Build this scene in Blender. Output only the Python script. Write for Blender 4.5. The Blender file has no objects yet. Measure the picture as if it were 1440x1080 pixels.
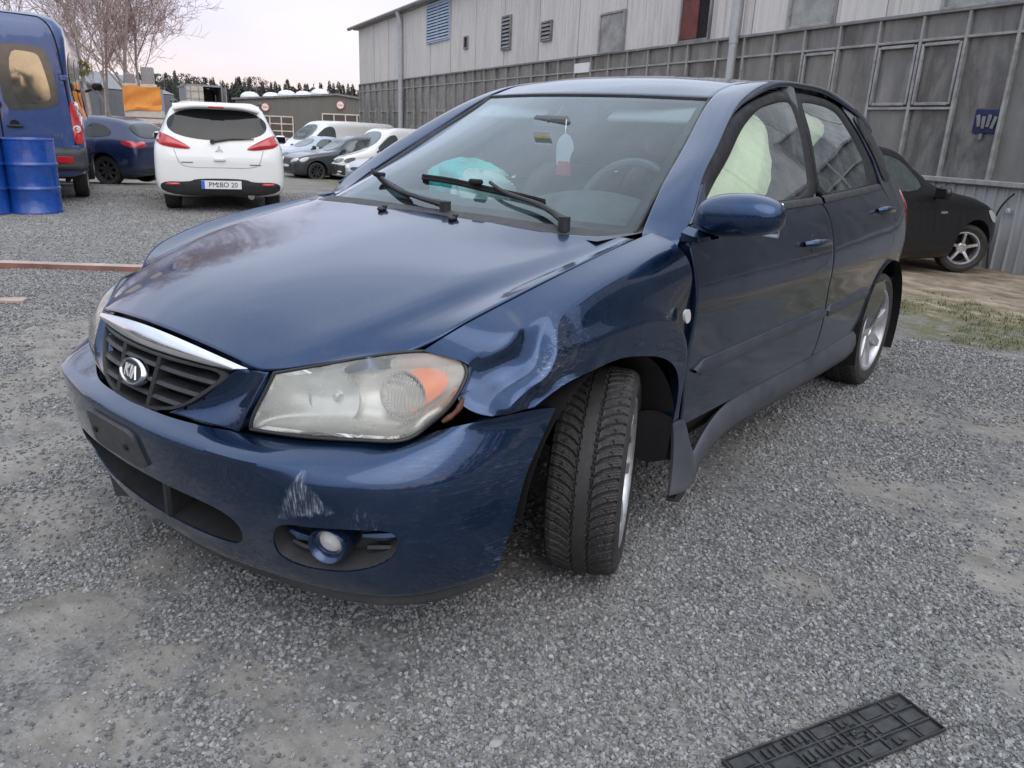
import bpy, bmesh, math, random
import numpy as np
from mathutils import Vector, Matrix
from mathutils.bvhtree import BVHTree
from mathutils.geometry import delaunay_2d_cdt

random.seed(7); rng = np.random.default_rng(7)
scene = bpy.context.scene
COL = scene.collection

# ---------------------------------------------------------------- camera
cam_d = bpy.data.cameras.new('camera'); cam = bpy.data.objects.new('camera', cam_d); COL.objects.link(cam)
_yaw, _pit, _rol = (math.radians(a) for a in (218.92291, -18.30039, 2.38793))
_f = np.array([math.cos(_pit) * math.cos(_yaw), math.cos(_pit) * math.sin(_yaw), math.sin(_pit)])
_r = np.array([math.sin(_yaw), -math.cos(_yaw), 0.]); _u = np.cross(_r, _f)
_r, _u = math.cos(_rol) * _r + math.sin(_rol) * _u, -math.sin(_rol) * _r + math.cos(_rol) * _u
cam.matrix_world = Matrix(((_r[0], _u[0], -_f[0], 1.6704), (_r[1], _u[1], -_f[1], 1.8423), (_r[2], _u[2], -_f[2], 1.2317), (0, 0, 0, 1)))
cam_d.sensor_width = 36; cam_d.lens = 1085.14 / 1440 * 36; cam_d.clip_start = .05; cam_d.clip_end = 2000
scene.camera = cam

# ---------------------------------------------------------------- sky and sun (dusk; wide soft lamp set high, added in place of sky glow)
SUN_AZ, SUN_EL = math.radians(62), math.radians(46)
world = bpy.data.worlds.new('World'); scene.world = world; world.use_nodes = True
wn = world.node_tree; wn.nodes.clear()
def wnode(t, **k):
    n = wn.nodes.new(t)
    for a, b in k.items(): setattr(n, a, b)
    return n
sky = wnode('ShaderNodeTexSky', sky_type='NISHITA', sun_disc=False, sun_elevation=SUN_EL, sun_rotation=math.pi / 2 - SUN_AZ)
bg1 = wnode('ShaderNodeBackground'); bg1.inputs[1].default_value = .05
wn.links.new(sky.outputs[0], bg1.inputs[0])
tc = wnode('ShaderNodeTexCoord'); sx = wnode('ShaderNodeSeparateXYZ'); wn.links.new(tc.outputs['Generated'], sx.inputs[0])
rp = wnode('ShaderNodeValToRGB'); cr = rp.color_ramp
cr.elements.remove(cr.elements[1])
for k, (p, c) in enumerate(((0.0, (.40, .36, .38)), (.02, (.57, .41, .46)), (.09, (.53, .42, .49)), (.21, (.50, .465, .54)), (.40, (.74, .78, .86)), (.7, (.93, .99, 1.08)), (1.0, (1.0, 1.06, 1.16)))):
    e = cr.elements[0] if k == 0 else cr.elements.new(p); e.position = p; e.color = (*c, 1)
wn.links.new(sx.outputs[2], rp.inputs[0])
nz = wnode('ShaderNodeTexNoise'); nz.inputs['Scale'].default_value = 2.2; nz.inputs['Detail'].default_value = 5
mpw = wnode('ShaderNodeMapping'); mpw.inputs['Scale'].default_value = (1, 1, 3.5)
wn.links.new(tc.outputs['Generated'], mpw.inputs[0]); wn.links.new(mpw.outputs[0], nz.inputs['Vector'])
mr = wnode('ShaderNodeMapRange'); mr.inputs[1].default_value = .3; mr.inputs[2].default_value = .7; mr.inputs[3].default_value = .84; mr.inputs[4].default_value = 1.14
wn.links.new(nz.outputs[0], mr.inputs[0])
# afterglow low in the sky behind the photographer, as the far windows mirror it
dt = wnode('ShaderNodeVectorMath', operation='DOT_PRODUCT'); dt.inputs[1].default_value = (math.cos(SUN_AZ) * .998, math.sin(SUN_AZ) * .998, .06)
nrm = wnode('ShaderNodeVectorMath', operation='NORMALIZE'); wn.links.new(tc.outputs['Generated'], nrm.inputs[0]); wn.links.new(nrm.outputs[0], dt.inputs[0])
ga = wnode('ShaderNodeMapRange', interpolation_type='SMOOTHSTEP'); ga.inputs[1].default_value = .72; ga.inputs[2].default_value = 1.; wn.links.new(dt.outputs['Value'], ga.inputs[0])
gb = wnode('ShaderNodeMapRange', interpolation_type='SMOOTHSTEP'); gb.inputs[1].default_value = .24; gb.inputs[2].default_value = .02; wn.links.new(sx.outputs[2], gb.inputs[0])
gm = wnode('ShaderNodeMath', operation='MULTIPLY'); wn.links.new(ga.outputs[0], gm.inputs[0]); wn.links.new(gb.outputs[0], gm.inputs[1])
gx_ = wnode('ShaderNodeMix', data_type='RGBA'); wn.links.new(gm.outputs[0], gx_.inputs[0]); wn.links.new(rp.outputs[0], gx_.inputs[6]); gx_.inputs[7].default_value = (1.05, .66, .44, 1)
bg2 = wnode('ShaderNodeBackground'); wn.links.new(gx_.outputs[2], bg2.inputs[0]); wn.links.new(mr.outputs[0], bg2.inputs[1])
ad = wnode('ShaderNodeAddShader'); wo = wnode('ShaderNodeOutputWorld')
wn.links.new(bg1.outputs[0], ad.inputs[0]); wn.links.new(bg2.outputs[0], ad.inputs[1]); wn.links.new(ad.outputs[0], wo.inputs[0])
sun_d = bpy.data.lights.new('sun', 'SUN'); sun_d.energy = .8; sun_d.angle = math.radians(60); sun_d.color = (1, .95, .88)
sun = bpy.data.objects.new('sun', sun_d); COL.objects.link(sun)
sun.rotation_euler = Vector((math.cos(SUN_AZ) * math.cos(SUN_EL), math.sin(SUN_AZ) * math.cos(SUN_EL), math.sin(SUN_EL))).to_track_quat('Z', 'Y').to_euler()
scene.view_settings.view_transform = 'Standard'; scene.view_settings.look = 'None'
scene.view_settings.exposure = .32; scene.view_settings.gamma = 1; scene.view_settings.use_curve_mapping = False
# ---------------------------------------------------------------- geometry helpers
A = lambda *p: np.array(p, float)

def nat(t, P, tt):
    """natural cubic spline through P at parameters t, evaluated at tt"""
    t = np.asarray(t, float); P = np.asarray(P, float); n = len(t)
    one = P.ndim == 1
    if one: P = P[:, None]
    if n == 2:
        s = ((tt - t[0]) / (t[1] - t[0]))[:, None]
        R = P[0] * (1 - s) + P[1] * s
        return R[:, 0] if one else R
    h = np.diff(t); M = np.zeros((n, n)); r = np.zeros(P.shape)
    M[0, 0] = M[-1, -1] = 1
    for i in range(1, n - 1):
        M[i, i - 1] = h[i - 1]; M[i, i] = 2 * (h[i - 1] + h[i]); M[i, i + 1] = h[i]
        r[i] = 6 * ((P[i + 1] - P[i]) / h[i] - (P[i] - P[i - 1]) / h[i - 1])
    m = np.linalg.solve(M, r)
    k = np.clip(np.searchsorted(t, tt) - 1, 0, n - 2); hk = h[k][:, None]
    a = (t[k + 1] - tt)[:, None]; b = (tt - t[k])[:, None]
    R = m[k] * a ** 3 / (6 * hk) + m[k + 1] * b ** 3 / (6 * hk) + (P[k] / hk - m[k] * hk / 6) * a + (P[k + 1] / hk - m[k + 1] * hk / 6) * b
    return R[:, 0] if one else R

def pch(xs, ys, x):
    """monotone cubic through (xs, ys)"""
    xs = np.asarray(xs, float); ys = np.asarray(ys, float); x = np.asarray(x, float)
    h = np.diff(xs); d = np.diff(ys) / h; m = np.zeros(len(xs)); m[0] = d[0]; m[-1] = d[-1]
    for i in range(1, len(xs) - 1):
        if d[i - 1] * d[i] > 0:
            w1 = 2 * h[i] + h[i - 1]; w2 = h[i] + 2 * h[i - 1]
            m[i] = (w1 + w2) / (w1 / d[i - 1] + w2 / d[i])
    k = np.clip(np.searchsorted(xs, x) - 1, 0, len(xs) - 2)
    s = np.clip((x - xs[k]) / h[k], 0, 1); hk = h[k]
    return (2 * s ** 3 - 3 * s ** 2 + 1) * ys[k] + (s ** 3 - 2 * s ** 2 + s) * hk * m[k] + (-2 * s ** 3 + 3 * s ** 2) * ys[k + 1] + (s ** 3 - s ** 2) * hk * m[k + 1]

def resamp(P, n):
    P = np.asarray(P, float)
    L = np.r_[0, np.cumsum(np.linalg.norm(np.diff(P, axis=0), axis=1))]
    t = np.linspace(0, L[-1], n)
    return np.stack([np.interp(t, L, P[:, i]) for i in range(P.shape[1])], 1)

def spl(P, n, dense=240):
    P = np.asarray(P, float)
    t = np.r_[0, np.cumsum(np.linalg.norm(np.diff(P, axis=0), axis=1) ** .75)]
    return resamp(nat(t, P, np.linspace(0, t[-1], dense)), n)

def loft(curves, nu, nv, lin=False, mono=False):
    """curves -> grid [nv, nu, 3]"""
    C = np.stack([spl(c, nu) for c in curves])
    d = np.linalg.norm(np.diff(C, axis=0), axis=2).mean(1)
    t = np.r_[0, np.cumsum(d ** .8)]; tt = np.linspace(0, t[-1], nv)
    if lin: return np.stack([np.stack([np.interp(tt, t, C[:, j, k]) for k in range(3)], 1) for j in range(nu)], 1)
    if mono: return np.stack([np.stack([pch(t, C[:, j, k], tt) for k in range(3)], 1) for j in range(nu)], 1)
    return np.stack([nat(t, C[:, j], tt) for j in range(nu)], 1)

def coons(bot, top, left, right, nu, nv):
    """transfinite patch; bot/top run along u, left/right along v"""
    b = resamp(bot, nu); t = resamp(top, nu); l = resamp(left, nv); r = resamp(right, nv)
    u = np.linspace(0, 1, nu)[None, :, None]; v = np.linspace(0, 1, nv)[:, None, None]
    return ((1 - v) * b[None] + v * t[None] + (1 - u) * l[:, None] + u * r[:, None]
            - ((1 - u) * (1 - v) * b[0] + u * (1 - v) * b[-1] + (1 - u) * v * t[0] + u * v * t[-1]))

def gnormals(P):
    du = np.gradient(P, axis=1); dv = np.gradient(P, axis=0)
    N = np.cross(du, dv); return N / (np.linalg.norm(N, axis=2, keepdims=True) + 1e-12)

def chaikin(P, k=2, q=.25):
    P = np.asarray(P, float)
    for _ in range(k):
        N = np.roll(P, -1, 0); P = np.stack([P * (1 - q) + N * q, P * q + N * (1 - q)], 1).reshape(-1, P.shape[1])
    return P

def rotz(a):
    c, s = math.cos(a), math.sin(a); return np.array([[c, -s, 0], [s, c, 0], [0, 0, 1.]])
def rotx(a):
    c, s = math.cos(a), math.sin(a); return np.array([[1, 0, 0], [0, c, -s], [0, s, c.real]])
def roty(a):
    c, s = math.cos(a), math.sin(a); return np.array([[c, 0, s], [0, 1, 0], [-s, 0, c]])

# side surface of the blue hatchback: half width y over (x along the car, z up)
SEC_Z = [.10, .18, .24, .30, .37, .45, .55, .65, .735, .76, .85, .93, 1.0, 1.05, 1.2, 1.3, 1.38, 1.42, 1.45, 1.5]
SEC_Y = [.74, .785, .808, .826, .838, .847, .852, .856, .862, .861, .846, .825, .796, .772, .695, .640, .588, .555, .52, .45]
TAP_X = [-3.46, -3.43, -3.38, -3.25, -3.10, -2.95, -2.7, -2.4, -2.0, -1.6, -.2, .2, .45, .7]
TAP_Y = [.55, .36, .26, .155, .095, .058, .030, .018, .006, 0, 0, .004, .03, .12]
def S(x, z):
    xe = np.asarray(x, float) - .6 * np.maximum(np.asarray(z, float) - .92, 0)
    return pch(SEC_Z, SEC_Y, z) - pch(TAP_X, TAP_Y, np.maximum(xe, -3.46))

# front bumper rows (bottom to top), centre line to wheel arch
BR = [
 [(.80,0,.185),(.79,.2,.185),(.755,.38,.185),(.70,.56,.187),(.625,.685,.19),(.54,.755,.20),(.42,.80,.212)],
 [(.825,0,.20),(.815,.2,.20),(.78,.38,.20),(.725,.56,.203),(.648,.69,.207),(.56,.765,.217),(.45,.825,.232)],
 [(.868,0,.29),(.86,.2,.29),(.828,.39,.29),(.775,.565,.29),(.70,.69,.29),(.59,.778,.29),(.442,.842,.285)],
 [(.903,0,.41),(.894,.2,.41),(.862,.39,.41),(.803,.57,.41),(.724,.695,.41),(.605,.788,.40),(.408,.848,.37)],
 [(.916,0,.50),(.908,.2,.50),(.876,.38,.50),(.818,.56,.50),(.74,.68,.505),(.605,.785,.50),(.375,.85,.47)],
 [(.920,0,.534),(.913,.18,.534),(.887,.34,.534),(.843,.50,.534),(.766,.61,.536),(.66,.715,.555),(.52,.79,.575),(.31,.852,.566)],
 [(.915,0,.5405),(.908,.18,.5405),(.882,.34,.5405),(.837,.50,.5405),(.756,.61,.543),(.645,.705,.568),(.51,.785,.592),(.29,.85,.588)],
 [(.878,0,.562),(.862,.2,.562),(.80,.37,.560),(.735,.535,.570),(.668,.632,.574),(.608,.692,.576),(.56,.722,.592),(.497,.785,.616),(.335,.84,.620),(.272,.85,.612)],
]
def bumper_grid(nu=120, nv=72):
    C = np.stack([spl(c, nu) for c in BR]); 
    lv = [0, .35, 1.6, 3.2, 4.4, 4.85, 5.0, 5.9]
    tt = np.linspace(0, lv[-1], nv)
    G = np.stack([np.stack([pch(lv, C[:, j, k], tt) for k in range(3)], 1) for j in range(nu)], 1)
    return G
# ---------------------------------------------------------------- object helpers
class MB:
    """collects geometry, then links it as ONE mesh object"""
    def __init__(s): s.v = []; s.f = []; s.m = []; s.n = 0
    def add(s, V, Fc, mi=0):
        V = np.asarray(V, float).reshape(-1, 3); s.v.append(V)
        s.f += [tuple(int(i) + s.n for i in q) for q in Fc]; s.m += [mi] * len(Fc); s.n += len(V); return s
    def grid(s, P, flip=False, mi=0, wrap=False):
        nv, nu = P.shape[:2]; F = []
        for j in range(nv - 1):
            for i in range(nu if wrap else nu - 1):
                a, b = j * nu + i, j * nu + (i + 1) % nu
                F.append((a, a + nu, b + nu, b) if flip else (a, b, b + nu, a + nu))
        return s.add(P.reshape(-1, 3), F, mi)
    def box(s, c, d, R=None, ch=0., mi=0):
        h = np.array(d, float) / 2
        if ch <= 0:
            V = np.array([[x, y, z] for z in (-1, 1) for y in (-1, 1) for x in (-1, 1)], float) * h
            F = [(0, 2, 3, 1), (4, 5, 7, 6), (0, 1, 5, 4), (2, 6, 7, 3), (0, 4, 6, 2), (1, 3, 7, 5)]
        else:
            ch = min(ch, .49 * 2 * h.min()); V = []; F = []
            for ax in range(3):
                for sg in (-1, 1):
                    for a, b in ((-1, -1), (1, -1), (1, 1), (-1, 1)):
                        p = np.zeros(3); p[ax] = sg * h[ax]; p[(ax + 1) % 3] = a * (h[(ax + 1) % 3] - ch); p[(ax + 2) % 3] = b * (h[(ax + 2) % 3] - ch); V.append(p)
                    k = len(V) - 4; F.append((k, k + 1, k + 2, k + 3) if sg > 0 else (k + 3, k + 2, k + 1, k))
            V = np.array(V)
            bm = bmesh.new(); vs = [bm.verts.new(p) for p in V]; r = bmesh.ops.convex_hull(bm, input=vs)
            bm.verts.index_update(); V = np.array([v.co[:] for v in bm.verts]); F = [[v.index for v in f.verts] for f in bm.faces]; bm.free()
        if R is not None: V = V @ np.asarray(R).T
        return s.add(V + np.array(c, float), F, mi)
    def tube(s, path, r, n=8, mi=0, caps=True, wrap=False):
        P = np.asarray(path, float); k = len(P); r = np.broadcast_to(np.asarray(r, float), (k,))
        T = np.gradient(P, axis=0) if not wrap else np.roll(P, -1, 0) - np.roll(P, 1, 0)
        T /= np.linalg.norm(T, axis=1, keepdims=True) + 1e-12
        up = np.array([0, 0, 1.]) if abs(T[0][2]) < .9 else np.array([1., 0, 0]); G = np.zeros((k, n, 3))
        a = np.arange(n) * 2 * math.pi / n
        for i in range(k):
            x = np.cross(up, T[i]); x /= np.linalg.norm(x) + 1e-12; y = np.cross(T[i], x); up = y
            G[i] = P[i] + r[i] * (np.cos(a)[:, None] * x + np.sin(a)[:, None] * y)
        if wrap: G = np.concatenate([G, G[:1]])
        base = s.n; s.grid(G, wrap=True, mi=mi)
        if caps and not wrap:
            s.f.append(tuple(base + i for i in range(n))[::-1]); s.f.append(tuple(base + (k - 1) * n + i for i in range(n))); s.m += [mi, mi]
        return s
    def cyl(s, p0, p1, r0, r1=None, n=16, mi=0, caps=True):
        return s.tube([p0, p1], [r0, r0 if r1 is None else r1], n, mi, caps)
    def lathe(s, prof, R=np.eye(3), c=(0, 0, 0), n=32, mi=0):
        """prof (r, h) about local Y axis"""
        a = np.arange(n) * 2 * math.pi / n; prof = np.asarray(prof, float)
        G = np.stack([np.stack([r * np.cos(a), np.full(n, h), r * np.sin(a)], 1) for r, h in prof])
        return s.grid(G @ np.asarray(R).T + np.array(c, float), wrap=True, mi=mi)
    def prism(s, O, d0, d1, fr, mi=0):
        """outline O (a,b) extruded between d0 and d1 in frame fr(a,b,d)->xyz"""
        n = len(O); V = [fr(a, b, d0) for a, b in O] + [fr(a, b, d1) for a, b in O]
        F = [tuple(range(n))[::-1], tuple(range(n, 2 * n))] + [(i, (i + 1) % n, n + (i + 1) % n, n + i) for i in range(n)]
        return s.add(V, F, mi)
    def mesh(s, name, mats, smooth=True, ang=40):
        me = bpy.data.meshes.new(name); V = np.concatenate(s.v) if s.v else np.zeros((0, 3))
        me.from_pydata(V.tolist(), [], s.f); me.update()
        for m in (mats if isinstance(mats, (list, tuple)) else [mats]): me.materials.append(m)
        if any(s.m): me.polygons.foreach_set('material_index', s.m)
        if smooth: 
            me.shade_smooth(); me.set_sharp_from_angle(angle=math.radians(ang))
        return me
    def build(s, name, mats, parent=None, smooth=True, ang=40, fix=False):
        me = s.mesh(name, mats, smooth, ang)
        if fix:
            bm = bmesh.new(); bm.from_mesh(me); bmesh.ops.recalc_face_normals(bm, faces=bm.faces); bm.to_mesh(me); bm.free()
        return link(name, me, parent)

def link(name, me, parent=None):
    o = bpy.data.objects.new(name, me); COL.objects.link(o)
    if parent is not None: o.parent = parent
    return o
def tag(o, label=None, cat=None, group=None, kind=None):
    if label: o['label'] = label
    if cat: o['category'] = cat
    if group: o['group'] = group
    if kind: o['kind'] = kind
    return o
def thing(name, label, cat, loc=(0, 0, 0), rz=0., group=None):
    o = bpy.data.objects.new(name, None); COL.objects.link(o); o.location = loc; o.rotation_euler = (0, 0, rz); o.empty_display_size = .2
    return tag(o, label, cat, group)
def copy_tree(o, parent=None):
    c = o.copy(); COL.objects.link(c)
    if parent is not None: c.parent = parent
    for ch in list(o.children): copy_tree(ch, c)
    return c

def edge_rows(P, gap, r):
    """pull the border in by the shut gap and roll the edge over"""
    P = P.copy()
    def unit(d): return d / (np.linalg.norm(d, axis=-1, keepdims=True) + 1e-9)
    for ax in (0, 1):
        Q = P if ax == 0 else P.transpose(1, 0, 2)
        for e, i in ((0, 1), (-1, -2)):
            Q[e] = Q[e] + unit(Q[i] - Q[e]) * np.minimum(gap, .6 * np.linalg.norm(Q[i] - Q[e], axis=-1, keepdims=True))
        ra = np.minimum(r, .45 * np.linalg.norm(Q[1] - Q[0], axis=-1, keepdims=True)); rb = np.minimum(r, .45 * np.linalg.norm(Q[-2] - Q[-1], axis=-1, keepdims=True))
        a = Q[0] + unit(Q[1] - Q[0]) * ra; b = Q[-1] + unit(Q[-2] - Q[-1]) * rb
        Q = np.concatenate([Q[:1], a[None], Q[1:-1], b[None], Q[-1:]])
        P = Q if ax == 0 else Q.transpose(1, 0, 2)
    return P
def panel(name, P, mat, parent, out, gap=.0022, r=.004, depth=.018, fn=None):
    """sheet-metal panel from a grid: rolled edges and a return flange; out = rough outward direction"""
    P = edge_rows(P, gap, r); N = gnormals(P); o = np.array(out, float)
    sg = 1 if (N.reshape(-1, 3) @ o).sum() > 0 else -1
    N = N * sg
    if fn is not None: P = fn(P, N)
    P[0] -= N[0] * r * .5; P[-1] -= N[-1] * r * .5; P[1:-1, 0] -= N[1:-1, 0] * r * .5; P[1:-1, -1] -= N[1:-1, -1] * r * .5
    m = MB(); m.grid(P, flip=sg < 0)
    loop = np.concatenate([P[0, :-1], P[:-1, -1], P[-1, :0:-1], P[:0:-1, 0]]); LN = np.concatenate([N[0, :-1], N[:-1, -1], N[-1, :0:-1], N[:0:-1, 0]])
    lo2 = np.concatenate([loop, loop[:1]]); ln2 = np.concatenate([LN, LN[:1]])
    m.grid(np.stack([lo2, lo2 - ln2 * depth]), flip=sg > 0)
    return m.build(name, mat, parent, ang=50)

def inside(poly, pts):
    poly = np.asarray(poly); x, y = pts[:, 0], pts[:, 1]; c = np.zeros(len(pts), bool); j = len(poly) - 1
    for i in range(len(poly)):
        xi, yi = poly[i]; xj, yj = poly[j]
        m = ((yi > y) != (yj > y)) & (x < (xj - xi) * (y - yi) / (yj - yi + 1e-15) + xi); c ^= m; j = i
    return c
def trim(name, outline, lift, mat, parent, out, holes=(), sp=.02, depth=.018, gap=.0022, hole_depth=None, fn=None, ang=50):
    """panel cut to a 2-d outline with holes; lift maps (n,2) -> (n,3)"""
    O = np.asarray(outline, float); c = O.mean(0)
    def dense(L):
        L = np.concatenate([L, L[:1]]); n = max(8, int(np.linalg.norm(np.diff(L, axis=0), axis=1).sum() / (sp * .6))); return resamp(L, n)[:-1]
    def shrink(L, g):
        T = np.roll(L, -1, 0) - np.roll(L, 1, 0); T /= np.linalg.norm(T, axis=1, keepdims=True) + 1e-12
        ar = (L[:, 0] * np.roll(L[:, 1], -1) - np.roll(L[:, 0], -1) * L[:, 1]).sum()
        return L + np.stack([-T[:, 1], T[:, 0]], 1) * g * (1 if ar > 0 else -1)
    O = shrink(dense(O), gap); H = [dense(np.asarray(h, float)) for h in holes]
    x = np.arange(O[:, 0].min(), O[:, 0].max(), sp); y = np.arange(O[:, 1].min(), O[:, 1].max(), sp)
    gx, gy = np.meshgrid(x, y); gx[1::2] += sp / 2; g = np.stack([gx.ravel(), gy.ravel()], 1)
    g = g[inside(O, g)]
    for h in H: g = g[~inside(h, g)]
    allb = np.concatenate([O] + H)
    g = g[(np.linalg.norm(g[:, None] - allb[None], axis=2).min(1) > sp * .45)]
    V = np.concatenate([allb, g]); E = []; k = 0
    for L in [O] + H: E += [(k + i, k + (i + 1) % len(L)) for i in range(len(L))]; k += len(L)
    vo, eo, fo, ov, _, _ = delaunay_2d_cdt([Vector(p) for p in V], E, [], 0, 1e-7)
    vo = np.array([v[:] for v in vo]); F = np.array([f for f in fo])
    cen = vo[F].mean(1); ok = inside(O, cen)
    for h in H: ok &= ~inside(h, cen)
    F = F[ok]; P = lift(vo)
    if fn is not None: P = fn(P)
    e = 2e-3; N = np.cross(lift(vo + [e, 0]) - lift(vo - [e, 0]), lift(vo + [0, e]) - lift(vo - [0, e])); N /= np.linalg.norm(N, axis=1, keepdims=True) + 1e-12
    if (N @ np.array(out, float)).sum() < 0: N = -N
    fn_ = np.cross(P[F[:, 1]] - P[F[:, 0]], P[F[:, 2]] - P[F[:, 0]]); fl = (fn_ * N[F[:, 0]]).sum(1) < 0; F[fl] = F[fl][:, ::-1]
    m = MB(); m.add(P, F)
    from mathutils.kdtree import KDTree
    k = 0
    for li, L in enumerate([O] + H):
        LP = lift(L)
        if fn is not None: LP = fn(LP)
        LN = np.cross(lift(L + [e, 0]) - lift(L - [e, 0]), lift(L + [0, e]) - lift(L - [0, e])); LN /= np.linalg.norm(LN, axis=1, keepdims=True) + 1e-12
        if (LN @ np.array(out, float)).sum() < 0: LN = -LN
        dp = depth if li == 0 or hole_depth is None else hole_depth
        a = np.concatenate([LP, LP[:1]]); b = np.concatenate([LN, LN[:1]]); m.grid(np.stack([a, a - b * dp]))
    return m.build(name, mat, parent, ang=ang, fix=False)

def star(outline, lift, rings=4, off=0., th=.004, flat_n=None, dome=0.):
    """solid patch filling a star-shaped 2-d outline laid on a surface; returns MB"""
    O = np.asarray(outline, float); c = O.mean(0); n = len(O)
    L = [c[None] + (O - c) * s for s in np.linspace(1, 0, rings + 1)[:-1]] + [c[None]]
    allp = np.concatenate(L); P, N = lift(allp)
    rr = np.concatenate([np.full(n, s) for s in np.linspace(1, 0, rings + 1)[:-1]] + [np.zeros(1)])
    T = P + N * (off + th + dome * (1 - rr ** 2))[:, None]; B = (P + N * off)[:n]
    F = []
    for k in range(rings - 1):
        for i in range(n): j = (i + 1) % n; F.append((k * n + i, k * n + j, (k + 1) * n + j, (k + 1) * n + i))
    k = rings - 1; F += [(k * n + i, k * n + (i + 1) % n, rings * n) for i in range(n)]
    q = F[0]; nn = np.cross(T[q[1]] - T[q[0]], T[q[2]] - T[q[0]])
    fl = nn @ N[0] < 0
    if fl: F = [f[::-1] for f in F]
    m = MB(); m.add(T, F)
    a = np.concatenate([T[:n], T[:1]]); b = np.concatenate([B, B[:1]]); m.grid(np.stack([a, b]), flip=not fl)
    return m
def ring(OA, OB, lift, off=0., th=.004, back=.01):
    """frame strip between two outlines with equal point counts"""
    OA = np.asarray(OA, float); OB = np.asarray(OB, float); n = len(OA)
    PA, NA = lift(OA); PB, NB = lift(OB); cl = lambda X: np.concatenate([X, X[:1]])
    rows = [PA + NA * (off - back), PA + NA * off, PA * .85 + PB * .15 + NA * (off + th), PA * .15 + PB * .85 + NB * (off + th), PB + NB * off, PB + NB * (off - back)]
    m = MB(); G = np.stack([cl(r) for r in rows]); nn = np.cross(G[2, 1] - G[2, 0], G[3, 0] - G[2, 0])
    m.grid(G, flip=nn @ NA[0] < 0); return m
def sgrid(G):
    """bilinear lift of (u,v) in [0,1]^2 onto a grid"""
    nv, nu = G.shape[:2]
    def f(q):
        u = np.clip(q[:, 0], 0, 1) * (nu - 1); v = np.clip(q[:, 1], 0, 1) * (nv - 1)
        i = np.minimum(u.astype(int), nu - 2); j = np.minimum(v.astype(int), nv - 2); a = (u - i)[:, None]; b = (v - j)[:, None]
        return (G[j, i] * (1 - a) + G[j, i + 1] * a) * (1 - b) + (G[j + 1, i] * (1 - a) + G[j + 1, i + 1] * a) * b
    return f
def raylift(bvh, axis, sgn, fr=None):
    """lift for star()/ring(): shoots along +-axis at the shell. 2-d coords are the other two axes in order"""
    oth = [i for i in range(3) if i != axis]
    def f(q):
        P = np.zeros((len(q), 3)); N = np.zeros((len(q), 3)); d = Vector((0, 0, 0)); d[axis] = -sgn
        for k, p in enumerate(q):
            o = Vector((0, 0, 0)); o[oth[0]] = p[0]; o[oth[1]] = p[1]; o[axis] = sgn * 50
            h, n, _, _ = bvh.ray_cast(o, d)
            if h is None:
                h, n, _, _ = bvh.find_nearest(Vector([o[i] if i != axis else 0. for i in range(3)])); h = Vector(h)
            P[k] = h; N[k] = n if n[axis] * sgn > 0 else -n
        return P, N
    return f

def text_obj(name, body, mat, parent, loc, R, size, depth=.001, sx=1.):
    """raised lettering as a mesh; R columns = text x, text y, normal"""
    cu = bpy.data.curves.new(name, 'FONT'); cu.body = body; cu.size = size; cu.extrude = depth; cu.align_x = 'CENTER'; cu.align_y = 'CENTER'; cu.resolution_u = 3
    t = bpy.data.objects.new(name, cu); COL.objects.link(t); dg = bpy.context.evaluated_depsgraph_get(); dg.update()
    me = bpy.data.meshes.new_from_object(t.evaluated_get(dg)); bpy.data.objects.remove(t); bpy.data.curves.remove(cu)
    V = np.zeros(len(me.vertices) * 3); me.vertices.foreach_get('co', V); V = V.reshape(-1, 3) * [sx, 1, 1]
    V = V @ np.asarray(R, float).T + np.array(loc, float); me.vertices.foreach_set('co', V.ravel()); me.materials.clear(); me.materials.append(mat); me.update()
    return link(name, me, parent)
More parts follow.
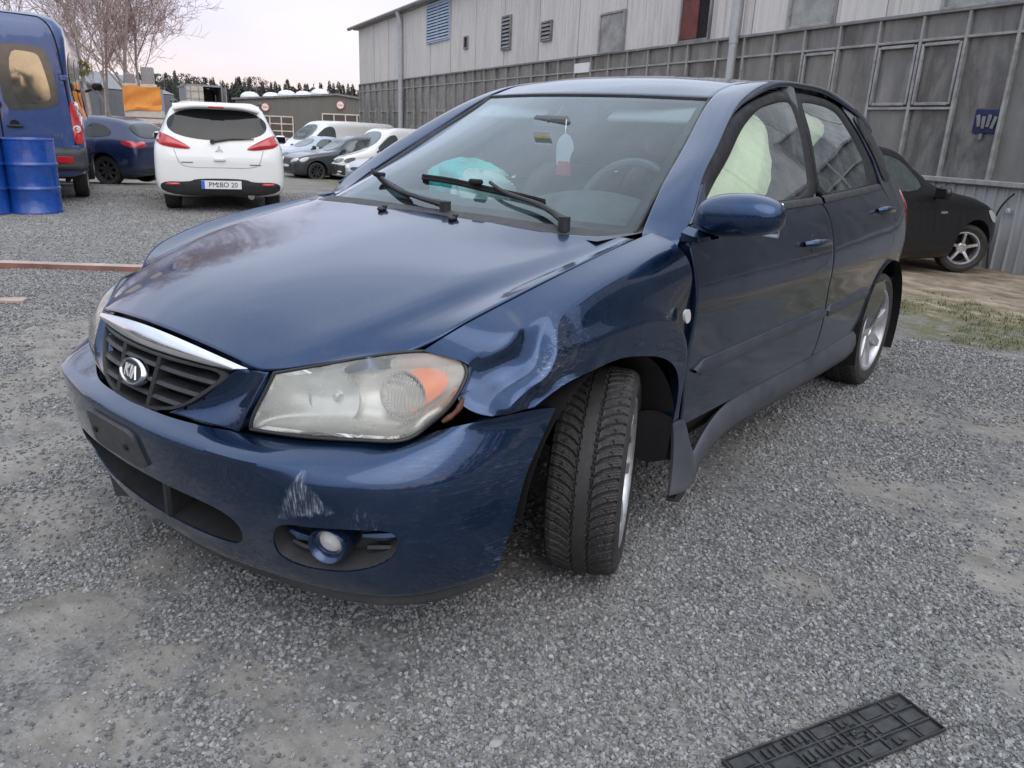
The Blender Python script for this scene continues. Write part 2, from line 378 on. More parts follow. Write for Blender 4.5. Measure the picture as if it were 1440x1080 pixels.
# ---------------------------------------------------------------- procedural materials
class NT:
    def __init__(s, name):
        s.m = bpy.data.materials.new(name); s.m.use_nodes = True; s.t = s.m.node_tree; s.t.nodes.clear()
        s.out = s.t.nodes.new('ShaderNodeOutputMaterial'); s._c = None
    def n(s, t, ins=None, **k):
        n = s.t.nodes.new(t)
        for a, b in k.items(): setattr(n, a, b)
        for a, b in (ins or {}).items():
            i = n.inputs[a]
            if hasattr(b, 'is_linked') or hasattr(b, 'links'): s.t.links.new(b, i)
            else: i.default_value = b
        return n
    def co(s, kind='Object', scale=None, loc=None, rot=None):
        if s._c is None: s._c = s.n('ShaderNodeTexCoord')
        o = s._c.outputs[kind]
        if scale is not None or loc is not None or rot is not None:
            m = s.n('ShaderNodeMapping', {'Vector': o}); 
            if scale is not None: m.inputs['Scale'].default_value = scale if hasattr(scale, '__len__') else (scale,) * 3
            if loc is not None: m.inputs['Location'].default_value = loc
            if rot is not None: m.inputs['Rotation'].default_value = rot
            o = m.outputs[0]
        return o
    def noise(s, scale, det=4, rough=.55, vec=None, dist=0.):
        return s.n('ShaderNodeTexNoise', {'Vector': vec if vec is not None else s.co(), 'Scale': scale, 'Detail': det, 'Roughness': rough, 'Distortion': dist}).outputs[0]
    def vor(s, scale, vec=None, feature='F1', out='Distance', rnd=1.):
        n = s.n('ShaderNodeTexVoronoi', {'Vector': vec if vec is not None else s.co(), 'Scale': scale, 'Randomness': rnd}, feature=feature); return n.outputs[out]
    def rng(s, x, a, b, c=0., d=1.):
        return s.n('ShaderNodeMapRange', {0: x, 1: a, 2: b, 3: c, 4: d}).outputs[0]
    def math(s, op, a, b=0., c=0.):
        return s.n('ShaderNodeMath', {0: a, 1: b, 2: c}, operation=op).outputs[0]
    def mix(s, f, a, b, bt='MIX'):
        n = s.n('ShaderNodeMix', data_type='RGBA', blend_type=bt)
        for k, v in ((0, f), (6, a), (7, b)):
            if hasattr(v, 'links'): s.t.links.new(v, n.inputs[k])
            else: n.inputs[k].default_value = v if k == 0 else ((*v, 1) if len(v) == 3 else v)
        return n.outputs[2]
    def ramp(s, x, *st):
        r = s.n('ShaderNodeValToRGB', {0: x}); c = r.color_ramp
        c.elements.remove(c.elements[1])
        for i, (p, col) in enumerate(st):
            e = c.elements[0] if i == 0 else c.elements.new(p); e.position = p; e.color = (*col, 1) if len(col) == 3 else col
        return r.outputs[0]
    def bump(s, h, strength=.3, dist=.01, normal=None):
        d = {'Height': h, 'Strength': strength, 'Distance': dist}
        if normal is not None: d['Normal'] = normal
        return s.n('ShaderNodeBump', d).outputs[0]
    def sep(s, v=None):
        return s.n('ShaderNodeSeparateXYZ', {0: v if v is not None else s.co()}).outputs
    def bsdf(s, base, rough=.5, metal=0., normal=None, coat=0., coat_r=.03, spec=.5, **extra):
        d = {'Base Color': (*base, 1) if isinstance(base, tuple) and len(base) == 3 else base, 'Roughness': rough, 'Metallic': metal, 'Coat Weight': coat, 'Coat Roughness': coat_r, 'Specular IOR Level': spec}
        if normal is not None: d['Normal'] = normal
        d.update(extra)
        b = s.n('ShaderNodeBsdfPrincipled', d); s.t.links.new(b.outputs[0], s.out.inputs[0]); return b

def plain(name, col, rough=.6, metal=0., amt=.25, scale=6., bump=0., bscale=60., rvar=.12, spec=.5, coat=0.):
    """one colour broken up by dirt and wear"""
    t = NT(name); n1 = t.noise(scale, 6, .65); c = np.array(col)
    base = t.ramp(n1, (.3, tuple(c * (1 - amt))), (.55, tuple(c)), (.78, tuple(np.minimum(c * (1 + amt * .7) + .01 * amt, 1))))
    r = t.rng(t.noise(scale * 3, 3), .3, .7, max(0, rough - rvar), min(1, rough + rvar))
    nm = t.bump(t.noise(bscale, 4), bump, .004) if bump else None
    t.bsdf(base, r, metal, nm, spec=spec, coat=coat); return t.m

def paint(name, col, metal=.0, rough=.35, dirt=.25, dcol=(.22, .21, .19), dscale=5., coat=1., scr=0.):
    """clear-coated car paint with a film of road dust and fine scratches"""
    t = NT(name)
    g = t.noise(dscale, 7, .68); fine = t.noise(160, 3, .7); sp = t.rng(t.vor(55), .0, .10, 1, 0)
    d = t.math('MULTIPLY', t.rng(g, .36, .78), t.rng(fine, .3, .7, .45, 1.)); d = t.math('MULTIPLY', d, dirt)
    z = t.sep()[2]; low = t.math('MULTIPLY', t.rng(z, .62, .22), t.rng(t.noise(3, 5), .3, .7, .25, 1)); d = t.math('ADD', d, t.math('MULTIPLY', low, dirt * .9))
    spk = t.math('MULTIPLY', t.math('MULTIPLY', sp, t.rng(t.noise(9, 2), .5, .62)), dirt * .9)
    d = t.math('MINIMUM', t.math('ADD', d, spk), .9)
    fl = t.rng(t.noise(900, 1), .35, .65, .82, 1.18)
    base = t.mix(1., (*col, 1), t.n('ShaderNodeCombineColor', {0: fl, 1: fl, 2: fl}).outputs[0], 'MULTIPLY')
    base = t.mix(d, base, dcol)
    crough = t.math('ADD', t.math('MULTIPLY', d, .40), t.rng(t.noise(3.2, 5), .35, .7, .015, .05))
    nm = t.bump(t.noise(6, 3), .035, .02)
    t.bsdf(base, t.rng(d, 0, .6, rough, .75), t.math('MULTIPLY', t.rng(d, 0, .5, 1, 0), metal), None, coat=t.rng(d, 0, .8, coat, coat * .25), coat_r=crough, **{'Coat Normal': nm})
    return t.m

def glass(name, tint=(.75, .85, .8), ior=1.5, dirt=.08, refl=1.0, dustc=(.5, .5, .5)):
    """a pane: tinted see-through plus mirror reflection, a little dust"""
    t = NT(name)
    tr = t.n('ShaderNodeBsdfTransparent', {0: (*tint, 1)}); gl = t.n('ShaderNodeBsdfGlossy', {0: (.88, .96, 1., 1), 'Roughness': .02})
    fr = t.n('ShaderNodeFresnel', {'IOR': ior}); f = t.math('MINIMUM', t.math('MULTIPLY', fr.outputs[0], refl), 1.)
    mx = t.n('ShaderNodeMixShader', {0: f, 1: tr.outputs[0], 2: gl.outputs[0]})
    df = t.n('ShaderNodeBsdfDiffuse', {0: (*dustc, 1)})
    dm = t.math('MULTIPLY', t.math('ADD', t.rng(t.noise(7, 7, .7), .42, .8), t.math('MULTIPLY', t.rng(t.vor(190), .16, .06), t.rng(t.noise(11, 4), .52, .70, 0, .6))), dirt)
    m2 = t.n('ShaderNodeMixShader', {0: t.math('MINIMUM', dm, .8), 1: mx.outputs[0], 2: df.outputs[0]}); t.t.links.new(m2.outputs[0], t.out.inputs[0]); return t.m

MT = {}
MT['navy'] = paint('metallic_navy_paint', (.0065, .034, .100), .94, .26, .10, (.17, .165, .16))
MT['black_trim'] = plain('black_trim', (.020, .021, .023), .48, amt=.35, scale=9, bump=.15, bscale=400)
MT['dusty_trim'] = plain('dusty_black_plastic', (.045, .046, .048), .6, amt=.5, scale=7, bump=.2, bscale=300)
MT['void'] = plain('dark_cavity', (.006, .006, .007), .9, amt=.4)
MT['rubber'] = plain('tyre_rubber', (.034, .033, .032), .62, amt=.45, scale=14, bump=.25, bscale=260)
MT['alloy'] = plain('alloy_wheel_silver', (.55, .55, .56), .38, .75, amt=.22, scale=9)
MT['chrome'] = plain('chrome', (.78, .80, .82), .14, 1., amt=.08, scale=12, rvar=.06)
MT['steel'] = plain('bare_steel', (.30, .29, .28), .45, .9, amt=.3)
MT['rust'] = plain('rusty_metal', (.13, .055, .03), .85, amt=.6, scale=18, bump=.5, bscale=120)
MT['ws_glass'] = glass('windscreen_glass', (.78, .92, .95), 1.5, .05, 1.45, (.45, .5, .52))
MT['side_glass'] = glass('side_window_glass', (.88, .94, .88), 1.5, .20, 2.2)  # dust film, made heavier to brighten the dim windows
MT['dark_glass'] = glass('dark_tinted_glass', (.10, .12, .12), 1.5, .04)
MT['seat'] = plain('dark_seat_fabric', (.085, .086, .092), .9, amt=.35, scale=20, bump=.3, bscale=300)
MT['dash'] = plain('grey_dashboard_plastic', (.10, .105, .11), .6, amt=.3, scale=12, bump=.2, bscale=350)
MT['headliner'] = plain('grey_headliner', (.34, .34, .33), .9, amt=.1)
MT['bag_teal'] = plain('turquoise_airbag', (.12, .66, .56), .75, amt=.18, scale=10, bump=1., bscale=16)
MT['bag_pale'] = plain('pale_airbag_cloth', (.62, .78, .70), .8, amt=.12, scale=8, bump=.5, bscale=25)
MT['bag_green'] = plain('pale_green_curtain_airbag', (.90, .95, .76), .8, amt=.12, scale=5, bump=1., bscale=11)
MT['white'] = plain('white_plastic', (.74, .74, .73), .45, amt=.1)
MT['black_ink'] = plain('black_print', (.012, .012, .012), .5, amt=.1)
MT['amber'] = plain('amber_plastic', (.95, .21, .015), .3, amt=.12)
MT['red_lens'] = plain('red_lamp_lens', (.45, .012, .02), .12, amt=.2, rvar=.05, coat=1.)
MT['clear_lens'] = plain('clear_lamp_lens', (.62, .62, .60), .15, amt=.15, coat=1.)
def lens_haze():
    t = NT('hazed_headlamp_lens')
    tr = t.n('ShaderNodeBsdfTransparent', {0: (.95, .95, .92, 1)}); gl = t.n('ShaderNodeBsdfGlossy', {0: (1, 1, 1, 1), 'Roughness': .06}); df = t.n('ShaderNodeBsdfDiffuse', {0: (.72, .72, .66, 1)})
    f = t.rng(t.noise(9, 5, .6), .3, .72, .10, .30); f = t.math('ADD', f, t.math('MULTIPLY', t.rng(t.vor(90), .12, .02), .10))
    m1 = t.n('ShaderNodeMixShader', {0: f, 1: tr.outputs[0], 2: df.outputs[0]}); fr = t.n('ShaderNodeFresnel', {'IOR': 1.5})
    m2 = t.n('ShaderNodeMixShader', {0: fr.outputs[0], 1: m1.outputs[0], 2: gl.outputs[0]}); t.t.links.new(m2.outputs[0], t.out.inputs[0]); return t.m
MT['haze_lens'] = lens_haze()
MT['reflector'] = plain('lamp_housing_silver', (.66, .66, .64), .32, .4, amt=.12)
MT['bowl'] = plain('lamp_reflector', (.80, .80, .76), .16, 1., amt=.06)
def flute():
    t = NT('fluted_lamp_glass'); w = t.n('ShaderNodeTexWave', {'Vector': t.co(), 'Scale': 38., 'Distortion': .4}, bands_direction='Y').outputs[0]
    t.bsdf((.75, .75, .72), .12, .6, t.bump(w, .9, .01), coat=1.); return t.m
MT['flute'] = flute()
MT['frame'] = plain('window_frame_black', (.011, .012, .013), .6, amt=.3, scale=8, spec=.3)
MT['navy_trim'] = paint('weathered_navy_trim', (.018, .025, .042), .1, .5, .40, (.13, .13, .13), 6., coat=.35)
MT['navy_dusty'] = paint('dusty_navy_paint', (.0055, .023, .062), .85, .30, .22, (.19, .185, .18), 4.)
MT['sticker'] = plain('yellow_print', (.42, .38, .18), .6)
MT['red_print'] = plain('red_print', (.55, .06, .08), .6)
def scuffed(name, spots, streak=(4, 4, 70), tri=None):
    """navy paint with scraped areas: spots = (x, y, z, radius, strength)"""
    m = paint(name, (.0065, .034, .100), .94, .26, .10, (.17, .165, .16)); t = NT.__new__(NT); t.m = m; t.t = m.node_tree; t._c = None; t.out = [n for n in t.t.nodes if n.type == 'OUTPUT_MATERIAL'][0]
    b = [n for n in t.t.nodes if n.type == 'BSDF_PRINCIPLED'][0]
    tot = None
    for x, y, z, r, k, rot, sc in spots:
        d = t.n('ShaderNodeVectorMath', {0: t.co(), 1: (x, y, z)}, operation='DISTANCE').outputs['Value']
        d = t.math('ADD', d, t.rng(t.noise(14, 4), .3, .7, -r * .35, r * .35))
        fall = t.math('MULTIPLY', t.rng(d, r, r * .55), k)
        st = t.rng(t.noise(1., 6, .8, t.co(scale=tuple(2.2 * q for q in sc), rot=rot)), .53, .70); fall = t.math('MULTIPLY', fall, st)
        tot = fall if tot is None else t.math('MAXIMUM', tot, fall)
    if tri:
        s_ = t.sep(); k = None
        for (ay, az_), (by, bz) in zip(tri, tri[1:] + tri[:1]):
            L = math.hypot(by - ay, bz - az_); ny, nz_ = -(bz - az_) / L, (by - ay) / L
            e = t.math('ADD', t.math('MULTIPLY', t.math('SUBTRACT', s_[1], ay), ny), t.math('MULTIPLY', t.math('SUBTRACT', s_[2], az_), nz_))
            e = t.math('ADD', e, t.rng(t.noise(60, 4), .3, .7, -.004, .004)); e = t.rng(e, -.002, .006); k = e if k is None else t.math('MULTIPLY', k, e)
        st = t.rng(t.noise(1., 5, .75, t.co(scale=(60, 260, 30), rot=(.45, 0, 0))), .46, .64, .12, 1.); k = t.math('MULTIPLY', t.math('MULTIPLY', k, st), t.rng(t.noise(34, 3), .3, .6, .35, .9)); tot = t.math('MAXIMUM', tot, k)
    for inp, val in (('Base Color', (.34, .37, .42)), ):
        l = b.inputs[inp].links[0].from_socket; nm = t.mix(tot, l, val); t.t.links.new(nm, b.inputs[inp])
    l = b.inputs['Coat Weight'].links[0].from_socket; t.t.links.new(t.math('MULTIPLY', l, t.rng(tot, 0, .7, 1, .1)), b.inputs['Coat Weight'])
    l = b.inputs['Metallic'].links[0].from_socket; t.t.links.new(t.math('MULTIPLY', l, t.rng(tot, 0, .7, 1, 0)), b.inputs['Metallic'])
    return m
MT['scuffed'] = scuffed('scuffed_navy_paint', [(.55, .79, .46, .16, .20, (.25, .1, .5), (10, 10, 120)), (.42, .85, .50, .12, .32, (.5, .2, .3), (16, 16, 130)), (.45, .85, .28, .07, .7, (.2, .4, 0), (12, 12, 90)), (.70, .68, .42, .06, .6, (0, 0, 0), (40, 40, 12)), (.80, .40, .26, .08, .5, (0, 0, .3), (20, 20, 60))], tri=[(.578, .536), (.518, .408), (.648, .446)])
MT['fender_navy'] = scuffed('scraped_fender_paint', [(.30, .85, .715, .055, 1., (.6, .6, 0), (30, 30, 60)), (.40, .82, .66, .025, 1.2, (0, 0, 0), (40, 40, 40)), (.22, .85, .76, .09, .45, (.1, .3, 0), (20, 20, 120)), (.24, .855, .68, .05, .6, (.4, .5, 0), (20, 20, 110))])
# worn spots where the fines show between the gravel (x, y, radius)
PATCH = [(.92, -.74, .36), (.71, -1.25, .42), (1.05, -.10, .22), (1.03, .25, .16), (.90, .46, .13), (.94, .70, .12), (.75, -.14, .13), (1.2, .36, .2), (-.36, 1.80, .16), (-1.25, 1.33, .26), (-.42, 1.28, .13), (-2.25, 1.05, .30), (-2.4, 1.55, .3), (.05, -2.96, .7), (.5, -2.0, .45), (-.9, 1.75, .2)]
def ground_mat():
    t = NT('gravel_ground'); P = t.co(); s = t.sep()
    # distance to the hall wall decides where the bare earth and thin grass begin
    d = t.math('ADD', t.math('MULTIPLY', s[0], .902), t.math('MULTIPLY', s[1], -.431))
    cell = t.vor(105., out='Color'); cs = t.n('ShaderNodeSeparateColor', {0: cell}).outputs[0]; vd = t.vor(105.)
    cell2 = t.n('ShaderNodeSeparateColor', {0: t.vor(46., out='Color')}).outputs[1]
    gcol = t.ramp(cs, (0., (.105, .102, .098)), (.5, (.175, .171, .165)), (1., (.265, .258, .25)))  # kept darker than the stones; some gap shade sits in this colour
    gcol = t.mix(t.rng(cell2, .2, .9, 0, .35), gcol, (.21, .215, .23))
    gcol = t.mix(t.math('MULTIPLY', t.rng(vd, .006, .0), 0.), gcol, (.05, .05, .05))
    fine = t.noise(240, 4, .75); big = t.noise(.85, 7, .62, t.co(loc=(3.1, 1.7, 0)), .6)
    dcol = t.ramp(t.noise(3.1, 8, .7), (.25, (.19, .175, .155)), (.5, (.285, .268, .243)), (.75, (.37, .35, .32)))
    dcol = t.mix(t.rng(fine, .3, .7, 0, .4), dcol, (.17, .165, .158))
    pm = t.math('ADD', t.rng(big, .50, .60, 0, 1), t.rng(t.noise(7, 5), .3, .7, -.28, .28)); pm = t.math('MAXIMUM', t.math('MINIMUM', pm, .93), .0)
    for px, py, pr in PATCH:
        dd = t.n('ShaderNodeVectorMath', {0: P, 1: (px, py, 0)}, operation='DISTANCE').outputs['Value']
        dd = t.math('ADD', dd, t.rng(t.noise(4.5, 5, .6), .25, .75, -pr * .6, pr * .6)); pm = t.math('MAXIMUM', pm, t.rng(dd, pr, pr * .45, 0, .93))
    far = t.n('ShaderNodeVectorMath', {0: P, 1: (1.0, 1.2, 0)}, operation='DISTANCE').outputs['Value']
    pm = t.math('MAXIMUM', pm, t.rng(far, 4.6, 8.5, 0, .8))
    col = t.mix(pm, gcol, dcol)
    streak = t.noise(1., 6, .65, t.co(scale=(.55, .16, 1), rot=(0, 0, .7))); col = t.mix(t.math('MULTIPLY', t.rng(streak, .52, .70, 0, .55), t.rng(far, 4, 8)), col, (.10, .097, .094))
    mid = t.rng(t.noise(13, 9, .8, t.co(scale=(1, .45, 1), rot=(0, 0, .7))), .32, .68, .62, 1.25); col = t.mix(1., col, t.n('ShaderNodeCombineColor', {0: mid, 1: mid, 2: mid}).outputs[0], 'MULTIPLY')
    stain = t.rng(t.noise(1.7, 6, .6, t.co(loc=(9, 4, 0)), .4), .62, .74, 0, .6); col = t.mix(stain, col, (.085, .078, .07))
    dn = t.math('ADD', d, t.rng(t.noise(1.3, 7, .65), .25, .75, -1.1, 1.1))
    gm = t.math('MULTIPLY', t.math('MULTIPLY', t.rng(dn, -3.75, -4.35), t.rng(dn, -6.4, -5.2)), t.rng(t.noise(9, 5), .36, .52)); 
    ecol = t.ramp(t.noise(2.2, 8, .7, t.co(scale=(1, 1, 1))), (.26, (.10, .078, .055)), (.46, (.25, .20, .15)), (.66, (.48, .40, .31)))
    em = t.rng(dn, -4.5, -5.3)
    col = t.mix(em, col, ecol); col = t.mix(t.math('MULTIPLY', gm, .75), col, t.ramp(t.noise(60, 3), (.3, (.06, .065, .025)), (.6, (.15, .15, .07)), (.75, (.24, .21, .12))))
    moss = t.math('MULTIPLY', t.rng(t.noise(.5, 5, .6, t.co(loc=(5, 2, 0))), .56, .64, 0, .55), t.rng(far, 10, 13)); col = t.mix(moss, col, (.085, .085, .042))
    h = t.math('ADD', t.math('MULTIPLY', t.rng(vd, 0, .0075, 1, 0), t.rng(pm, .2, .9, 1, .12)), t.math('ADD', t.math('MULTIPLY', fine, .5), t.math('MULTIPLY', t.math('MULTIPLY', t.rng(t.vor(150., rnd=1.), .004, .0, 0, 1), t.rng(t.noise(22, 3), .42, .6)), 1.2)))
    h2 = t.math('ADD', h, t.math('MULTIPLY', t.noise(5, 6), 2.2))
    t.bsdf(col, .95, 0, t.bump(h2, .55, .005), spec=.08); return t.m
MT['ground'] = ground_mat()
def stone_mat():
    t = NT('gravel_stone'); r = t.n('ShaderNodeObjectInfo').outputs['Random']
    c = t.ramp(r, (0., (.105, .104, .102)), (.25, (.18, .179, .177)), (.6, (.26, .26, .257)), (.85, (.33, .328, .322)), (.975, (.39, .386, .375)), (1., (.48, .47, .45)))
    n = t.noise(180, 3); c = t.mix(t.rng(n, .3, .7, 0, .3), c, (.17, .17, .17)); t.bsdf(c, .8, 0, t.bump(t.noise(400, 3), .3, .002), spec=.3); return t.m
MT['stone'] = stone_mat()
def pane_mat(name, base, streak, rough=.3):
    t = NT(name); s = t.co('Object', scale=(2.2, 2.2, .6)); o = t.n('ShaderNodeObjectInfo').outputs['Random']
    off = t.n('ShaderNodeCombineXYZ', {0: t.math('MULTIPLY', o, 31.), 1: t.math('MULTIPLY', o, 17.), 2: t.math('MULTIPLY', o, 7.)}).outputs[0]
    v = t.n('ShaderNodeVectorMath', {0: s, 1: off}, operation='ADD').outputs[0]
    v2 = t.n('ShaderNodeVectorMath', {0: t.co('Object'), 1: off}, operation='ADD').outputs[0]
    n1 = t.noise(1.6, 7, .7, v, .6); n2 = t.noise(2.4, 7, .7, v2, .3)
    c = t.mix(t.rng(n1, .38, .72), base, streak); c = t.mix(t.rng(n2, .5, .75, 0, .6), c, tuple(np.array(base) * .55)); c = t.mix(t.rng(o, 0, 1, 0, .6), c, tuple(np.array(base) * 3.0))
    t.bsdf(c, t.rng(n2, .3, .7, rough, rough + .35), 0, t.bump(t.noise(4, 4, .5, v2), .12, .02), spec=.5); return t.m
MT['pane'] = pane_mat('grimy_wired_glass', (.075, .075, .070), (.25, .245, .23), .10)
def clad(name, base, dark, streak=.6):
    t = NT(name); o = t.n('ShaderNodeObjectInfo').outputs['Random']; s = t.sep()
    off = t.n('ShaderNodeCombineXYZ', {0: t.math('MULTIPLY', o, 31.), 2: t.math('MULTIPLY', o, 7.)}).outputs[0]
    v = t.n('ShaderNodeVectorMath', {0: t.co(scale=(9, 9, .45)), 1: off}, operation='ADD').outputs[0]
    n1 = t.noise(1.4, 6, .7, v); c = t.mix(t.math('MULTIPLY', t.rng(n1, .46, .70), streak), base, dark)
    c = t.mix(t.rng(t.noise(1.1, 6), .42, .72, 0, .35), c, tuple(np.array(base) * .62)); c = t.mix(t.rng(o, 0, 1, 0, .3), c, tuple(np.minimum(np.array(base) * 1.28, .8)))
    t.bsdf(c, t.rng(n1, .3, .7, .42, .7), .15, None, spec=.4); return t.m
MT['clad'] = clad('weathered_metal_cladding', (.60, .585, .56), (.22, .20, .18), .55)
MT['clad_low'] = clad('ribbed_wall_sheet', (.40, .405, .415), (.2, .19, .18), .5)
MT['mullion'] = plain('grey_window_mullion', (.33, .33, .325), .6, .2, amt=.4, scale=5)
MT['pipe'] = plain('grey_downpipe', (.44, .455, .47), .5, .2, amt=.2)
MT['zinc'] = plain('dull_zinc', (.24, .24, .245), .5, .4, amt=.4, scale=3)
MT['louvre_blue'] = plain('blue_grey_slat', (.36, .45, .58), .5, amt=.2)
MT['conc'] = plain('pale_concrete', (.34, .33, .31), .85, amt=.3)
MT['drum'] = plain('blue_drum_enamel', (.008, .060, .30), .28, amt=.3, scale=5, coat=.6)
MT['van_blue'] = paint('blue_van_paint', (.018, .052, .18), .2, .4, .14, (.2, .2, .2))
MT['audi_blue'] = paint('deep_blue_paint', (.006, .018, .075), .4, .35, .12)
MT['car_white'] = paint('white_car_paint', (.78, .785, .765), 0, .4, .10, (.45, .43, .4))
MT['car_silver'] = paint('silver_car_paint', (.46, .47, .48), .6, .38, .15)
MT['car_paleblue'] = paint('pale_blue_silver_paint', (.40, .46, .52), .6, .38, .15)
MT['car_grey'] = paint('dark_grey_green_paint', (.030, .038, .043), .4, .4, .10, (.12, .12, .12))
MT['car_black'] = paint('black_car_paint', (.003, .003, .004), 0, .5, .01, (.08, .08, .08), coat=.45)
MT['van_silver'] = paint('silver_van_paint', (.72, .72, .71), .1, .4, .18)
MT['orange'] = plain('orange_tarpaulin', (.80, .30, .06), .7, amt=.15, scale=3, bump=.6, bscale=6)
MT['cont_white'] = plain('cream_container_steel', (.62, .57, .49), .6, amt=.2, scale=2)
MT['cont_grey'] = plain('grey_container_steel', (.30, .31, .33), .6, amt=.2, scale=2)
MT['hall_clad'] = plain('grey_green_hall_cladding', (.155, .155, .14), .6, amt=.15, scale=.6)
MT['shed'] = plain('grey_shed_sheeting', (.16, .17, .18), .6, amt=.2, scale=.5)
MT['bark'] = plain('birch_bark', (.36, .31, .28), .85, amt=.4, scale=4)
MT['twig'] = plain('bare_twigs', (.34, .24, .225), .9, amt=.3, scale=2)
MT['pine'] = plain('pine_needles', (.060, .066, .056), .9, amt=.4, scale=1.5)
MT['far_glass'] = plain('reflecting_door_glass', (.10, .085, .08), .12, amt=.25, scale=1.)
MT['wood'] = plain('red_brown_plank', (.25, .12, .09), .8, amt=.4, scale=6, bump=.3, bscale=40)
MT['wood_top'] = plain('pale_pink_plank', (.42, .33, .29), .85, amt=.35, scale=6, bump=.3, bscale=40)  # paler and pinker than the plank sides
MT['grass'] = plain('dry_green_grass', (.10, .11, .045), .85, amt=.5, scale=9)
MT['plate_black'] = plain('scuffed_black_plastic', (.040, .041, .043), .55, amt=.7, scale=22, bump=.2, bscale=200)
MT['window_grey'] = plain('dusty_upper_window', (.30, .31, .30), .25, amt=.5, scale=3)
MT['red_door'] = plain('dark_red_shutter', (.14, .03, .025), .6, amt=.4)
MT['eu_blue'] = plain('plate_blue', (.03, .14, .55), .5)
MT['dome'] = plain('white_skylight', (.74, .75, .78), .4, amt=.08)
MT['mistle'] = plain('mistletoe', (.17, .15, .03), .9, amt=.4)
MT['side_glass_dark'] = glass('tinted_car_window', (.30, .36, .35), 1.5, .05)
MT['side_glass_dark'] = plain('dark_reflecting_window', (.07, .085, .082), .06, amt=.3, rvar=.03, spec=1.)
MT['dark_glass'] = plain('black_tinted_window', (.010, .012, .014), .05, amt=.3, rvar=.03, spec=.5)
MT['screen'] = plain('car_windscreen', (.10, .13, .14), .05, amt=.3, rvar=.03, spec=1.)
MT['smoked_lens'] = plain('smoked_headlamp', (.16, .165, .17), .1, amt=.3, coat=1.)
MT['van_glass'] = plain('van_window_border', (.07, .07, .068), .08, amt=.25, rvar=.04, spec=.8)
MT['van_pane'] = plain('van_window_pane', (.36, .35, .31), .04, .85, amt=.2, scale=2.2, rvar=.02, spec=1.)
MT['sign_red'] = plain('sign_red', (.50, .09, .08), .5)

MT['hood_navy'] = paint('dusty_bonnet_paint', (.0065, .034, .100), .94, .27, .17, (.19, .185, .18), 3.)
MT['cup'] = paint('handle_recess_shade', (.004, .012, .035), .4, .35, .15)  # very dark navy, shade of the handle recess put into the colour
MT['silver'] = plain('bright_silver', (.80, .81, .82), .3, .3, amt=.05)
# ---------------------------------------------------------------- ground
CAMP = A(1.6704, 1.8423, 1.2317)
def sm(x, a, b): t = np.clip((np.asarray(x, float) - a) / (b - a), 0, 1); return t * t * (3 - 2 * t)
def gz(x, y):
    d = .902 * np.asarray(x, float) - .431 * np.asarray(y, float); f = -(np.asarray(x, float) - 1.67) * .574 - (np.asarray(y, float) - 1.84) * .819
    return -.28 * sm(-d, 3.4, 9.2) * (1 - .5 * sm(f, 14, 26)) - .62 * sm(f, 12.5, 28)
xs = np.r_[-400, -200, -100, np.arange(-60, -12, 2.), np.arange(-12, 6, .5), np.arange(6, 30, 3), 60, 150, 300]; ys = np.r_[-400, -200, -100, np.arange(-64, -14, 2.), np.arange(-14, 6, .5), np.arange(6, 30, 3), 60, 150, 300]
gx, gy = np.meshgrid(xs, ys); m = MB(); m.grid(np.stack([gx, gy, gz(gx, gy)], 2)); tag(m.build('ground', MT['ground'], fix=False), kind='structure')

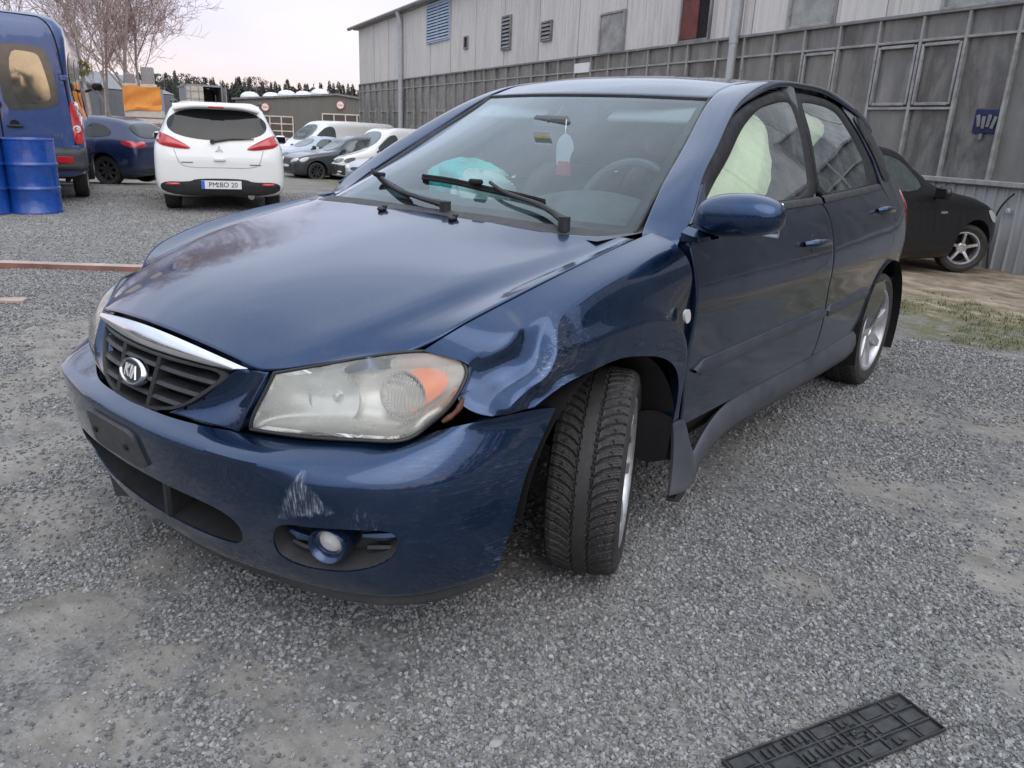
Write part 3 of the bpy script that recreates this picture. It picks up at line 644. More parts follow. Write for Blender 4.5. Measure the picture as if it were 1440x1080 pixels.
def gvn(x, y, s, seed):
    """value noise in numpy"""
    r = np.random.default_rng(seed); T = r.random((64, 64)); u, v = x / s, y / s; i, j = np.floor(u).astype(int), np.floor(v).astype(int); a, b = u - i, v - j; a = a * a * (3 - 2 * a); b = b * b * (3 - 2 * b)
    g = lambda p, q: T[p % 64, q % 64]
    return (g(i, j) * (1 - a) + g(i + 1, j) * a) * (1 - b) + (g(i, j + 1) * (1 - a) + g(i + 1, j + 1) * a) * b
def scatter(name, pts, mat, kinds=5, seed=1, flat=.7, label=None):
    """loose stones: one object, instances on points"""
    me = bpy.data.meshes.new(name); me.from_pydata(pts[:, :3].tolist(), [], [])
    a = me.attributes.new('size', 'FLOAT', 'POINT'); a.data.foreach_set('value', pts[:, 3].astype(np.float32))
    o = link(name, me); ng = bpy.data.node_groups.new(name, 'GeometryNodeTree')
    ng.interface.new_socket('Geometry', in_out='INPUT', socket_type='NodeSocketGeometry'); ng.interface.new_socket('Geometry', in_out='OUTPUT', socket_type='NodeSocketGeometry')
    N = ng.nodes; L = ng.links; gi = N.new('NodeGroupInput'); go = N.new('NodeGroupOutput'); jn = N.new('GeometryNodeGeometryToInstance')
    for k in range(kinds):
        ico = N.new('GeometryNodeMeshIcoSphere'); ico.inputs['Radius'].default_value = .5; ico.inputs['Subdivisions'].default_value = 2 if kinds > 3 else 1
        sp_ = N.new('GeometryNodeSetPosition'); nt = N.new('ShaderNodeTexNoise'); nt.inputs['Scale'].default_value = 1.9; nt.noise_dimensions = '4D'; nt.inputs['W'].default_value = k * 7.3 + seed; nt.inputs['Detail'].default_value = 1.
        vm = N.new('ShaderNodeVectorMath'); vm.operation = 'MULTIPLY_ADD'; vm.inputs[1].default_value = (1.5, 1.5, 1.5); vm.inputs[2].default_value = (-.75, -.75, -.75); L.new(nt.outputs['Color'], vm.inputs[0])
        L.new(ico.outputs[0], sp_.inputs[0]); L.new(vm.outputs[0], sp_.inputs['Offset'])
        tr = N.new('GeometryNodeTransform'); r_ = np.random.default_rng(k + seed); tr.inputs['Scale'].default_value = (1, float(r_.uniform(.6, .95)), float(r_.uniform(.5, .8))); L.new(sp_.outputs[0], tr.inputs[0])
        sm_ = N.new('GeometryNodeSetMaterial'); sm_.inputs['Material'].default_value = mat; L.new(tr.outputs[0], sm_.inputs[0]); L.new(sm_.outputs[0], jn.inputs[0])
    ip = N.new('GeometryNodeInstanceOnPoints'); L.new(gi.outputs[0], ip.inputs['Points']); L.new(jn.outputs[0], ip.inputs['Instance']); ip.inputs['Pick Instance'].default_value = True
    rv = N.new('FunctionNodeRandomValue'); rv.data_type = 'FLOAT_VECTOR'; rv.inputs[0].default_value = (-.5, -.5, 0); rv.inputs[1].default_value = (.5, .5, 6.283); L.new(rv.outputs[0], ip.inputs['Rotation'])
    na = N.new('GeometryNodeInputNamedAttribute'); na.data_type = 'FLOAT'; na.inputs[0].default_value = 'size'; L.new(na.outputs[0], ip.inputs['Scale']); L.new(ip.outputs[0], go.inputs[0])
    md = o.modifiers.new('scatter', 'NODES'); md.node_group = ng; tag(o, label, None, None, 'stuff'); return o
def sector(n, r0, r1, p=1.):
    r = (r0 ** (2 * p) + rng.random(n) * (r1 ** (2 * p) - r0 ** (2 * p))) ** (1 / (2 * p)); a = np.radians(219 + rng.uniform(-58, 58, n)); return CAMP[0] + r * np.cos(a), CAMP[1] + r * np.sin(a), r
x, y, r = sector(450000, .95, 7.6, .62)
dens = .55 * gvn(x, y, .55, 3) + .3 * gvn(x, y, .21, 4) + .15 * gvn(x, y, 1.6, 5); dw = .902 * x - .431 * y
left = sm(-(x - 1.67) * .63 + (y - 1.84) * -.0, -9, 9)
pm_ = np.zeros(len(x))
for px, py, pr in PATCH: pm_ = np.maximum(pm_, sm(pr - np.hypot(x - px, y - py) + (gvn(x, y, .16, 77) - .5) * pr * 1.3, 0, pr * .5))
keep = (rng.random(len(x)) < np.clip(sm(dens, .34, .50) * .97 + .10 - .88 * pm_, .05, 1)) & (dw > -4.3 + .8 * gvn(x, y, .5, 9))
x, y, r = x[keep], y[keep], r[keep]
size = (.0062 + .0052 * rng.random(len(x)) ** 1.6 + .0009 * np.maximum(r - 2, 0)) * (1 + .5 * (rng.random(len(x)) < .03)) * 1.12
scatter('gravel', np.stack([x, y, gz(x, y) + size * .18, size], 1), MT['stone'], 6, 1)
x, y, r = sector(95000, .95, 6.5, .6); ok = np.zeros(len(x), bool)
for px, py, pr in PATCH: ok |= np.hypot(x - px, y - py) < pr * 1.5
x, y = x[ok], y[ok]; s_ = .0022 + .0038 * rng.random(len(x)) ** 2; scatter('grit', np.stack([x, y, gz(x, y) + s_ * .1, s_], 1), MT['stone'], 3, 5)
x, y, r = sector(200000, 6.6, 15., .8); dens = .55 * gvn(x, y, .9, 13) + .45 * gvn(x, y, 2.3, 14); dw = .902 * x - .431 * y
keep = (rng.random(len(x)) < sm(dens, .30, .56) * .9 + .08) & (dw > -4.3) & ((r > 7.4) | (rng.random(len(x)) < .5)); x, y, r = x[keep], y[keep], r[keep]; s_ = .011 + .010 * rng.random(len(x)) ** 1.5
scatter('far_gravel', np.stack([x, y, gz(x, y) + s_ * .1, s_], 1), MT['stone'], 3, 6)
# a few larger pale stones and crumbs
x, y, r = sector(420, 1., 9., .7); s_ = .012 + .016 * rng.random(len(x)) ** 3
scatter('loose_stones', np.stack([x, y, gz(x, y) + s_ * .15, s_], 1), MT['stone'], 4, 9)
def tufts(name, px, py, h, n=7, seed=0, mat=None):
    m = MB(); r_ = np.random.default_rng(seed)
    for X, Y, H in zip(px, py, h):
        for _ in range(n):
            a = r_.uniform(0, 6.28); b = r_.uniform(.2, 1.) * H; o = A(X + r_.normal() * .02, Y + r_.normal() * .02, float(gz(X, Y)) - .002); d = A(math.cos(a), math.sin(a), 0); w = A(-d[1], d[0], 0) * .0022; lean = r_.uniform(.2, 1.1)
            m.add([o - w, o + w, o + w * .7 + d * b * lean * .4 + A(0, 0, b * .6), o - w * .7 + d * b * lean * .4 + A(0, 0, b * .6), o + d * b * lean + A(0, 0, b * .8)], [(0, 1, 2, 3), (3, 2, 4)])
    return tag(m.build(name, mat or MT['grass']), kind='stuff')
n = 9000; s1 = rng.uniform(-9, 3, n); dd = rng.uniform(-6.2, -3.9, n); X = dd * .902 - s1 * .431 * 1.; Y = -dd * .431 - s1 * .902
ok = (gvn(X, Y, .35, 21) + .5 * gvn(X, Y, .9, 22) > .82) & (X > -12); X, Y = X[ok], Y[ok]
tufts('grass', X, Y, rng.uniform(.02, .055, len(X)), 6, 5)
n = 1400; X = rng.uniform(-7, -2.2, n); Y = rng.uniform(-14, -9, n); ok = gvn(X, Y, .6, 31) > .6; tufts('weeds', X[ok], Y[ok], rng.uniform(.03, .09, ok.sum()), 5, 6)
PX = [.02, -.52, -1.05, -.85, .35]; PY = [2.12, 1.62, 1.85, 1.30, 1.62]
tufts('small_weeds', PX, PY, [.02] * 5, 14, 8)

# ---------------------------------------------------------------- the metal-clad hall on the right
K = 1.23; WP = CAMP + K * (A(-8.012, .641, 0) - CAMP); WA = math.atan2(-.902, -.431)
hall = thing('metal_hall', 'long grey metal-clad hall with a band of grimy window panes and streaked upper cladding', 'building', (WP[0], WP[1], 0), WA)
wx = lambda s: K * s
wz = lambda z: K * z + CAMP[2] * (1 - K)
ZB, ZT1, ZT2, ZT = wz(.87), wz(1.635), wz(2.36), wz(2.62)
S0, S1 = wx(-7), wx(27.0)
m = MB(); m.box(((S0 + S1) / 2, -6.06, wz(4.62) / 2 - .5), (S1 - S0, 12, wz(4.62) + 1.)); m.build('core', MT['void'], hall)
# ribbed sheets under the windows
zl0 = -1.0
def ribsheet(w, h, pitch, dep, name):
    m = MB(); xs_ = [0]; ys_ = [0]; k = int(round(w / pitch)); p = w / k
    pr = []
    for i in range(k): b = i * p; pr += [(b, 0), (b + p * .82, 0), (b + p * .87, dep), (b + p * .95, dep)]
    pr.append((w, 0)); pr = np.array(pr); G = np.stack([np.stack([pr[:, 0], pr[:, 1], np.full(len(pr), z)], 1) for z in (0, h)]); m.grid(G); G2 = G.copy(); G2[..., 1] = -.02; m.grid(np.stack([G[1], G2[1]])); m.grid(np.stack([G[:, 0], G2[:, 0]])); m.grid(np.stack([G[:, -1], G2[:, -1]]))
    return m.mesh(name, MT['clad_low'], ang=20)
SH = ribsheet(wx(.86), ZB - .02 - zl0, wx(.125), .035, 'wall_sheet'); n = int((S1 - S0) / wx(.87))
for i in range(n): o = link('wall_sheet', SH, hall); o.location = (S0 + i * wx(.87), .02 + .003 * (i % 3), zl0)
m = MB(); m.box(((S0 + S1) / 2, .05, ZB + .015), (S1 - S0, .14, .07), ch=.01); m.build('window_sill', MT['mullion'], hall)
m = MB(); m.box(((S0 + S1) / 2, .04, ZT + .02), (S1 - S0, .12, .05), ch=.008); m.build('band_flashing', MT['zinc'], hall)
# mullions as measured, then a regular rhythm towards the far end
mul = [-6.3, -5.65, -5.0, -4.4, -3.8, -3.2, -2.6, -2.05, -1.5, -.9, -.3, .32, .90, 1.46, 2.055, 2.66, 3.26, 3.83, 4.45, 5.06, 5.79, 6.28, 6.91, 7.56, 8.21, 8.86, 9.51, 10.21, 10.83, 11.49, 12.2, 12.86, 13.57, 14.22, 14.97, 15.69, 16.36, 17.13, 17.91, 18.56, 19.28, 20.02, 20.7, 21.57, 22.33, 23.05, 23.82, 24.62, 25.46, 26.35, 27.0]
_pm = {}
def unit_box(name, d, mat, ch=0.):
    k = (name, tuple(round(a, 3) for a in d))
    if k not in _pm: q = MB(); q.box((0, 0, 0), d, ch=ch); _pm[k] = q.mesh(name, mat, smooth=False)
    return _pm[k]
for i, s in enumerate(mul):
    o = link('mullion', unit_box('mullion', (.042, .09, ZT - ZB), MT['mullion'], .008), hall); o.location = (wx(s), .045, (ZB + ZT) / 2)
for i, (a, b) in enumerate(zip(mul[:-1], mul[1:])):
    low = i % 2 == 1 if a > 7 else (a > 0.85 and a < 2.0) or (a > 3.2 and a < 3.9)
    rows = [(ZB + .05, ZT2), (ZT2, ZT)] if not low else [(ZB + .05, ZT1), (ZT1, ZT2), (ZT2, ZT)]
    w = round((wx(b) - wx(a)) / .05) * .05 + .03
    for z0, z1 in rows:
        h = round(z1 - z0, 2); o = link('pane', unit_box('pane', (w, .012, h), MT['pane']), hall); o.location = ((wx(a) + wx(b)) / 2, .020 + .004 * rng.random(), (z0 + z1) / 2); o.rotation_euler = (rng.normal() * .012, 0, rng.normal() * .014)
        if z0 > ZB + .1: o = link('transom', unit_box('transom', (w - .045, .06, .034), MT['mullion'], .006), hall); o.location = ((wx(a) + wx(b)) / 2, .05, z0)
# opening casement frames standing proud
for a, b in ((1.46, 2.055), (.90, 1.46), (2.66, 3.26)):
    x0, x1 = wx(a) + .06, wx(b) - .06; m = MB()
    for c, d in (((x0, 0, (ZT1 + ZT2) / 2), (.04, .05, ZT2 - ZT1 - .1)), ((x1, 0, (ZT1 + ZT2) / 2), (.04, .05, ZT2 - ZT1 - .1)), (((x0 + x1) / 2, 0, ZT1 + .06), (x1 - x0 - .05, .05, .04)), (((x0 + x1) / 2, 0, ZT2 - .06), (x1 - x0 - .05, .05, .04))): m.box((c[0], .062, c[2]), d, ch=.006)
    m.build('casement', MT['mullion'], hall)
# upper cladding panels
sm_ = [-7, -6.1, -5.2, -4.3, -3.4, -2.5, -1.6, -.7, .2, 1.1, 2.03, 2.81, 3.6, 4.36, 5.2, 6.1, 6.87, 7.75, 8.55, 9.48, 10.51, 11.24, 12.1, 13.1, 13.97, 14.91, 15.84, 16.76, 17.74, 18.48, 19.79, 20.9, 21.9, 22.9, 23.84, 24.79, 25.86, 27.0]
OPN = {'louv': (16.8, 18.72, 3.55, 4.56), 'hole': (15.4, 15.65, 3.21, 3.49), 'lv1': (12.71, 13.18, 3.02, 3.73), 'lv2': (10.63, 11.07, 3.06, 3.42), 'w1': (7.77, 8.6, 2.64, 3.33), 'red': (5.31, 6.05, 2.67, 3.30), 'w3': (2.84, 3.6, 2.66, 3.30), 'w4': (.52, 1.25, 2.655, 3.3), 'w5': (-1.9, -1.2, 2.655, 3.3)}
ztop = wz(4.62)
for i, (a, b) in enumerate(zip(sm_[:-1], sm_[1:])):
    m = MB(); x0, x1 = wx(a) + .011, wx(b) - .011; k = max(3, int((x1 - x0) / .16)); pr = [(x0, 0)]
    for j in range(k): u0 = x0 + (x1 - x0) * (j + .5) / k; pr += [(u0 - .012, 0), (u0 - .005, .011), (u0 + .005, .011), (u0 + .012, 0)]
    pr.append((x1, 0)); pr = np.array(pr); off = .03 + .012 * (i % 2) + .006 * rng.random()
    G = np.stack([np.stack([pr[:, 0] - x0, pr[:, 1], np.full(len(pr), z)], 1) for z in (ZT + .05, ztop)]); m.grid(G)
    for e in (0, -1): Q = G[:, e].copy(); Q2 = Q.copy(); Q2[:, 1] -= .06; m.grid(np.stack([Q, Q2]))
    Q = G[0].copy(); Q[:, 1] -= .06; m.grid(np.stack([G[0], Q]))
    o = m.build('cladding_panel', MT['clad'], hall, ang=20); o.location = (x0, off, 0)
def wbox(s0, s1, z0, z1): return (wx((s0 + s1) / 2), wz((z0 + z1) / 2), abs(wx(s1 - s0)), K * (z1 - z0))
def openframe(key, name, fmat, pmat, kind):
    cx, cz, w, h = wbox(*OPN[key]); m = MB(); f = .05
    for c, d in (((cx - w / 2, cz), (f, h + f)), ((cx + w / 2, cz), (f, h + f)), ((cx, cz - h / 2), (w - f, f)), ((cx, cz + h / 2), (w - f, f))): m.box((c[0], .065, c[1]), (d[0], .07, d[1]), ch=.006)
    wd = m.build(name, fmat, hall); m = MB(); m.box((cx, .052, cz), (w - f, .03, h - f)); 
    if kind == 'pane': m.build('pane', pmat, wd)
    else:
        m.build('opening', MT['void'], wd); nsl = max(4, int(h / .10)); cols = 2 if kind == 'slat2' else 1
        for cI in range(cols):
            ww = (w - f) / cols - .02
            for j in range(nsl):
                q = MB(); q.box((cx - (w - f) / 2 + ww / 2 + .01 + cI * (ww + .02), .085, cz - h / 2 + f / 2 + (j + .5) * (h - f) / nsl), (ww, .012, (h - f) / nsl * .92), R=rotx(.5), ch=.003); q.build('slat', pmat, wd)
        if cols == 2: q = MB(); q.box((cx, .09, cz), (.04, .03, h)); q.build('post', fmat, wd)
    return wd
openframe('louv', 'louvre', MT['louvre_blue'], MT['louvre_blue'], 'slat2')
for k in ('lv1', 'lv2'): openframe(k, 'vent_louvre', MT['zinc'], MT['zinc'], 'slat')
openframe('hole', 'vent_hole', MT['zinc'], MT['void'], 'pane')
for k in ('w1', 'w3', 'w4', 'w5'): openframe(k, 'window', MT['mullion'], MT['window_grey'], 'pane')
wd = openframe('red', 'window', MT['zinc'], MT['void'], 'pane'); cx, cz, w, h = wbox(5.6, 6.02, 2.70, 3.28); m = MB(); m.box((cx, .075, cz), (w, .02, h)); m.build('shutter', MT['red_door'], wd)
# eaves, gutter, pipes
m = MB(); m.box(((S0 + S1) / 2 + .2, .02, ztop + .06), (S1 - S0 + .5, .34, .10), ch=.01); m.build('roof_edge', MT['zinc'], hall)
m = MB(); m.tube([(S0, .26, ztop + .10), (S1 + wx(.9), .26, ztop + .10)], .075, 10); m.build('gutter', MT['zinc'], hall)
m = MB(); m.box(((S0 + S1) / 2, -5.9, ztop + .16), (S1 - S0 + .4, 12., .08)); m.build('roof', MT['zinc'], hall)
m = MB(); m.tube([(wx(21.2), .26, ztop + .06), (wx(21.2), .16, ztop - .3), (wx(21.2), .14, wz(4.0)), (wx(21.25), .14, -.9)], .105, 12); m.build('downpipe', MT['pipe'], hall)
m = MB(); m.tube([(wx(4.6), .16, ztop), (wx(4.62), .15, wz(2.6)), (wx(4.62), .15, -.8)], .075, 14)
for z in (2.55, 1.2): m.cyl((wx(4.62), .15, wz(z)), (wx(4.62), .15, wz(z) + .09), .086, n=14)
m.build('downpipe', MT['pipe'], hall)
m = MB(); m.box((wx(9.2), .075, wz(2.43)), (wx(.6), .02, K * .18), ch=.004); m.build('notice', MT['white'], hall)
# smashed pane patched with blue sheet, loose cable and clip
cx, cz, w, h = wbox(.33, .62, 1.38, 1.63); m = MB(); m.box((cx, .045, cz), (w, .03, h), ch=.008); bp = m.build('blue_patch', MT['audi_blue'], hall)
m = MB()
for k in range(4): m.box((cx - w * .32 + k * w * .2, .07, cz - h * .06 + .02 * (k % 2)), (w * .13, .02, h * .5), ch=.004, R=roty(.15 * (k - 1.5)))
m.box((cx + w * .1, .065, cz - h * .62), (.05, .012, .07)); m.build('torn_sheet', MT['zinc'], bp)
m = MB(); m.tube(spl([(wx(-.02), .08, wz(.80)), (wx(.06), .09, wz(.70)), (wx(.12), .085, wz(.55)), (wx(.13), .08, wz(.3)), (wx(.09), .08, wz(.0))], 24), .012, 6); m.build('cable', MT['black_trim'], hall)
m = MB(); m.tube([(wx(.125), .085, wz(.56)), (wx(.13), .085, wz(.38))], .02, 8); m.build('conduit', MT['pipe'], hall)
m = MB(); m.box((wx(.0), .08, wz(.62)), (.05, .05, .07), ch=.01); m.build('cable_clip', MT['pipe'], hall)
# ---------------------------------------------------------------- the damaged blue hatchback
def flat_lift(fr, nrm):
    nrm = np.array(nrm, float)
    return lambda q: (np.array([fr(*p) for p in q]), np.tile(nrm, (len(q), 1)))
def side_lift(s, off=0.):
    def f(q):
        x, z = q[:, 0], q[:, 1]; e = 2e-3
        P = np.stack([x, S(x, z) + off, z], 1)
        N = np.stack([-(S(x + e, z) - S(x - e, z)) / (2 * e), np.ones(len(q)), -(S(x, z + e) - S(x, z - e)) / (2 * e)], 1); N /= np.linalg.norm(N, axis=1, keepdims=True)
        k = np.array([1, s, 1]); return P * k, N * k
    return f
def slift3(s): 
    g = side_lift(s); return lambda q: g(q)[0]

TYRE_R, TYRE_W = .302, .195
def tyre_mesh(name, n=720, m=58, R=TYRE_R, W=TYRE_W, rim=.215, pitch=62, deep=.0075, mat=None):
    w = np.linspace(-W / 2 * .93, W / 2 * .93, m); th = np.linspace(0, 2 * math.pi, n, endpoint=False)
    Wg, Tg = np.meshgrid(w, th); a = np.abs(Wg); s = Tg / (2 * math.pi) * pitch
    crown = R - .9 * Wg ** 2 - np.where(a > W * .40, (a - W * .40) * .45, 0)
    side_ph = np.where(Wg > 0, 0., .5)
    g = 2.5 * (1 - np.exp(-a / .034)) + .25 * np.exp(-((a - .07) / .012) ** 2) * 0
    ph = s - g + side_ph
    fr = ph - np.floor(ph)
    lat = (np.minimum(fr, 1 - fr) < .10) & (a > .016)
    zig = .0205 + .0035 * np.abs((s * 1. + side_ph) % 1 - .5) * 2
    lon = np.abs(a - zig) < .0024
    sip = (np.abs(((ph * 4) % 1) - .5) < .14) & (a > .032) & (a < .088)
    notch = (np.abs(a - .060 - .006 * np.sin(ph * 6.28)) < .0022) & (fr > .2) & (fr < .55)
    h = crown - deep * (lat | lon) - .0022 * (sip & ~lat) - .004 * notch
    P = np.stack([h * np.cos(Tg), Wg, h * np.sin(Tg)], 2)
    mb = MB(); mb.grid(P.transpose(1, 0, 2), wrap=True, flip=True)
    e = W / 2; rs = float(crown[0, -1])
    for sg in (1, -1):
        prof = [(rs, sg * e * .93), (rs - .008, sg * e * .985), (rs - .022, sg * e * 1.005), ((rs + rim) / 2 + .008, sg * e * 1.03), ((rs + rim) / 2 + .006, sg * e * 1.04), ((rs + rim) / 2 + .004, sg * e * 1.025), (rim + .018, sg * e * .985), (rim + .006, sg * e * .94), (rim + .003, sg * e * .90), (rim - .01, sg * e * .88)]
        a_ = np.arange(96) * 2 * math.pi / 96
        G = np.stack([np.stack([r * np.cos(a_), np.full(96, y), r * np.sin(a_)], 1) for r, y in prof]); mb.grid(G, wrap=True, flip=sg > 0)
    return mb.mesh(name, mat or MT['rubber'], ang=34)
def rim_mesh(name, nsp=7, r=.215, W=TYRE_W, twin=False, mat=None, back=None, open_=1.0):
    mb = MB(); e = W / 2
    mb.lathe([(r + .006, e * .93), (r + .002, e * .98), (r - .008, e * .985), (r - .014, e * .93), (r - .022, e * .80), (r - .026, e * .3), (r - .03, -e * .8)], n=64)
    def spoke(a, w0, w1):
        G = []
        for q in np.linspace(0, 1, 7):
            rr = .035 + (r - .015 - .035) * q; y = e * (.62 + .20 * math.sin(q * 1.6)); w = w0 + (w1 - w0) * q + .012 * max(0, q - .8) * 5 * .4
            c, s_ = math.cos(a), math.sin(a); t = np.array([-s_, 0, c]); o = np.array([c * rr, y, s_ * rr])
            G.append([o - t * w + A(0, -.028, 0), o - t * w, o - t * w * .8 + A(0, .007, 0), o + t * w * .8 + A(0, .007, 0), o + t * w, o + t * w + A(0, -.028, 0)])
        mb.grid(np.array(G))
    for k in range(nsp):
        a = 2 * math.pi * k / nsp + .3
        if twin: spoke(a - .16, .016, .011); spoke(a + .16, .016, .011)
        else: spoke(a, .021 * open_, .017 * open_)
    mb.lathe([(.068, e * .35), (.066, e * .66), (.055, e * .72), (.034, e * .72), (.030, e * .66), (.012, e * .66), (0.0001, e * .67)], n=32)
    return mb.mesh(name, mat or MT['alloy'], ang=35)
def hub_mesh(name, r=.215, W=TYRE_W):
    mb = MB(); e = W / 2
    mb.lathe([(.0001, e * .05), (.13, e * .05), (.132, -e * .1), (.20, -e * .2), (.205, -e * .6)], n=40); return mb.mesh(name, MT['void'])
ME_T = tyre_mesh('tyre', mat=MT['rubber']); ME_R = rim_mesh('rim'); ME_H = hub_mesh('brake_disc')
def wheel(parent, x, y, R, steer=0., s=1, camber=0., meshes=None, spin=0., name='wheel'):
    t, r, h = meshes or (ME_T, ME_R, ME_H)
    o = bpy.data.objects.new(name, t); COL.objects.link(o); o.parent = parent; o.name = name
    Mx = Matrix.Translation((x, y, R)) @ Matrix.Rotation(steer + (math.pi if s < 0 else 0), 4, 'Z') @ Matrix.Rotation(camber, 4, 'X') @ Matrix.Rotation(spin, 4, 'Y')
    o.matrix_local = Mx
    link('rim', r, o); link('brake_disc', h, o); return o

kia = thing('damaged_car', 'dark blue hatchback with a dented front fender, deployed airbags and the front wheel turned outwards', 'car')
NAVY, TRIM = MT['navy'], MT['black_trim']
sy = lambda P, s: P * np.array([1, s, 1.])

# hood
HD = [[(.803,0,.742),(.70,0,.800),(.5,0,.858),(.2,0,.915),(-.03,0,.958),(-.10,0,.972)],
      [(.79,.2,.731),(.69,.2,.790),(.5,.205,.850),(.2,.21,.908),(-.04,.213,.957),(-.108,.215,.970)],
      [(.768,.362,.708),(.65,.395,.770),(.48,.45,.825),(.28,.51,.878),(0,.56,.924),(-.14,.575,.956)],
      [(.741,.412,.703),(.645,.470,.757),(.493,.530,.810),(.29,.585,.866),(.016,.628,.914),(-.235,.672,.953)],
      [(.68,.487,.722),(.60,.537,.755),(.47,.59,.800),(.27,.645,.855),(0,.685,.907),(-.25,.70,.952)],
      [(.61,.577,.749),(.52,.640,.758),(.455,.688,.803),(.34,.720,.849),(.12,.737,.902),(-.24,.722,.954)]]
HD = [[(x, -y, z) for x, y, z in c] for c in HD[:0:-1]] + HD
panel('hood', loft(HD, 70, 121), MT['hood_navy'], kia, (0, 0, 1), gap=.004, r=.006, depth=.03)
for nx, ny in ((-.10, -.12), (-.11, .19)):
    m = MB(); c = A(nx + .055, ny, .966); m.box(c, (.03, .022, .014), ch=.005); m.box(c + A(-.012, 0, .008), (.014, .018, .010), ch=.003); m.build('washer_nozzle', TRIM, kia)

# chrome strip over the grille
CH = [[(.786,.322,.690),(.812,.2,.6905),(.832,0,.692)], [(.789,.335,.698),(.812,.2,.708),(.828,0,.715)], [(.772,.364,.7045),(.795,.2,.7255),(.808,0,.738)]]
CH = [c + [(x, -y, z) for x, y, z in c[-2::-1]] for c in CH]
panel('chrome_strip', loft(CH, 60, 10), MT['brushed'] if 'brushed' in MT else MT['chrome'], kia, (1, 0, 1), gap=.001, r=.003, depth=.012)

# grille: rim, slats, posts, badge
GO = [(.322,.688),(.275,.640),(.205,.585),(.11,.562),(0,.557)]
GO = GO + [(-y, z) for y, z in GO[-2::-1]] + [(-.2,.689),(0,.690),(.2,.689)]
def front_x(y, z): return .834 + (.692 - z) * .32 - .42 * y * y - .5 * abs(y) ** 3
def g_lift(off=0.):
    def f(q):
        P = np.array([(front_x(y, z) + off, y, z) for y, z in q]); return P, np.tile(A(1, 0, .1), (len(q), 1))
    return f
gr = MB(); c0 = np.array([(y * .93, .628 + (z - .628) * .9) for y, z in GO]); gl_o = chaikin(GO, 2); gl_i = chaikin(c0, 2)
rg = ring(gl_o, gl_i, g_lift(), 0, .004, .04); grille = rg.build('grille', TRIM, kia)
for zz in (.662, .627, .594):
    w = max(y for y, z in c0 if z <= zz + .03) if False else float(np.interp(zz, [.557, .585, .64, .688], [.08, .19, .265, .30]))
    ys = np.linspace(-w, w, 25); G = []
    for dz, dx in ((-.011, -.035), (-.010, -.004), (-.003, .003), (.004, -.004), (.006, -.035)):
        G.append([(front_x(y, zz) + dx, y, zz + dz - .010 * (y / .3) ** 2) for y in ys])
    m = MB(); m.grid(np.array(G)); m.build('slat', TRIM, grille, fix=True)
for yy in (-.075, .075):
    G = []
    for z in np.linspace(.563, .685, 9):
        y = yy * (1 + (z - .563) * 1.2); G.append([(front_x(y, z) - .04, y - .010, z), (front_x(y, z) + .001, y - .008, z), (front_x(y, z) + .006, y, z), (front_x(y, z) + .001, y + .008, z), (front_x(y, z) - .04, y + .010, z)])
    m = MB(); m.grid(np.array(G)); m.build('grille_post', TRIM, grille, fix=True)
m = MB(); m.grid(loft([[(.80 - .06, y, z) for y in (-.34, 0, .34)] for z in (.54, .70)], 8, 4)); m.build('radiator', MT['void'], grille, fix=True)
BC = A(front_x(0, .634) + .013, 0, .634); th = np.linspace(0, 2 * math.pi, 40, endpoint=False)
tiltb = roty(-.3); Bfr = np.stack([A(0, 1, 0), tiltb @ A(0, 0, 1), tiltb @ A(1, 0, 0)], 1)
def oval(a, b, d): return np.stack([a * np.cos(th), b * np.sin(th), np.full(40, d)], 1) @ Bfr.T + BC
m = MB(); cl = lambda X: np.concatenate([X, X[:1]])
m.grid(np.stack([cl(oval(.059, .034, -.015)), cl(oval(.059, .034, .000)), cl(oval(.056, .031, .004)), cl(oval(.052, .027, .004)), cl(oval(.050, .025, .000))])); badge = m.build('badge', MT['chrome'], grille, fix=True)
m = MB(); m.grid(np.stack([cl(oval(.0515, .0265, .000)), cl(oval(.0001, .0001, .001))])); m.build('badge_field', MT['black_trim'], badge, fix=True)
text_obj('lettering', 'KI', MT['silver'], badge, BC + Bfr @ A(-.012, -.0005, .001), Bfr, .044, .003, .95)
t_ = MB(); 
for a0, a1 in (((.009, -.0155), (.0195, .0155)), ((.0195, .0155), (.030, -.0155))):
    p0 = BC + Bfr @ A(*a0, .003); p1 = BC + Bfr @ A(*a1, .003); t_.tube([p0, p1], .0026, 6)
t_.build('lettering', MT['silver'], badge)

# bumper (one skin with openings), lower lip, plate mount, fog lamp
BG = bumper_grid(150, 90); BGf = np.concatenate([BG[:, :0:-1] * A(1, -1, 1), BG], 1); bl = sgrid(BGf)
_uu, _vv = np.meshgrid(np.linspace(0, 1, BGf.shape[1]), np.linspace(0, 1, BGf.shape[0])); _gp = BGf.reshape(-1, 3)
LU, LV = 2.6, .46   # rough metres along u and v, keeps triangles even
def buv(y, z):
    d = np.abs(_gp[:, 1] - y) + np.abs(_gp[:, 2] - z) + (_gp[:, 0] < .5) * .2; i = d.argmin(); return (_uu.ravel()[i] * LU, _vv.ravel()[i] * LV)
blift = lambda q: bl(q / A(LU, LV))
def blN(q):
    e = 3e-3; P = blift(q); N = np.cross(blift(q + [e, 0]) - blift(q - [e, 0]), blift(q + [0, e]) - blift(q - [0, e])); N /= np.linalg.norm(N, axis=1, keepdims=True); N[(N[:, 0] < 0)] *= -1; return P, N
INT = [(-.40,.362),(-.34,.396),(-.18,.398),(0,.398),(.18,.398),(.34,.396),(.400,.370),(.405,.335),(.385,.298),(.34,.284),(.18,.278),(0,.275),(-.18,.278),(-.34,.284),(-.385,.305)]
FOG = [(.515,.398),(.60,.402),(.68,.410),(.738,.405),(.742,.358),(.712,.318),(.65,.288),(.565,.281),(.515,.285),(.488,.305),(.492,.35)]
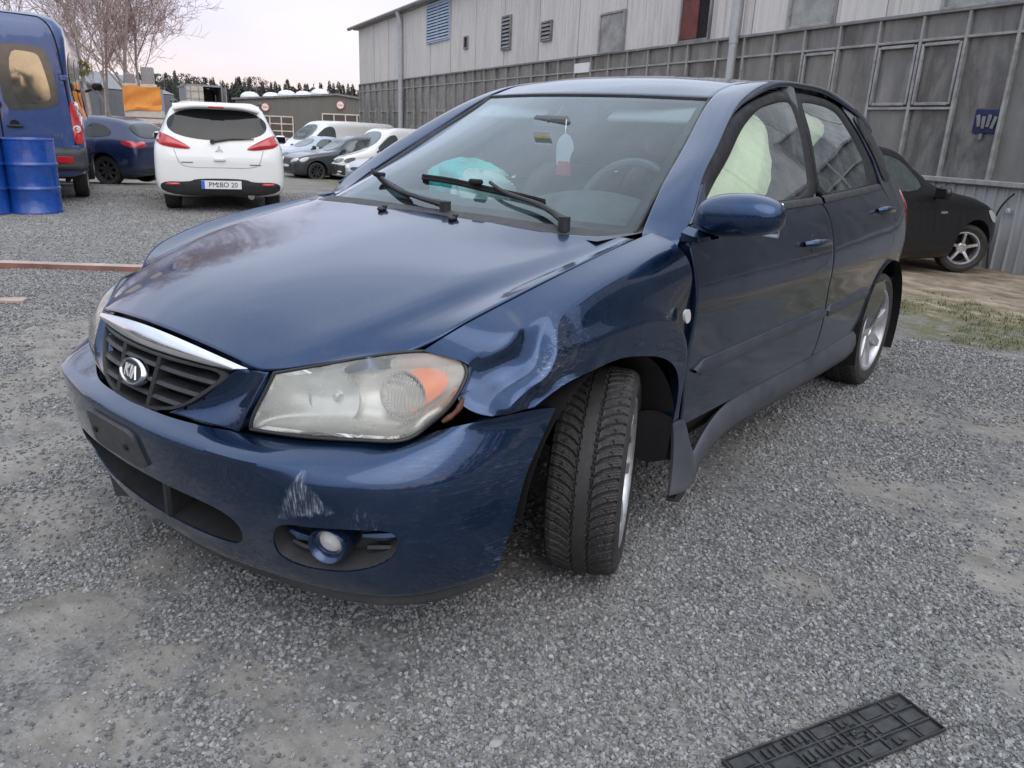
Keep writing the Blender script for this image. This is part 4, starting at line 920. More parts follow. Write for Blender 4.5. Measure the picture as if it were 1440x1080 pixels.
hi = chaikin([buv(*p) for p in INT], 2); hf = chaikin([buv(*p) for p in FOG], 2); hf2 = np.array([[LU - u, v] for u, v in hf])[::-1]
ue = .0015; OUT = [(u, 0.) for u in np.linspace(ue, LU - ue, 60)] + [(LU - ue, v) for v in np.linspace(0, LV, 16)[1:-1]] + [(u, LV) for u in np.linspace(LU - ue, ue, 60)] + [(ue, v) for v in np.linspace(LV, 0, 16)[1:-1]]
bumper = trim('front_bumper', OUT, blift, MT['scuffed'], kia, (1, 0, 0), holes=[hi, hf, hf2], sp=.016, depth=.02, gap=0, hole_depth=.008)
# dark ducts behind the openings
def shell_back(outline, depth, name, mat):
    P, N = blN(np.asarray(outline)); c = P.mean(0); m = MB(); cl = lambda X: np.concatenate([X, X[:1]])
    P1 = P - N * depth; Pc = np.tile(c - N.mean(0) * depth, (len(P), 1))
    m.grid(np.stack([cl(P - N * .004), cl(P1 * .9 + Pc * .1), cl(Pc * .999 + P1 * .001)])); return m.build(name, mat, bumper, fix=True)
shell_back(hi, .11, 'lower_duct', MT['void'])
m = MB(); m.grid(loft([[(x - .012, y, z) for x, y, z in ((.74,-.42,.262),(.835,-.2,.262),(.862,0,.262),(.835,.2,.262),(.74,.42,.262))], [(x - .10, y, z) for x, y, z in ((.74,-.42,.30),(.835,-.2,.31),(.862,0,.31),(.835,.2,.31),(.74,.42,.30))]], 40, 4)); m.build('duct_floor', MT['dusty_trim'], bumper, fix=True)
for yy in (.10,):
    m = MB(); m.box((.830, yy, .345), (.07, .03, .15), ch=.008); m.build('duct_strut', TRIM, bumper)
for s, hh in ((1, hf), (-1, hf2)):
    shell_back(hh, .07, 'fog_recess', MT['dusty_trim'])
    c = A(.757, .605 * s, .352); ax = A(.86, .42 * s, -.05); ax /= np.linalg.norm(ax); zx = np.cross(ax, A(0, 0, 1)); zx /= np.linalg.norm(zx); R = np.stack([zx, ax, np.cross(zx, ax)], 1)
    m = MB(); m.lathe([(.052, -.06), (.046, .004), (.042, .010), (.036, .006), (.028, -.01), (.026, -.02)], R, c); fl = m.build('fog_lamp', NAVY, bumper, fix=True)
    m = MB(); m.lathe([(.027, -.016), (.018, -.011), (.0001, -.008)], R, c); m.build('lens', MT['clear_lens'], fl, fix=True)
    for y0, y1, z0, z1, x0, x1 in ((.50, .56, .362, .350, .80, .775), (.655, .735, .370, .380, .715, .655)):
        m = MB(); m.tube([(x0 - .018, y0 * s, z0), ((x0 + x1) / 2 - .014, (y0 + y1) / 2 * s, (z0 + z1) / 2), (x1 - .018, y1 * s, z1)], [.008, .013, .008], 8); m.build('fog_trim', NAVY, bumper)
        m = MB(); m.tube([(x0 - .03, y0 * s, z0 - .035), ((x0 + x1) / 2 - .026, (y0 + y1) / 2 * s, (z0 + z1) / 2 - .035), (x1 - .03, y1 * s, z1 - .035)], .008, 6); m.build('fog_slat', TRIM, bumper)
lipg = [[(x - .004, y, z - dz) for (x, y, _), z in zip(BR[0], [.205] * 4 + [.21, .218, .235])] for dz in (0.0, .045)]
lipg = [[(x, -y, z) for x, y, z in c[:0:-1]] + c for c in lipg]
panel('bumper_lip', loft(lipg, 60, 5, lin=True), MT['dusty_trim'], bumper, (1, 0, 0), gap=0, r=.004, depth=.03)
# plate mount: a dusty boss
pm = [buv(y, z) for y, z in ((-.155, .515), (.085, .515), (.115, .425), (-.145, .425))]
pm = chaikin(np.array(pm), 3, .08); q = star(pm, blN, 4, -.002, .013); pmo = q.build('plate_mount', MT['dusty_trim'], bumper)
for y in (-.11, .055):
    P, N = blN(np.array([buv(y, .47)])); m = MB(); m.cyl(P[0] + N[0] * .010, P[0] + N[0] * .016, .008, n=10); m.build('screw', MT['void'], pmo)
m = MB(); m.tube(blN(np.array([[u, buv(.2, .536)[1]] for u in np.linspace(.45, LU - .45, 40)]))[0] * 1., .0004, 4); m.v = [v - 0 for v in m.v]
# hanging undertray on the far side
m = MB(); m.box((.70, -.52, .14), (.02, .10, .16), R=rotz(.5) @ rotx(.15), ch=.004); m.build('torn_undertray', MT['dusty_trim'], bumper)

# headlights
HT = [(.738,.412,.697),(.68,.487,.718),(.605,.577,.744),(.515,.640,.752),(.478,.680,.749),(.462,.712,.741)]
HR_ = [(.462,.712,.741),(.463,.736,.720),(.482,.743,.690),(.515,.729,.640),(.548,.704,.603)]
HB = [(.79,.386,.571),(.735,.545,.581),(.667,.643,.583),(.607,.697,.585),(.548,.704,.603)]
HL = [(.79,.386,.571),(.788,.389,.590),(.765,.403,.645),(.738,.412,.697)]
def hl_grid(off=0., nu=48, nv=26):
    G = coons(spl(HB, nu), spl(HT, nu), spl(HL, nv), spl(HR_[::-1], nv), nu, nv); N = gnormals(G); N = N * (1 if N[..., 0].mean() > 0 else -1)
    uu, vv = np.meshgrid(np.linspace(-1, 1, nu), np.linspace(-1, 1, nv)); b = np.clip((1 - uu ** 2) * (1 - vv ** 2), 0, 1) ** .7
    return G + N * (off + .022 * b)[..., None]
HG = hl_grid()
for s in (1, -1):
    hs = 1 if s > 0 else -1
    G = sy(HG, s); hl = panel('headlight', G, MT['haze_lens'], kia, (1, s * .5, .3), gap=.004, r=.004, depth=.012)
    back = np.array(HG); ctr = back.mean((0, 1)); N = gnormals(HG); N = N * (1 if N[..., 0].mean() > 0 else -1)
    uu, vv = np.meshgrid(np.linspace(-1, 1, 48), np.linspace(-1, 1, 26)); b = np.clip((1 - np.abs(uu) ** 4) * (1 - np.abs(vv) ** 4), 0, 1)
    H2 = HG - N * (.006 + .075 * b)[..., None]
    m = MB(); m.grid(sy(H2, s)); m.build('housing', MT['reflector'], hl, fix=True)
    fwd = A(.90, .36 * s, .12); fwd /= np.linalg.norm(fwd); zx = np.cross(fwd, A(0, 0, 1)); zx /= np.linalg.norm(zx); R = np.stack([zx, fwd, np.cross(zx, fwd)], 1)
    m = MB(); c = A(.648, .515 * s, .645); m.lathe([(.066, .012), (.062, .012), (.056, -.008), (.044, -.028), (.024, -.04), (.0001, -.043)], R, c, 40); rf = m.build('main_reflector', MT['bowl'], hl, fix=True)
    m = MB(); m.lathe([(.0001, .006), (.010, .004), (.013, -.005), (.013, -.045)], R, c, 20); m.build('bulb_shield', MT['chrome'], rf, fix=True)
    c = A(.556, .648 * s, .665); m = MB(); m.lathe([(.055, .03), (.050, .030), (.047, .012), (.0001, .020)], R, c, 36); m.build('dip_lamp', MT['flute'], hl, fix=True)
    m = MB(); hg_am = [(.66,.70),(.70,.93),(.90,.93),(.955,.62),(.90,.30),(.83,.30),(.80,.55)]; l3 = sgrid(H2)
    def am(qv):
        P = l3(qv); return sy(P + A(.018, .010, .004), s), np.tile(A(.7, .7 * s, .2), (len(qv), 1))
    star(chaikin(hg_am, 2), am, 3, 0, .006).build('indicator', MT['amber'], hl, fix=True)
    bd = np.concatenate([HG[0, :-1], HG[:-1, -1], HG[-1, :0:-1], HG[:0:-1, 0]]); m = MB(); m.tube(sy(bd, s), .0045, 6, wrap=True); m.build('gasket', TRIM, hl)
    # nose cheek between grille and lamp
    CK = [[(.862,.155,.567),(.845,.19,.588),(.81,.272,.645),(.783,.328,.692)], [(.832,.262,.563),(.796,.300,.60),(.768,.340,.645),(.756,.366,.696)], [(.805,.362,.561),(.803,.370,.575),(.778,.390,.645),(.748,.406,.701)]]
    panel('nose_panel', sy(loft(CK, 24, 20), s), NAVY, kia, (1, 0, .2), gap=.001, r=.002, depth=.02)

# fenders
FC = [[(.515,.645,.754),(.455,.692,.802),(.34,.725,.847),(.12,.742,.900),(-.24,.727,.953),(-.33,.722,.963)],
      [(.463,.738,.728),(.40,.778,.787),(.30,.803,.818),(.1,.815,.866),(-.1,.812,.900),(-.345,.795,.938)],
      [(.497,.738,.665),(.42,.80,.712),(.32,.833,.747),(.1,.845,.792),(-.1,.846,.818),(-.372,.845,.845)],
      [(.455,.807,.625),(.36,.846,.678),(.22,.859,.720),(.05,.863,.742),(-.1,.864,.742),(-.25,.864,.715),(-.345,.862,.655),(-.372,.858,.57),(-.372,.852,.46),(-.385,.845,.385)],
      [(.350,.848,.632),(.25,.856,.665),(.15,.860,.676),(.025,.862,.682),(-.087,.862,.667),(-.212,.860,.636),(-.295,.858,.592),(-.338,.855,.537),(-.351,.85,.457),(-.345,.845,.385)]]
FG = loft(FC, 230, 140, mono=True)
def smooth01(x, a, b): t = np.clip((x - a) / (b - a), 0, 1); return t * t * (3 - 2 * t)
def dent(P, N):
    """the crushed corner ahead of the wheel"""
    x, z = P[..., 0], P[..., 2]; d = np.zeros(x.shape)
    a0, a1 = A(.44, .615), A(.24, .80); ax = (a1 - a0) / np.linalg.norm(a1 - a0); nx = A(-ax[1], ax[0])      # fold line
    p = (x - a0[0]) * ax[0] + (z - a0[1]) * ax[1]; q = (x - a0[0]) * nx[0] + (z - a0[1]) * nx[1]; L = np.linalg.norm(a1 - a0)
    win = smooth01(p, -.05, .05) * smooth01(-p, -L - .03, -L + .09)
    q2 = q + .012 * np.sin(p * 30)
    saw = np.maximum(0, 1 - np.where(q2 > 0, q2 / .075, -q2 / .026)) * .020 - .013 * np.exp(-((q2 + .05) / .034) ** 4) - .010 * np.exp(-((q2 - .085) / .03) ** 2)
    d += win * saw * -1 * -1
    for cx, cz, rx, rz, h in ((.30, .69, .07, .045, -.016), (.36, .66, .03, .03, -.014), (.24, .735, .03, .05, .008)):
        d += h * np.exp(-((x - cx) / rx) ** 2 - ((z - cz) / rz) ** 2)
    d += .002 * np.abs(np.sin(x * 41 + z * 57)) * np.exp(-((x - .27) / .09) ** 2 - ((z - .69) / .07) ** 2) + .0022 * np.sin(x * 61 + z * 37) * np.exp(-((x - .26) / .12) ** 2 - ((z - .70) / .09) ** 2)
    r_ = np.random.default_rng(12); sx_ = r_.uniform(.16, .44, 12); sz_ = r_.uniform(.60, .82, 12)
    f1 = np.min(np.stack([np.hypot((x - a) * 1., (z - b) * 1.25) for a, b in zip(sx_, sz_)]), 0)
    d += (f1 - .035) * .10 * np.exp(-((x - .29) / .10) ** 2 - ((z - .70) / .075) ** 2)
    edge = np.minimum(1, np.minimum.reduce([np.broadcast_to(np.minimum(np.arange(P.shape[0]), np.arange(P.shape[0])[::-1])[:, None] / 9., x.shape), np.broadcast_to(np.minimum(np.arange(P.shape[1]), np.arange(P.shape[1])[::-1])[None] / 7., x.shape)]))
    return P + N * (d * edge)[..., None]
fend = panel('fender', FG, MT['fender_navy'], kia, (0, 1, .3), gap=.003, r=.002, depth=.03, fn=dent); tag(fend, 'crumpled front fender with a scraped fold')
panel('fender', sy(FG, -1), NAVY, kia, (0, -1, .3), gap=.003, r=.004, depth=.03)
m = MB(); star(chaikin([(-.305, .722), (-.29, .758), (-.322, .768), (-.335, .728)], 2), side_lift(1), 2, .004, .008).build('side_repeater', MT['clear_lens'], fend)
m = MB(); m.tube(spl([(.53,.728,.612),(.50,.748,.640),(.488,.752,.665)], 8), [.004, .006, .007, .005, .006, .007, .005, .003], 6); m.build('bent_edge', MT['rust'], fend)

# doors
def SP(L, s): 
    L = np.asarray(L); return np.stack([L[:, 0], S(L[:, 0], L[:, 1]) * s, L[:, 1]], 1)
FDF = [(-.412,.362),(-.395,.45),(-.378,.56),(-.374,.66),(-.383,.80),(-.376,.90),(-.372,.94),(-.43,1.003)]
BGP = [(-1.592,.358),(-1.617,.45),(-1.620,.55),(-1.606,.65),(-1.594,.735),(-1.598,.82),(-1.592,.90),(-1.575,.955),(-1.525,1.008)]
RDR = [(-2.178,.357),(-2.25,.42),(-2.316,.50),(-2.348,.58),(-2.42,.64),(-2.525,.69),(-2.585,.775),(-2.61,.86),(-2.605,.93),(-2.55,.99),(-2.49,1.028)]
def door(front, rear, s, name, zt0, zt1):
    l, r = spl(front, 60), spl(rear, 60); g = coons(resamp([l[0], r[0]], 40), resamp([l[-1], r[-1]], 40), l, r, 60, 60)
    P = np.stack([g[..., 0], S(g[..., 0], g[..., 1]) * s, g[..., 1]], 2); return panel(name, P, MT['navy_dusty'], kia, (0, s, 0), gap=.004, r=.004, depth=.03)
DOORS = {}
for s in (1, -1):
    DOORS[s, 0] = door(FDF, BGP, s, 'front_door', 1, 1); DOORS[s, 1] = door(BGP, RDR, s, 'rear_door', 1, 1)
    # rub strips
    for k, (x0, x1) in enumerate(((-.432, -1.607), (-1.632, -2.24))):
        zc = lambda x: .551 - (x + .432) * .003; n = 40; xs = np.linspace(x0, x1, n); G = []
        tp = np.minimum(1, np.minimum(np.arange(n) + .5, 1.5 + (n - 1 - np.arange(n))) / 2.5)
        for dz, dy in ((-.027, -.002), (-.024, .008), (-.006, .014), (.012, .012), (.024, .006), (.027, -.002)):
            z = zc(xs) + dz * tp; G.append(np.stack([xs, (S(xs, z) + dy) * s, z], 1))
        m = MB(); m.grid(np.array(G)); m.build('side_moulding', MT['navy_trim'], DOORS[s, k], fix=True)
    # handles
    for k, (xh, zh) in enumerate(((-1.385, .858), (-2.41, .925))):
        lf = side_lift(s); P, N = lf(np.array([[xh, zh]])); P = P[0]; N = N[0]
        th_ = np.linspace(0, 2 * math.pi, 28, endpoint=False); cup = np.stack([xh + .05 * np.cos(th_), zh + .036 * np.sin(th_)], 1)
        star(cup, lf, 3, -.002, .0032).build('handle_cup_shade', MT['cup'], DOORS[s, k])  # flat dark disc, its colour carries the shade of a recess
        tx = A(1, 0, .05); tx -= N * (tx @ N); tx /= np.linalg.norm(tx)
        path = [P - tx * .13 + N * .004, P - tx * .10 + N * .020, P - tx * .03 + N * .034, P + tx * .04 + N * .036, P + tx * .09 + N * .026, P + tx * .125 + N * .004]
        m = MB(); sp_ = spl(path, 16); m.tube(sp_, np.interp(np.linspace(0, 1, 16), [0, .2, .8, 1], [.009, .014, .016, .010]), 10); m.build('door_handle', NAVY, DOORS[s, k])
        m = MB(); m.cyl(P - tx * .0 + N * .0 + A(-.02, 0, -.035), P + N * .007 + A(-.02, 0, -.035), .013, n=14); m.build('lock_barrel', MT['chrome'], DOORS[s, k])
    # window frames and panes
    fo = [(-.43,1.006),(-.56,1.095),(-.72,1.183),(-.97,1.305),(-1.20,1.368),(-1.54,1.425),(-1.695,1.432),(-1.655,1.25),(-1.53,1.012),(-1.0,1.003)]
    fi = [(-.535,1.032),(-.68,1.105),(-.83,1.170),(-1.03,1.272),(-1.25,1.345),(-1.50,1.380),(-1.655,1.388),(-1.58,1.23),(-1.455,1.033),(-1.0,1.028)]
    ro = [(-1.705,1.432),(-1.90,1.437),(-2.16,1.430),(-2.33,1.402),(-2.43,1.28),(-2.50,1.15),(-2.49,1.035),(-2.0,1.022),(-1.535,1.012),(-1.665,1.25)]
    ri = [(-1.765,1.392),(-1.92,1.396),(-2.12,1.389),(-2.255,1.365),(-2.345,1.24),(-2.37,1.15),(-2.29,1.056),(-2.0,1.046),(-1.56,1.034),(-1.69,1.24)]
    for k, (o_, i_) in enumerate(((fo, fi), (ro, ri))):
        lf = side_lift(s); co_, ci_ = chaikin(o_, 2, .16), chaikin(i_, 2, .2)
        w = ring(co_, ci_, lf, -.012, .006, .03).build('window_frame', MT['frame'], DOORS[s, k], fix=True)
        star(ci_ + (ci_ - ci_.mean(0)) * .012, lf, 4, -.016, .003).build('window_pane', MT['side_glass'], DOORS[s, k])
        x0, x1 = ((-.50, -1.53), (-1.56, -2.46))[k]; xs = np.linspace(x0, x1, 20); zb = np.interp(xs, [-2.49, -1.53, -.43], [1.034, 1.010, 1.003]); G = []
        for dz, dy in ((-.013, .001), (-.010, .007), (.008, .006), (.014, -.004)): G.append(np.stack([xs, (S(xs, zb + dz) + dy) * s, zb + dz], 1))
        m = MB(); m.grid(np.array(G)); m.build('belt_trim', TRIM, DOORS[s, k], fix=True)
    # mirror (the far one is missing)
    if s > 0:
        m = MB(); c = A(-.415, .945, 1.024); nu_, nv_ = 30, 20; G = np.zeros((nv_, nu_, 3))
        for j, v in enumerate(np.linspace(-math.pi / 2, math.pi / 2, nv_)):
            for i, u in enumerate(np.linspace(0, 2 * math.pi, nu_, endpoint=False)):
                sp2 = lambda t, p: math.copysign(abs(t) ** p, t)
                yy = .122 * sp2(math.sin(v), .8); tap = (1 - .10 * (yy / .12)) if yy > 0 else 1 - .0 * yy
                zz = .066 * sp2(math.cos(v), .65) * sp2(math.sin(u), .8) * tap * (1 if math.sin(u) > 0 else .85); xx = .075 * sp2(math.cos(v), .7) * sp2(math.cos(u), .8) * (1 if math.cos(u) > 0 else .45)
                G[j, i] = c + A(xx - .10 * max(yy, 0) * 1.2, yy, zz + .01 * (yy / .12) - .06 * max(0, yy - .04))
        m.grid(sy(G, s), wrap=True); mir = m.build('door_mirror', NAVY, DOORS[s, 0], fix=True)
        m = MB(); m.grid(sy(np.array([spl(p, 10) for p in ([(-.40,.80,.985),(-.405,.85,.975),(-.41,.88,.975)], [(-.36,.80,.97),(-.37,.85,.960),(-.38,.88,.965)], [(-.36,.80,.945),(-.38,.85,.945),(-.395,.88,.955)], [(-.47,.80,.945),(-.45,.85,.945),(-.44,.88,.955)], [(-.48,.80,.98),(-.45,.85,.97),(-.44,.88,.972)], [(-.40,.80,.985),(-.405,.85,.975),(-.41,.88,.975)])]), s)); m.build('mirror_arm', NAVY, mir, fix=True)
        m = MB(); m.box((-.475, .95 * s, 1.02), (.006, .19, .095), ch=.003, R=rotz(-.12 * s)); m.build('mirror_glass', MT['chrome'], mir)
    star(np.array([(-.405, .99), (-.44, 1.012), (-.55, 1.092), (-.575, 1.10), (-.52, 1.028), (-.50, .99)]), side_lift(s), 2, -.002, .008).build('mirror_sail', NAVY, DOORS[s, 0])

    # pillar and cant rail in body colour
    PI_ = [(-.292,.712,.952),(-.34,.686,.970),(-.40,.668,1.010),(-.5,.640,1.075),(-.75,.582,1.215),(-1.02,.522,1.365),(-1.2,.512,1.418),(-1.5,.508,1.450),(-1.9,.503,1.459),(-2.3,.498,1.449),(-2.65,.492,1.405),(-2.93,.48,1.345)]
    PO_ = [(-.345,.802,.932),(-.40,.798,.980),(-.45,.788,1.022),(-.58,.742,1.11),(-.72,.708,1.187),(-.97,.640,1.309),(-1.20,.601,1.371),(-1.54,.551,1.428),(-1.90,.530,1.441),(-2.16,.530,1.434),(-2.33,.553,1.404),(-2.62,.575,1.34),(-2.83,.575,1.28)]
    a_, b_ = spl(PI_, 80), spl(PO_, 80)
    rmp = smooth01(np.arange(80), 2, 12)[:, None]
    def md(t, o): return a_ * (1 - t) + b_ * t + rmp * o * A(0, .55, .83)
    PG = np.stack([nat(np.array([0, .25, .55, .85, 1.]), np.stack([a_, md(.25, .012), md(.55, .019), md(.85, .012), b_])[:, j], np.linspace(0, 1, 14)) for j in range(80)], 1)
    panel('roof_pillar', sy(PG, s), NAVY, kia, (0, s * .6, .8), gap=.002, r=.004, depth=.03)
    # rear quarter
    th_ = np.linspace(math.radians(200), math.radians(-16), 40)
    arch = [(-2.61 - .363 * math.cos(t), .305 + .363 * math.sin(t)) for t in np.linspace(math.radians(43), math.radians(176), 34)]
    q_out = [(-2.348, .575)] + arch + [(-3.05, .30), (-3.30, .32), (-3.42, .42), (-3.43, .7), (-3.40, .9), (-3.30, 1.02), (-3.16, 1.15), (-3.02, 1.28), (-2.90, 1.345), (-2.62, 1.34), (-2.35, 1.40), (-2.335, 1.385), (-2.43, 1.27), (-2.50, 1.15), (-2.495, 1.03), (-2.55, .99), (-2.605, .93), (-2.61, .86), (-2.585, .775), (-2.525, .69), (-2.42, .64)]
    qp = trim('quarter_panel', q_out, slift3(s), MT['navy_dusty'], kia, (0, s, 0), sp=.03, depth=.03, gap=.002)
    qo = chaikin([(-2.47,1.27),(-2.42,1.35),(-2.55,1.352),(-2.66,1.325),(-2.72,1.20),(-2.735,1.06),(-2.62,1.05),(-2.55,1.07),(-2.55,1.16)], 2)
    star(qo, side_lift(s), 3, .001, .004).build('quarter_window', MT['dark_glass'], qp)
    tl = chaikin([(-3.05,.99),(-3.0,.93),(-3.10,.80),(-3.22,.74),(-3.36,.76),(-3.37,.88),(-3.24,1.0)], 2)
    star(tl, side_lift(s), 3, .0, .006, dome=.008).build('tail_lamp', MT['red_lens'], qp)
    # sill and skirt, kicked out and hanging at the front on the near side
    xs = np.linspace(-.42, -2.20, 60); G = []
    for z, y in ((.368, .828), (.350, .842), (.31, .848), (.27, .842), (.225, .815), (.215, .76)):
        yy = np.full(60, y); zz = np.full(60, z)
        if s > 0:
            b = smooth01(-xs, .95, .42) if False else np.clip((xs + .98) / .56, 0, 1) ** 2.6
            yy = yy * (1 - .35 * b) + .848 * .35 * b + b * .035; zz = zz - b * (.145 + (.35 - z) * -.25)
        G.append(np.stack([xs, yy * s, zz], 1))
    panel('side_skirt', np.array(G), MT['navy_trim'] if s > 0 else NAVY, kia, (0, s, 0), gap=0, r=.003, depth=.02)
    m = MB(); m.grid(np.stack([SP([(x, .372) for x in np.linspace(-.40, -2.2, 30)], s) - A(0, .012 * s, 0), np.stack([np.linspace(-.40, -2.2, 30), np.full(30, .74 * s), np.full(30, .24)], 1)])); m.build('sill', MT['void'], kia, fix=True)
    # wheel housings
    for xw in (0, -2.61):
        a = np.linspace(.12 if xw == 0 else -.35, math.pi + (.10 if xw == 0 else .45), 30); pr = []
        for yy, rr in ((.845, .377 if xw == 0 else .366), (.80, .372), (.50, .372), (.48, .30), (.48, .05)):
            pr.append([(xw + rr * math.cos(t), yy * s, .305 + rr * math.sin(t)) for t in a])
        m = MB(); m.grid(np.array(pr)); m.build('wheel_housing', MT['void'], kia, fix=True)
# loose inner-fender flap hanging behind the front wheel
FL = [[(-.345,.850,.400),(-.35,.858,.33),(-.345,.866,.25),(-.33,.872,.172)], [(-.40,.856,.400),(-.405,.872,.33),(-.405,.880,.25),(-.40,.890,.172)], [(-.45,.850,.34),(-.46,.868,.29),(-.468,.886,.24),(-.47,.890,.190)]]
panel('torn_liner', loft(FL, 16, 14), MT['navy_trim'], kia, (0, 1, 0), gap=0, r=.003, depth=.012)
m = MB(); m.grid(loft([[(-.345, .845, .42), (-.35, .84, .34), (-.36, .83, .27)], [(-.33, .78, .43), (-.33, .77, .35), (-.345, .76, .25)], [(-.31, .70, .40), (-.32, .69, .33), (-.33, .69, .28)]], 10, 10)); m.build('torn_liner', MT['void'], kia, fix=True)
m = MB(); m.box((-.30, .66, .33), (.10, .14, .05), ch=.01); m.box((-.27, .60, .25), (.16, .10, .03), ch=.01, R=rotz(.5)); m.build('suspension_arm', MT['rust'], kia)
m = MB(); m.cyl((-.27, .70, .30), (-.29, .72, .55), .028); m.build('strut', MT['void'], kia)
# rear end
RZ = [.30, .40, .55, .70, .90, 1.02, 1.15, 1.28, 1.345]; RX = [-3.30, -3.41, -3.43, -3.43, -3.40, -3.30, -3.16, -3.02, -2.90]
RC = []
for z, x in zip(RZ, RX):
    y = float(S(x, z)); RC.append([(x, -y, z), (x - .03, -y * .6, z), (x - .04, 0, z), (x - .03, y * .6, z), (x, y, z)])
tg = panel('tailgate', loft(RC, 30, 40), NAVY, kia, (-1, 0, .2), gap=.002)
rg_ = [[(x - .052 - .004, y * 1, z) for y in (-.50, -.2, 0, .2, .50)] for x, z in ((-3.28, 1.04), (-3.10, 1.22), (-2.97, 1.32))]
m = MB(); m.grid(loft(rg_, 20, 8)); m.build('rear_window', MT['dark_glass'], tg, fix=True)

# roof, windscreen
RE = [(-1.02,.518,1.363),(-1.2,.508,1.416),(-1.5,.504,1.448),(-1.9,.499,1.457),(-2.3,.494,1.447),(-2.65,.488,1.403),(-2.93,.476,1.343)]
RM = [(-.972,.27,1.366),(-1.15,.27,1.427),(-1.45,.27,1.464),(-1.9,.27,1.478),(-2.3,.27,1.467),(-2.68,.265,1.427),(-2.98,.26,1.355)]
R0 = [(-.958,0,1.368),(-1.13,0,1.430),(-1.42,0,1.468),(-1.9,0,1.484),(-2.3,0,1.473),(-2.70,0,1.433),(-3.0,0,1.36)]
neg = lambda c: [(x, -y, z) for x, y, z in c]
panel('roof', loft([neg(RE), neg(RM), R0, RM, RE], 60, 50), NAVY, kia, (0, 0, 1), gap=.002, r=.004, depth=.02)
m = MB(); m.grid(loft([[(x, y, z - .035) for x, y, z in c] for c in (neg(RE), neg(RM), R0, RM, RE)], 20, 12)); m.build('headliner', MT['headliner'], kia, fix=True)
WSC = [[(-.318,-.672,.955),(-.19,-.55,.965),(-.135,-.3,.975),(-.12,0,.975),(-.135,.3,.975),(-.19,.55,.965),(-.318,.672,.955)],
       [(-.67,-.598,1.16),(-.59,-.33,1.187),(-.565,0,1.19),(-.59,.33,1.187),(-.67,.598,1.16)],
       [(-1.02,-.515,1.358),(-.968,-.27,1.363),(-.955,0,1.365),(-.968,.27,1.363),(-1.02,.515,1.358)]]
WG = loft(WSC, 60, 40)
ws = MB(); ws.grid(WG); wso = ws.build('windscreen', MT['ws_glass'], kia, fix=True)
wl = sgrid(WG)
def wlift(q):
    e = 2e-3; P = wl(q); N = np.cross(wl(q + [e, 0]) - wl(q - [e, 0]), wl(q + [0, e]) - wl(q - [0, e])); N /= np.linalg.norm(N, axis=1, keepdims=True) + 1e-12; N[N[:, 2] < 0] *= -1; return P, N
def rect(a, b, c, d, n=24): return np.array([(u, b) for u in np.linspace(a, c, n, endpoint=False)] + [(c, v) for v in np.linspace(b, d, n, endpoint=False)] + [(u, d) for u in np.linspace(c, a, n, endpoint=False)] + [(a, v) for v in np.linspace(d, b, n, endpoint=False)])
ring(rect(.0, .0, 1, 1), rect(.028, .05, .972, .965), wlift, -.004, .0022, .004).build('glass_border', MT['black_ink'], wso, fix=True)
bd = np.concatenate([WG[::-1, 0], WG[0, 1:-1], WG[:, -1]])
m = MB(); m.tube(np.concatenate([WG[:, 0], WG[-1, 1:-1], WG[::-1, -1]]), .007, 6); m.build('windscreen_seal', TRIM, wso)
cw = [[(x + dx, y, z + dz) for x, y, z in WSC[0]] for dx, dz in ((.005, .004), (.05, -.012), (.085, -.03))]
m = MB(); m.grid(loft(cw, 50, 6)); m.build('cowl', MT['dusty_trim'], kia, fix=True)
def wiper(arm, blade, nm):
    m = MB(); P = spl(arm, 20); m.tube(P, np.interp(np.linspace(0, 1, 20), [0, .12, .5, 1], [.014, .010, .0075, .0055]), 8); m.cyl(P[0] - A(0, 0, .03), P[0] + A(0, 0, .012), .018); w = m.build(nm, TRIM, kia)
    m = MB(); P = spl(blade, 20)
    for off, hw, hh in ((.005, .003, .0075), (.014, .008, .0055)):
        m.tube(P + A(.006, 0, 1) * off, hh, 6)
    m.box(spl(blade, 3)[1] + A(.012, 0, .026), (.025, .05, .016), ch=.005); m.build('wiper_blade', MT['void'], w)
up_ = lambda L, h: [tuple(np.array(p) + A(.45, 0, .9) * h) for p in L]
wiper(up_([(-.165,.535,.968),(-.205,.41,1.00),(-.225,.27,1.021),(-.262,.165,1.046)], .022), up_([(-.274,-.164,1.049),(-.262,0,1.045),(-.245,.145,1.035),(-.24,.27,1.026),(-.233,.403,1.013)], .002), 'wiper')
wiper(up_([(-.125,.10,.975),(-.140,-.02,.985),(-.175,-.17,1.00),(-.262,-.36,1.030)], .022), up_([(-.422,-.603,1.04),(-.31,-.44,1.032),(-.228,-.296,1.02),(-.158,-.113,.995)], .002), 'wiper')

# cabin
m = MB(); m.grid(loft([[(-.14,y,.945) for y in (-.66,0,.66)], [(-.40,-.70,.965),(-.38,-.3,.975),(-.38,0,.97),(-.38,.3,.985),(-.40,.70,.965)], [(-.60,-.72,.965),(-.60,-.3,.98),(-.60,.0,.98),(-.57,.22,1.03),(-.57,.36,1.045),(-.57,.52,1.03),(-.60,.72,.965)], [(-.70,-.72,.90),(-.70,-.3,.92),(-.70,0,.93),(-.70,.2,.98),(-.70,.36,.99),(-.70,.52,.98),(-.70,.72,.90)], [(-.66,y,.60) for y in (-.7,0,.7)]], 40, 30)); m.build('dashboard', MT['dash'], kia, fix=True)
m = MB(); c = A(-.77, .345, .965); Rw = roty(-.42); a = np.linspace(0, 2 * math.pi, 40, endpoint=False)
m.tube(np.stack([np.zeros(40), .185 * np.cos(a), .185 * np.sin(a)], 1) @ Rw.T + c, .016, 8, wrap=True)
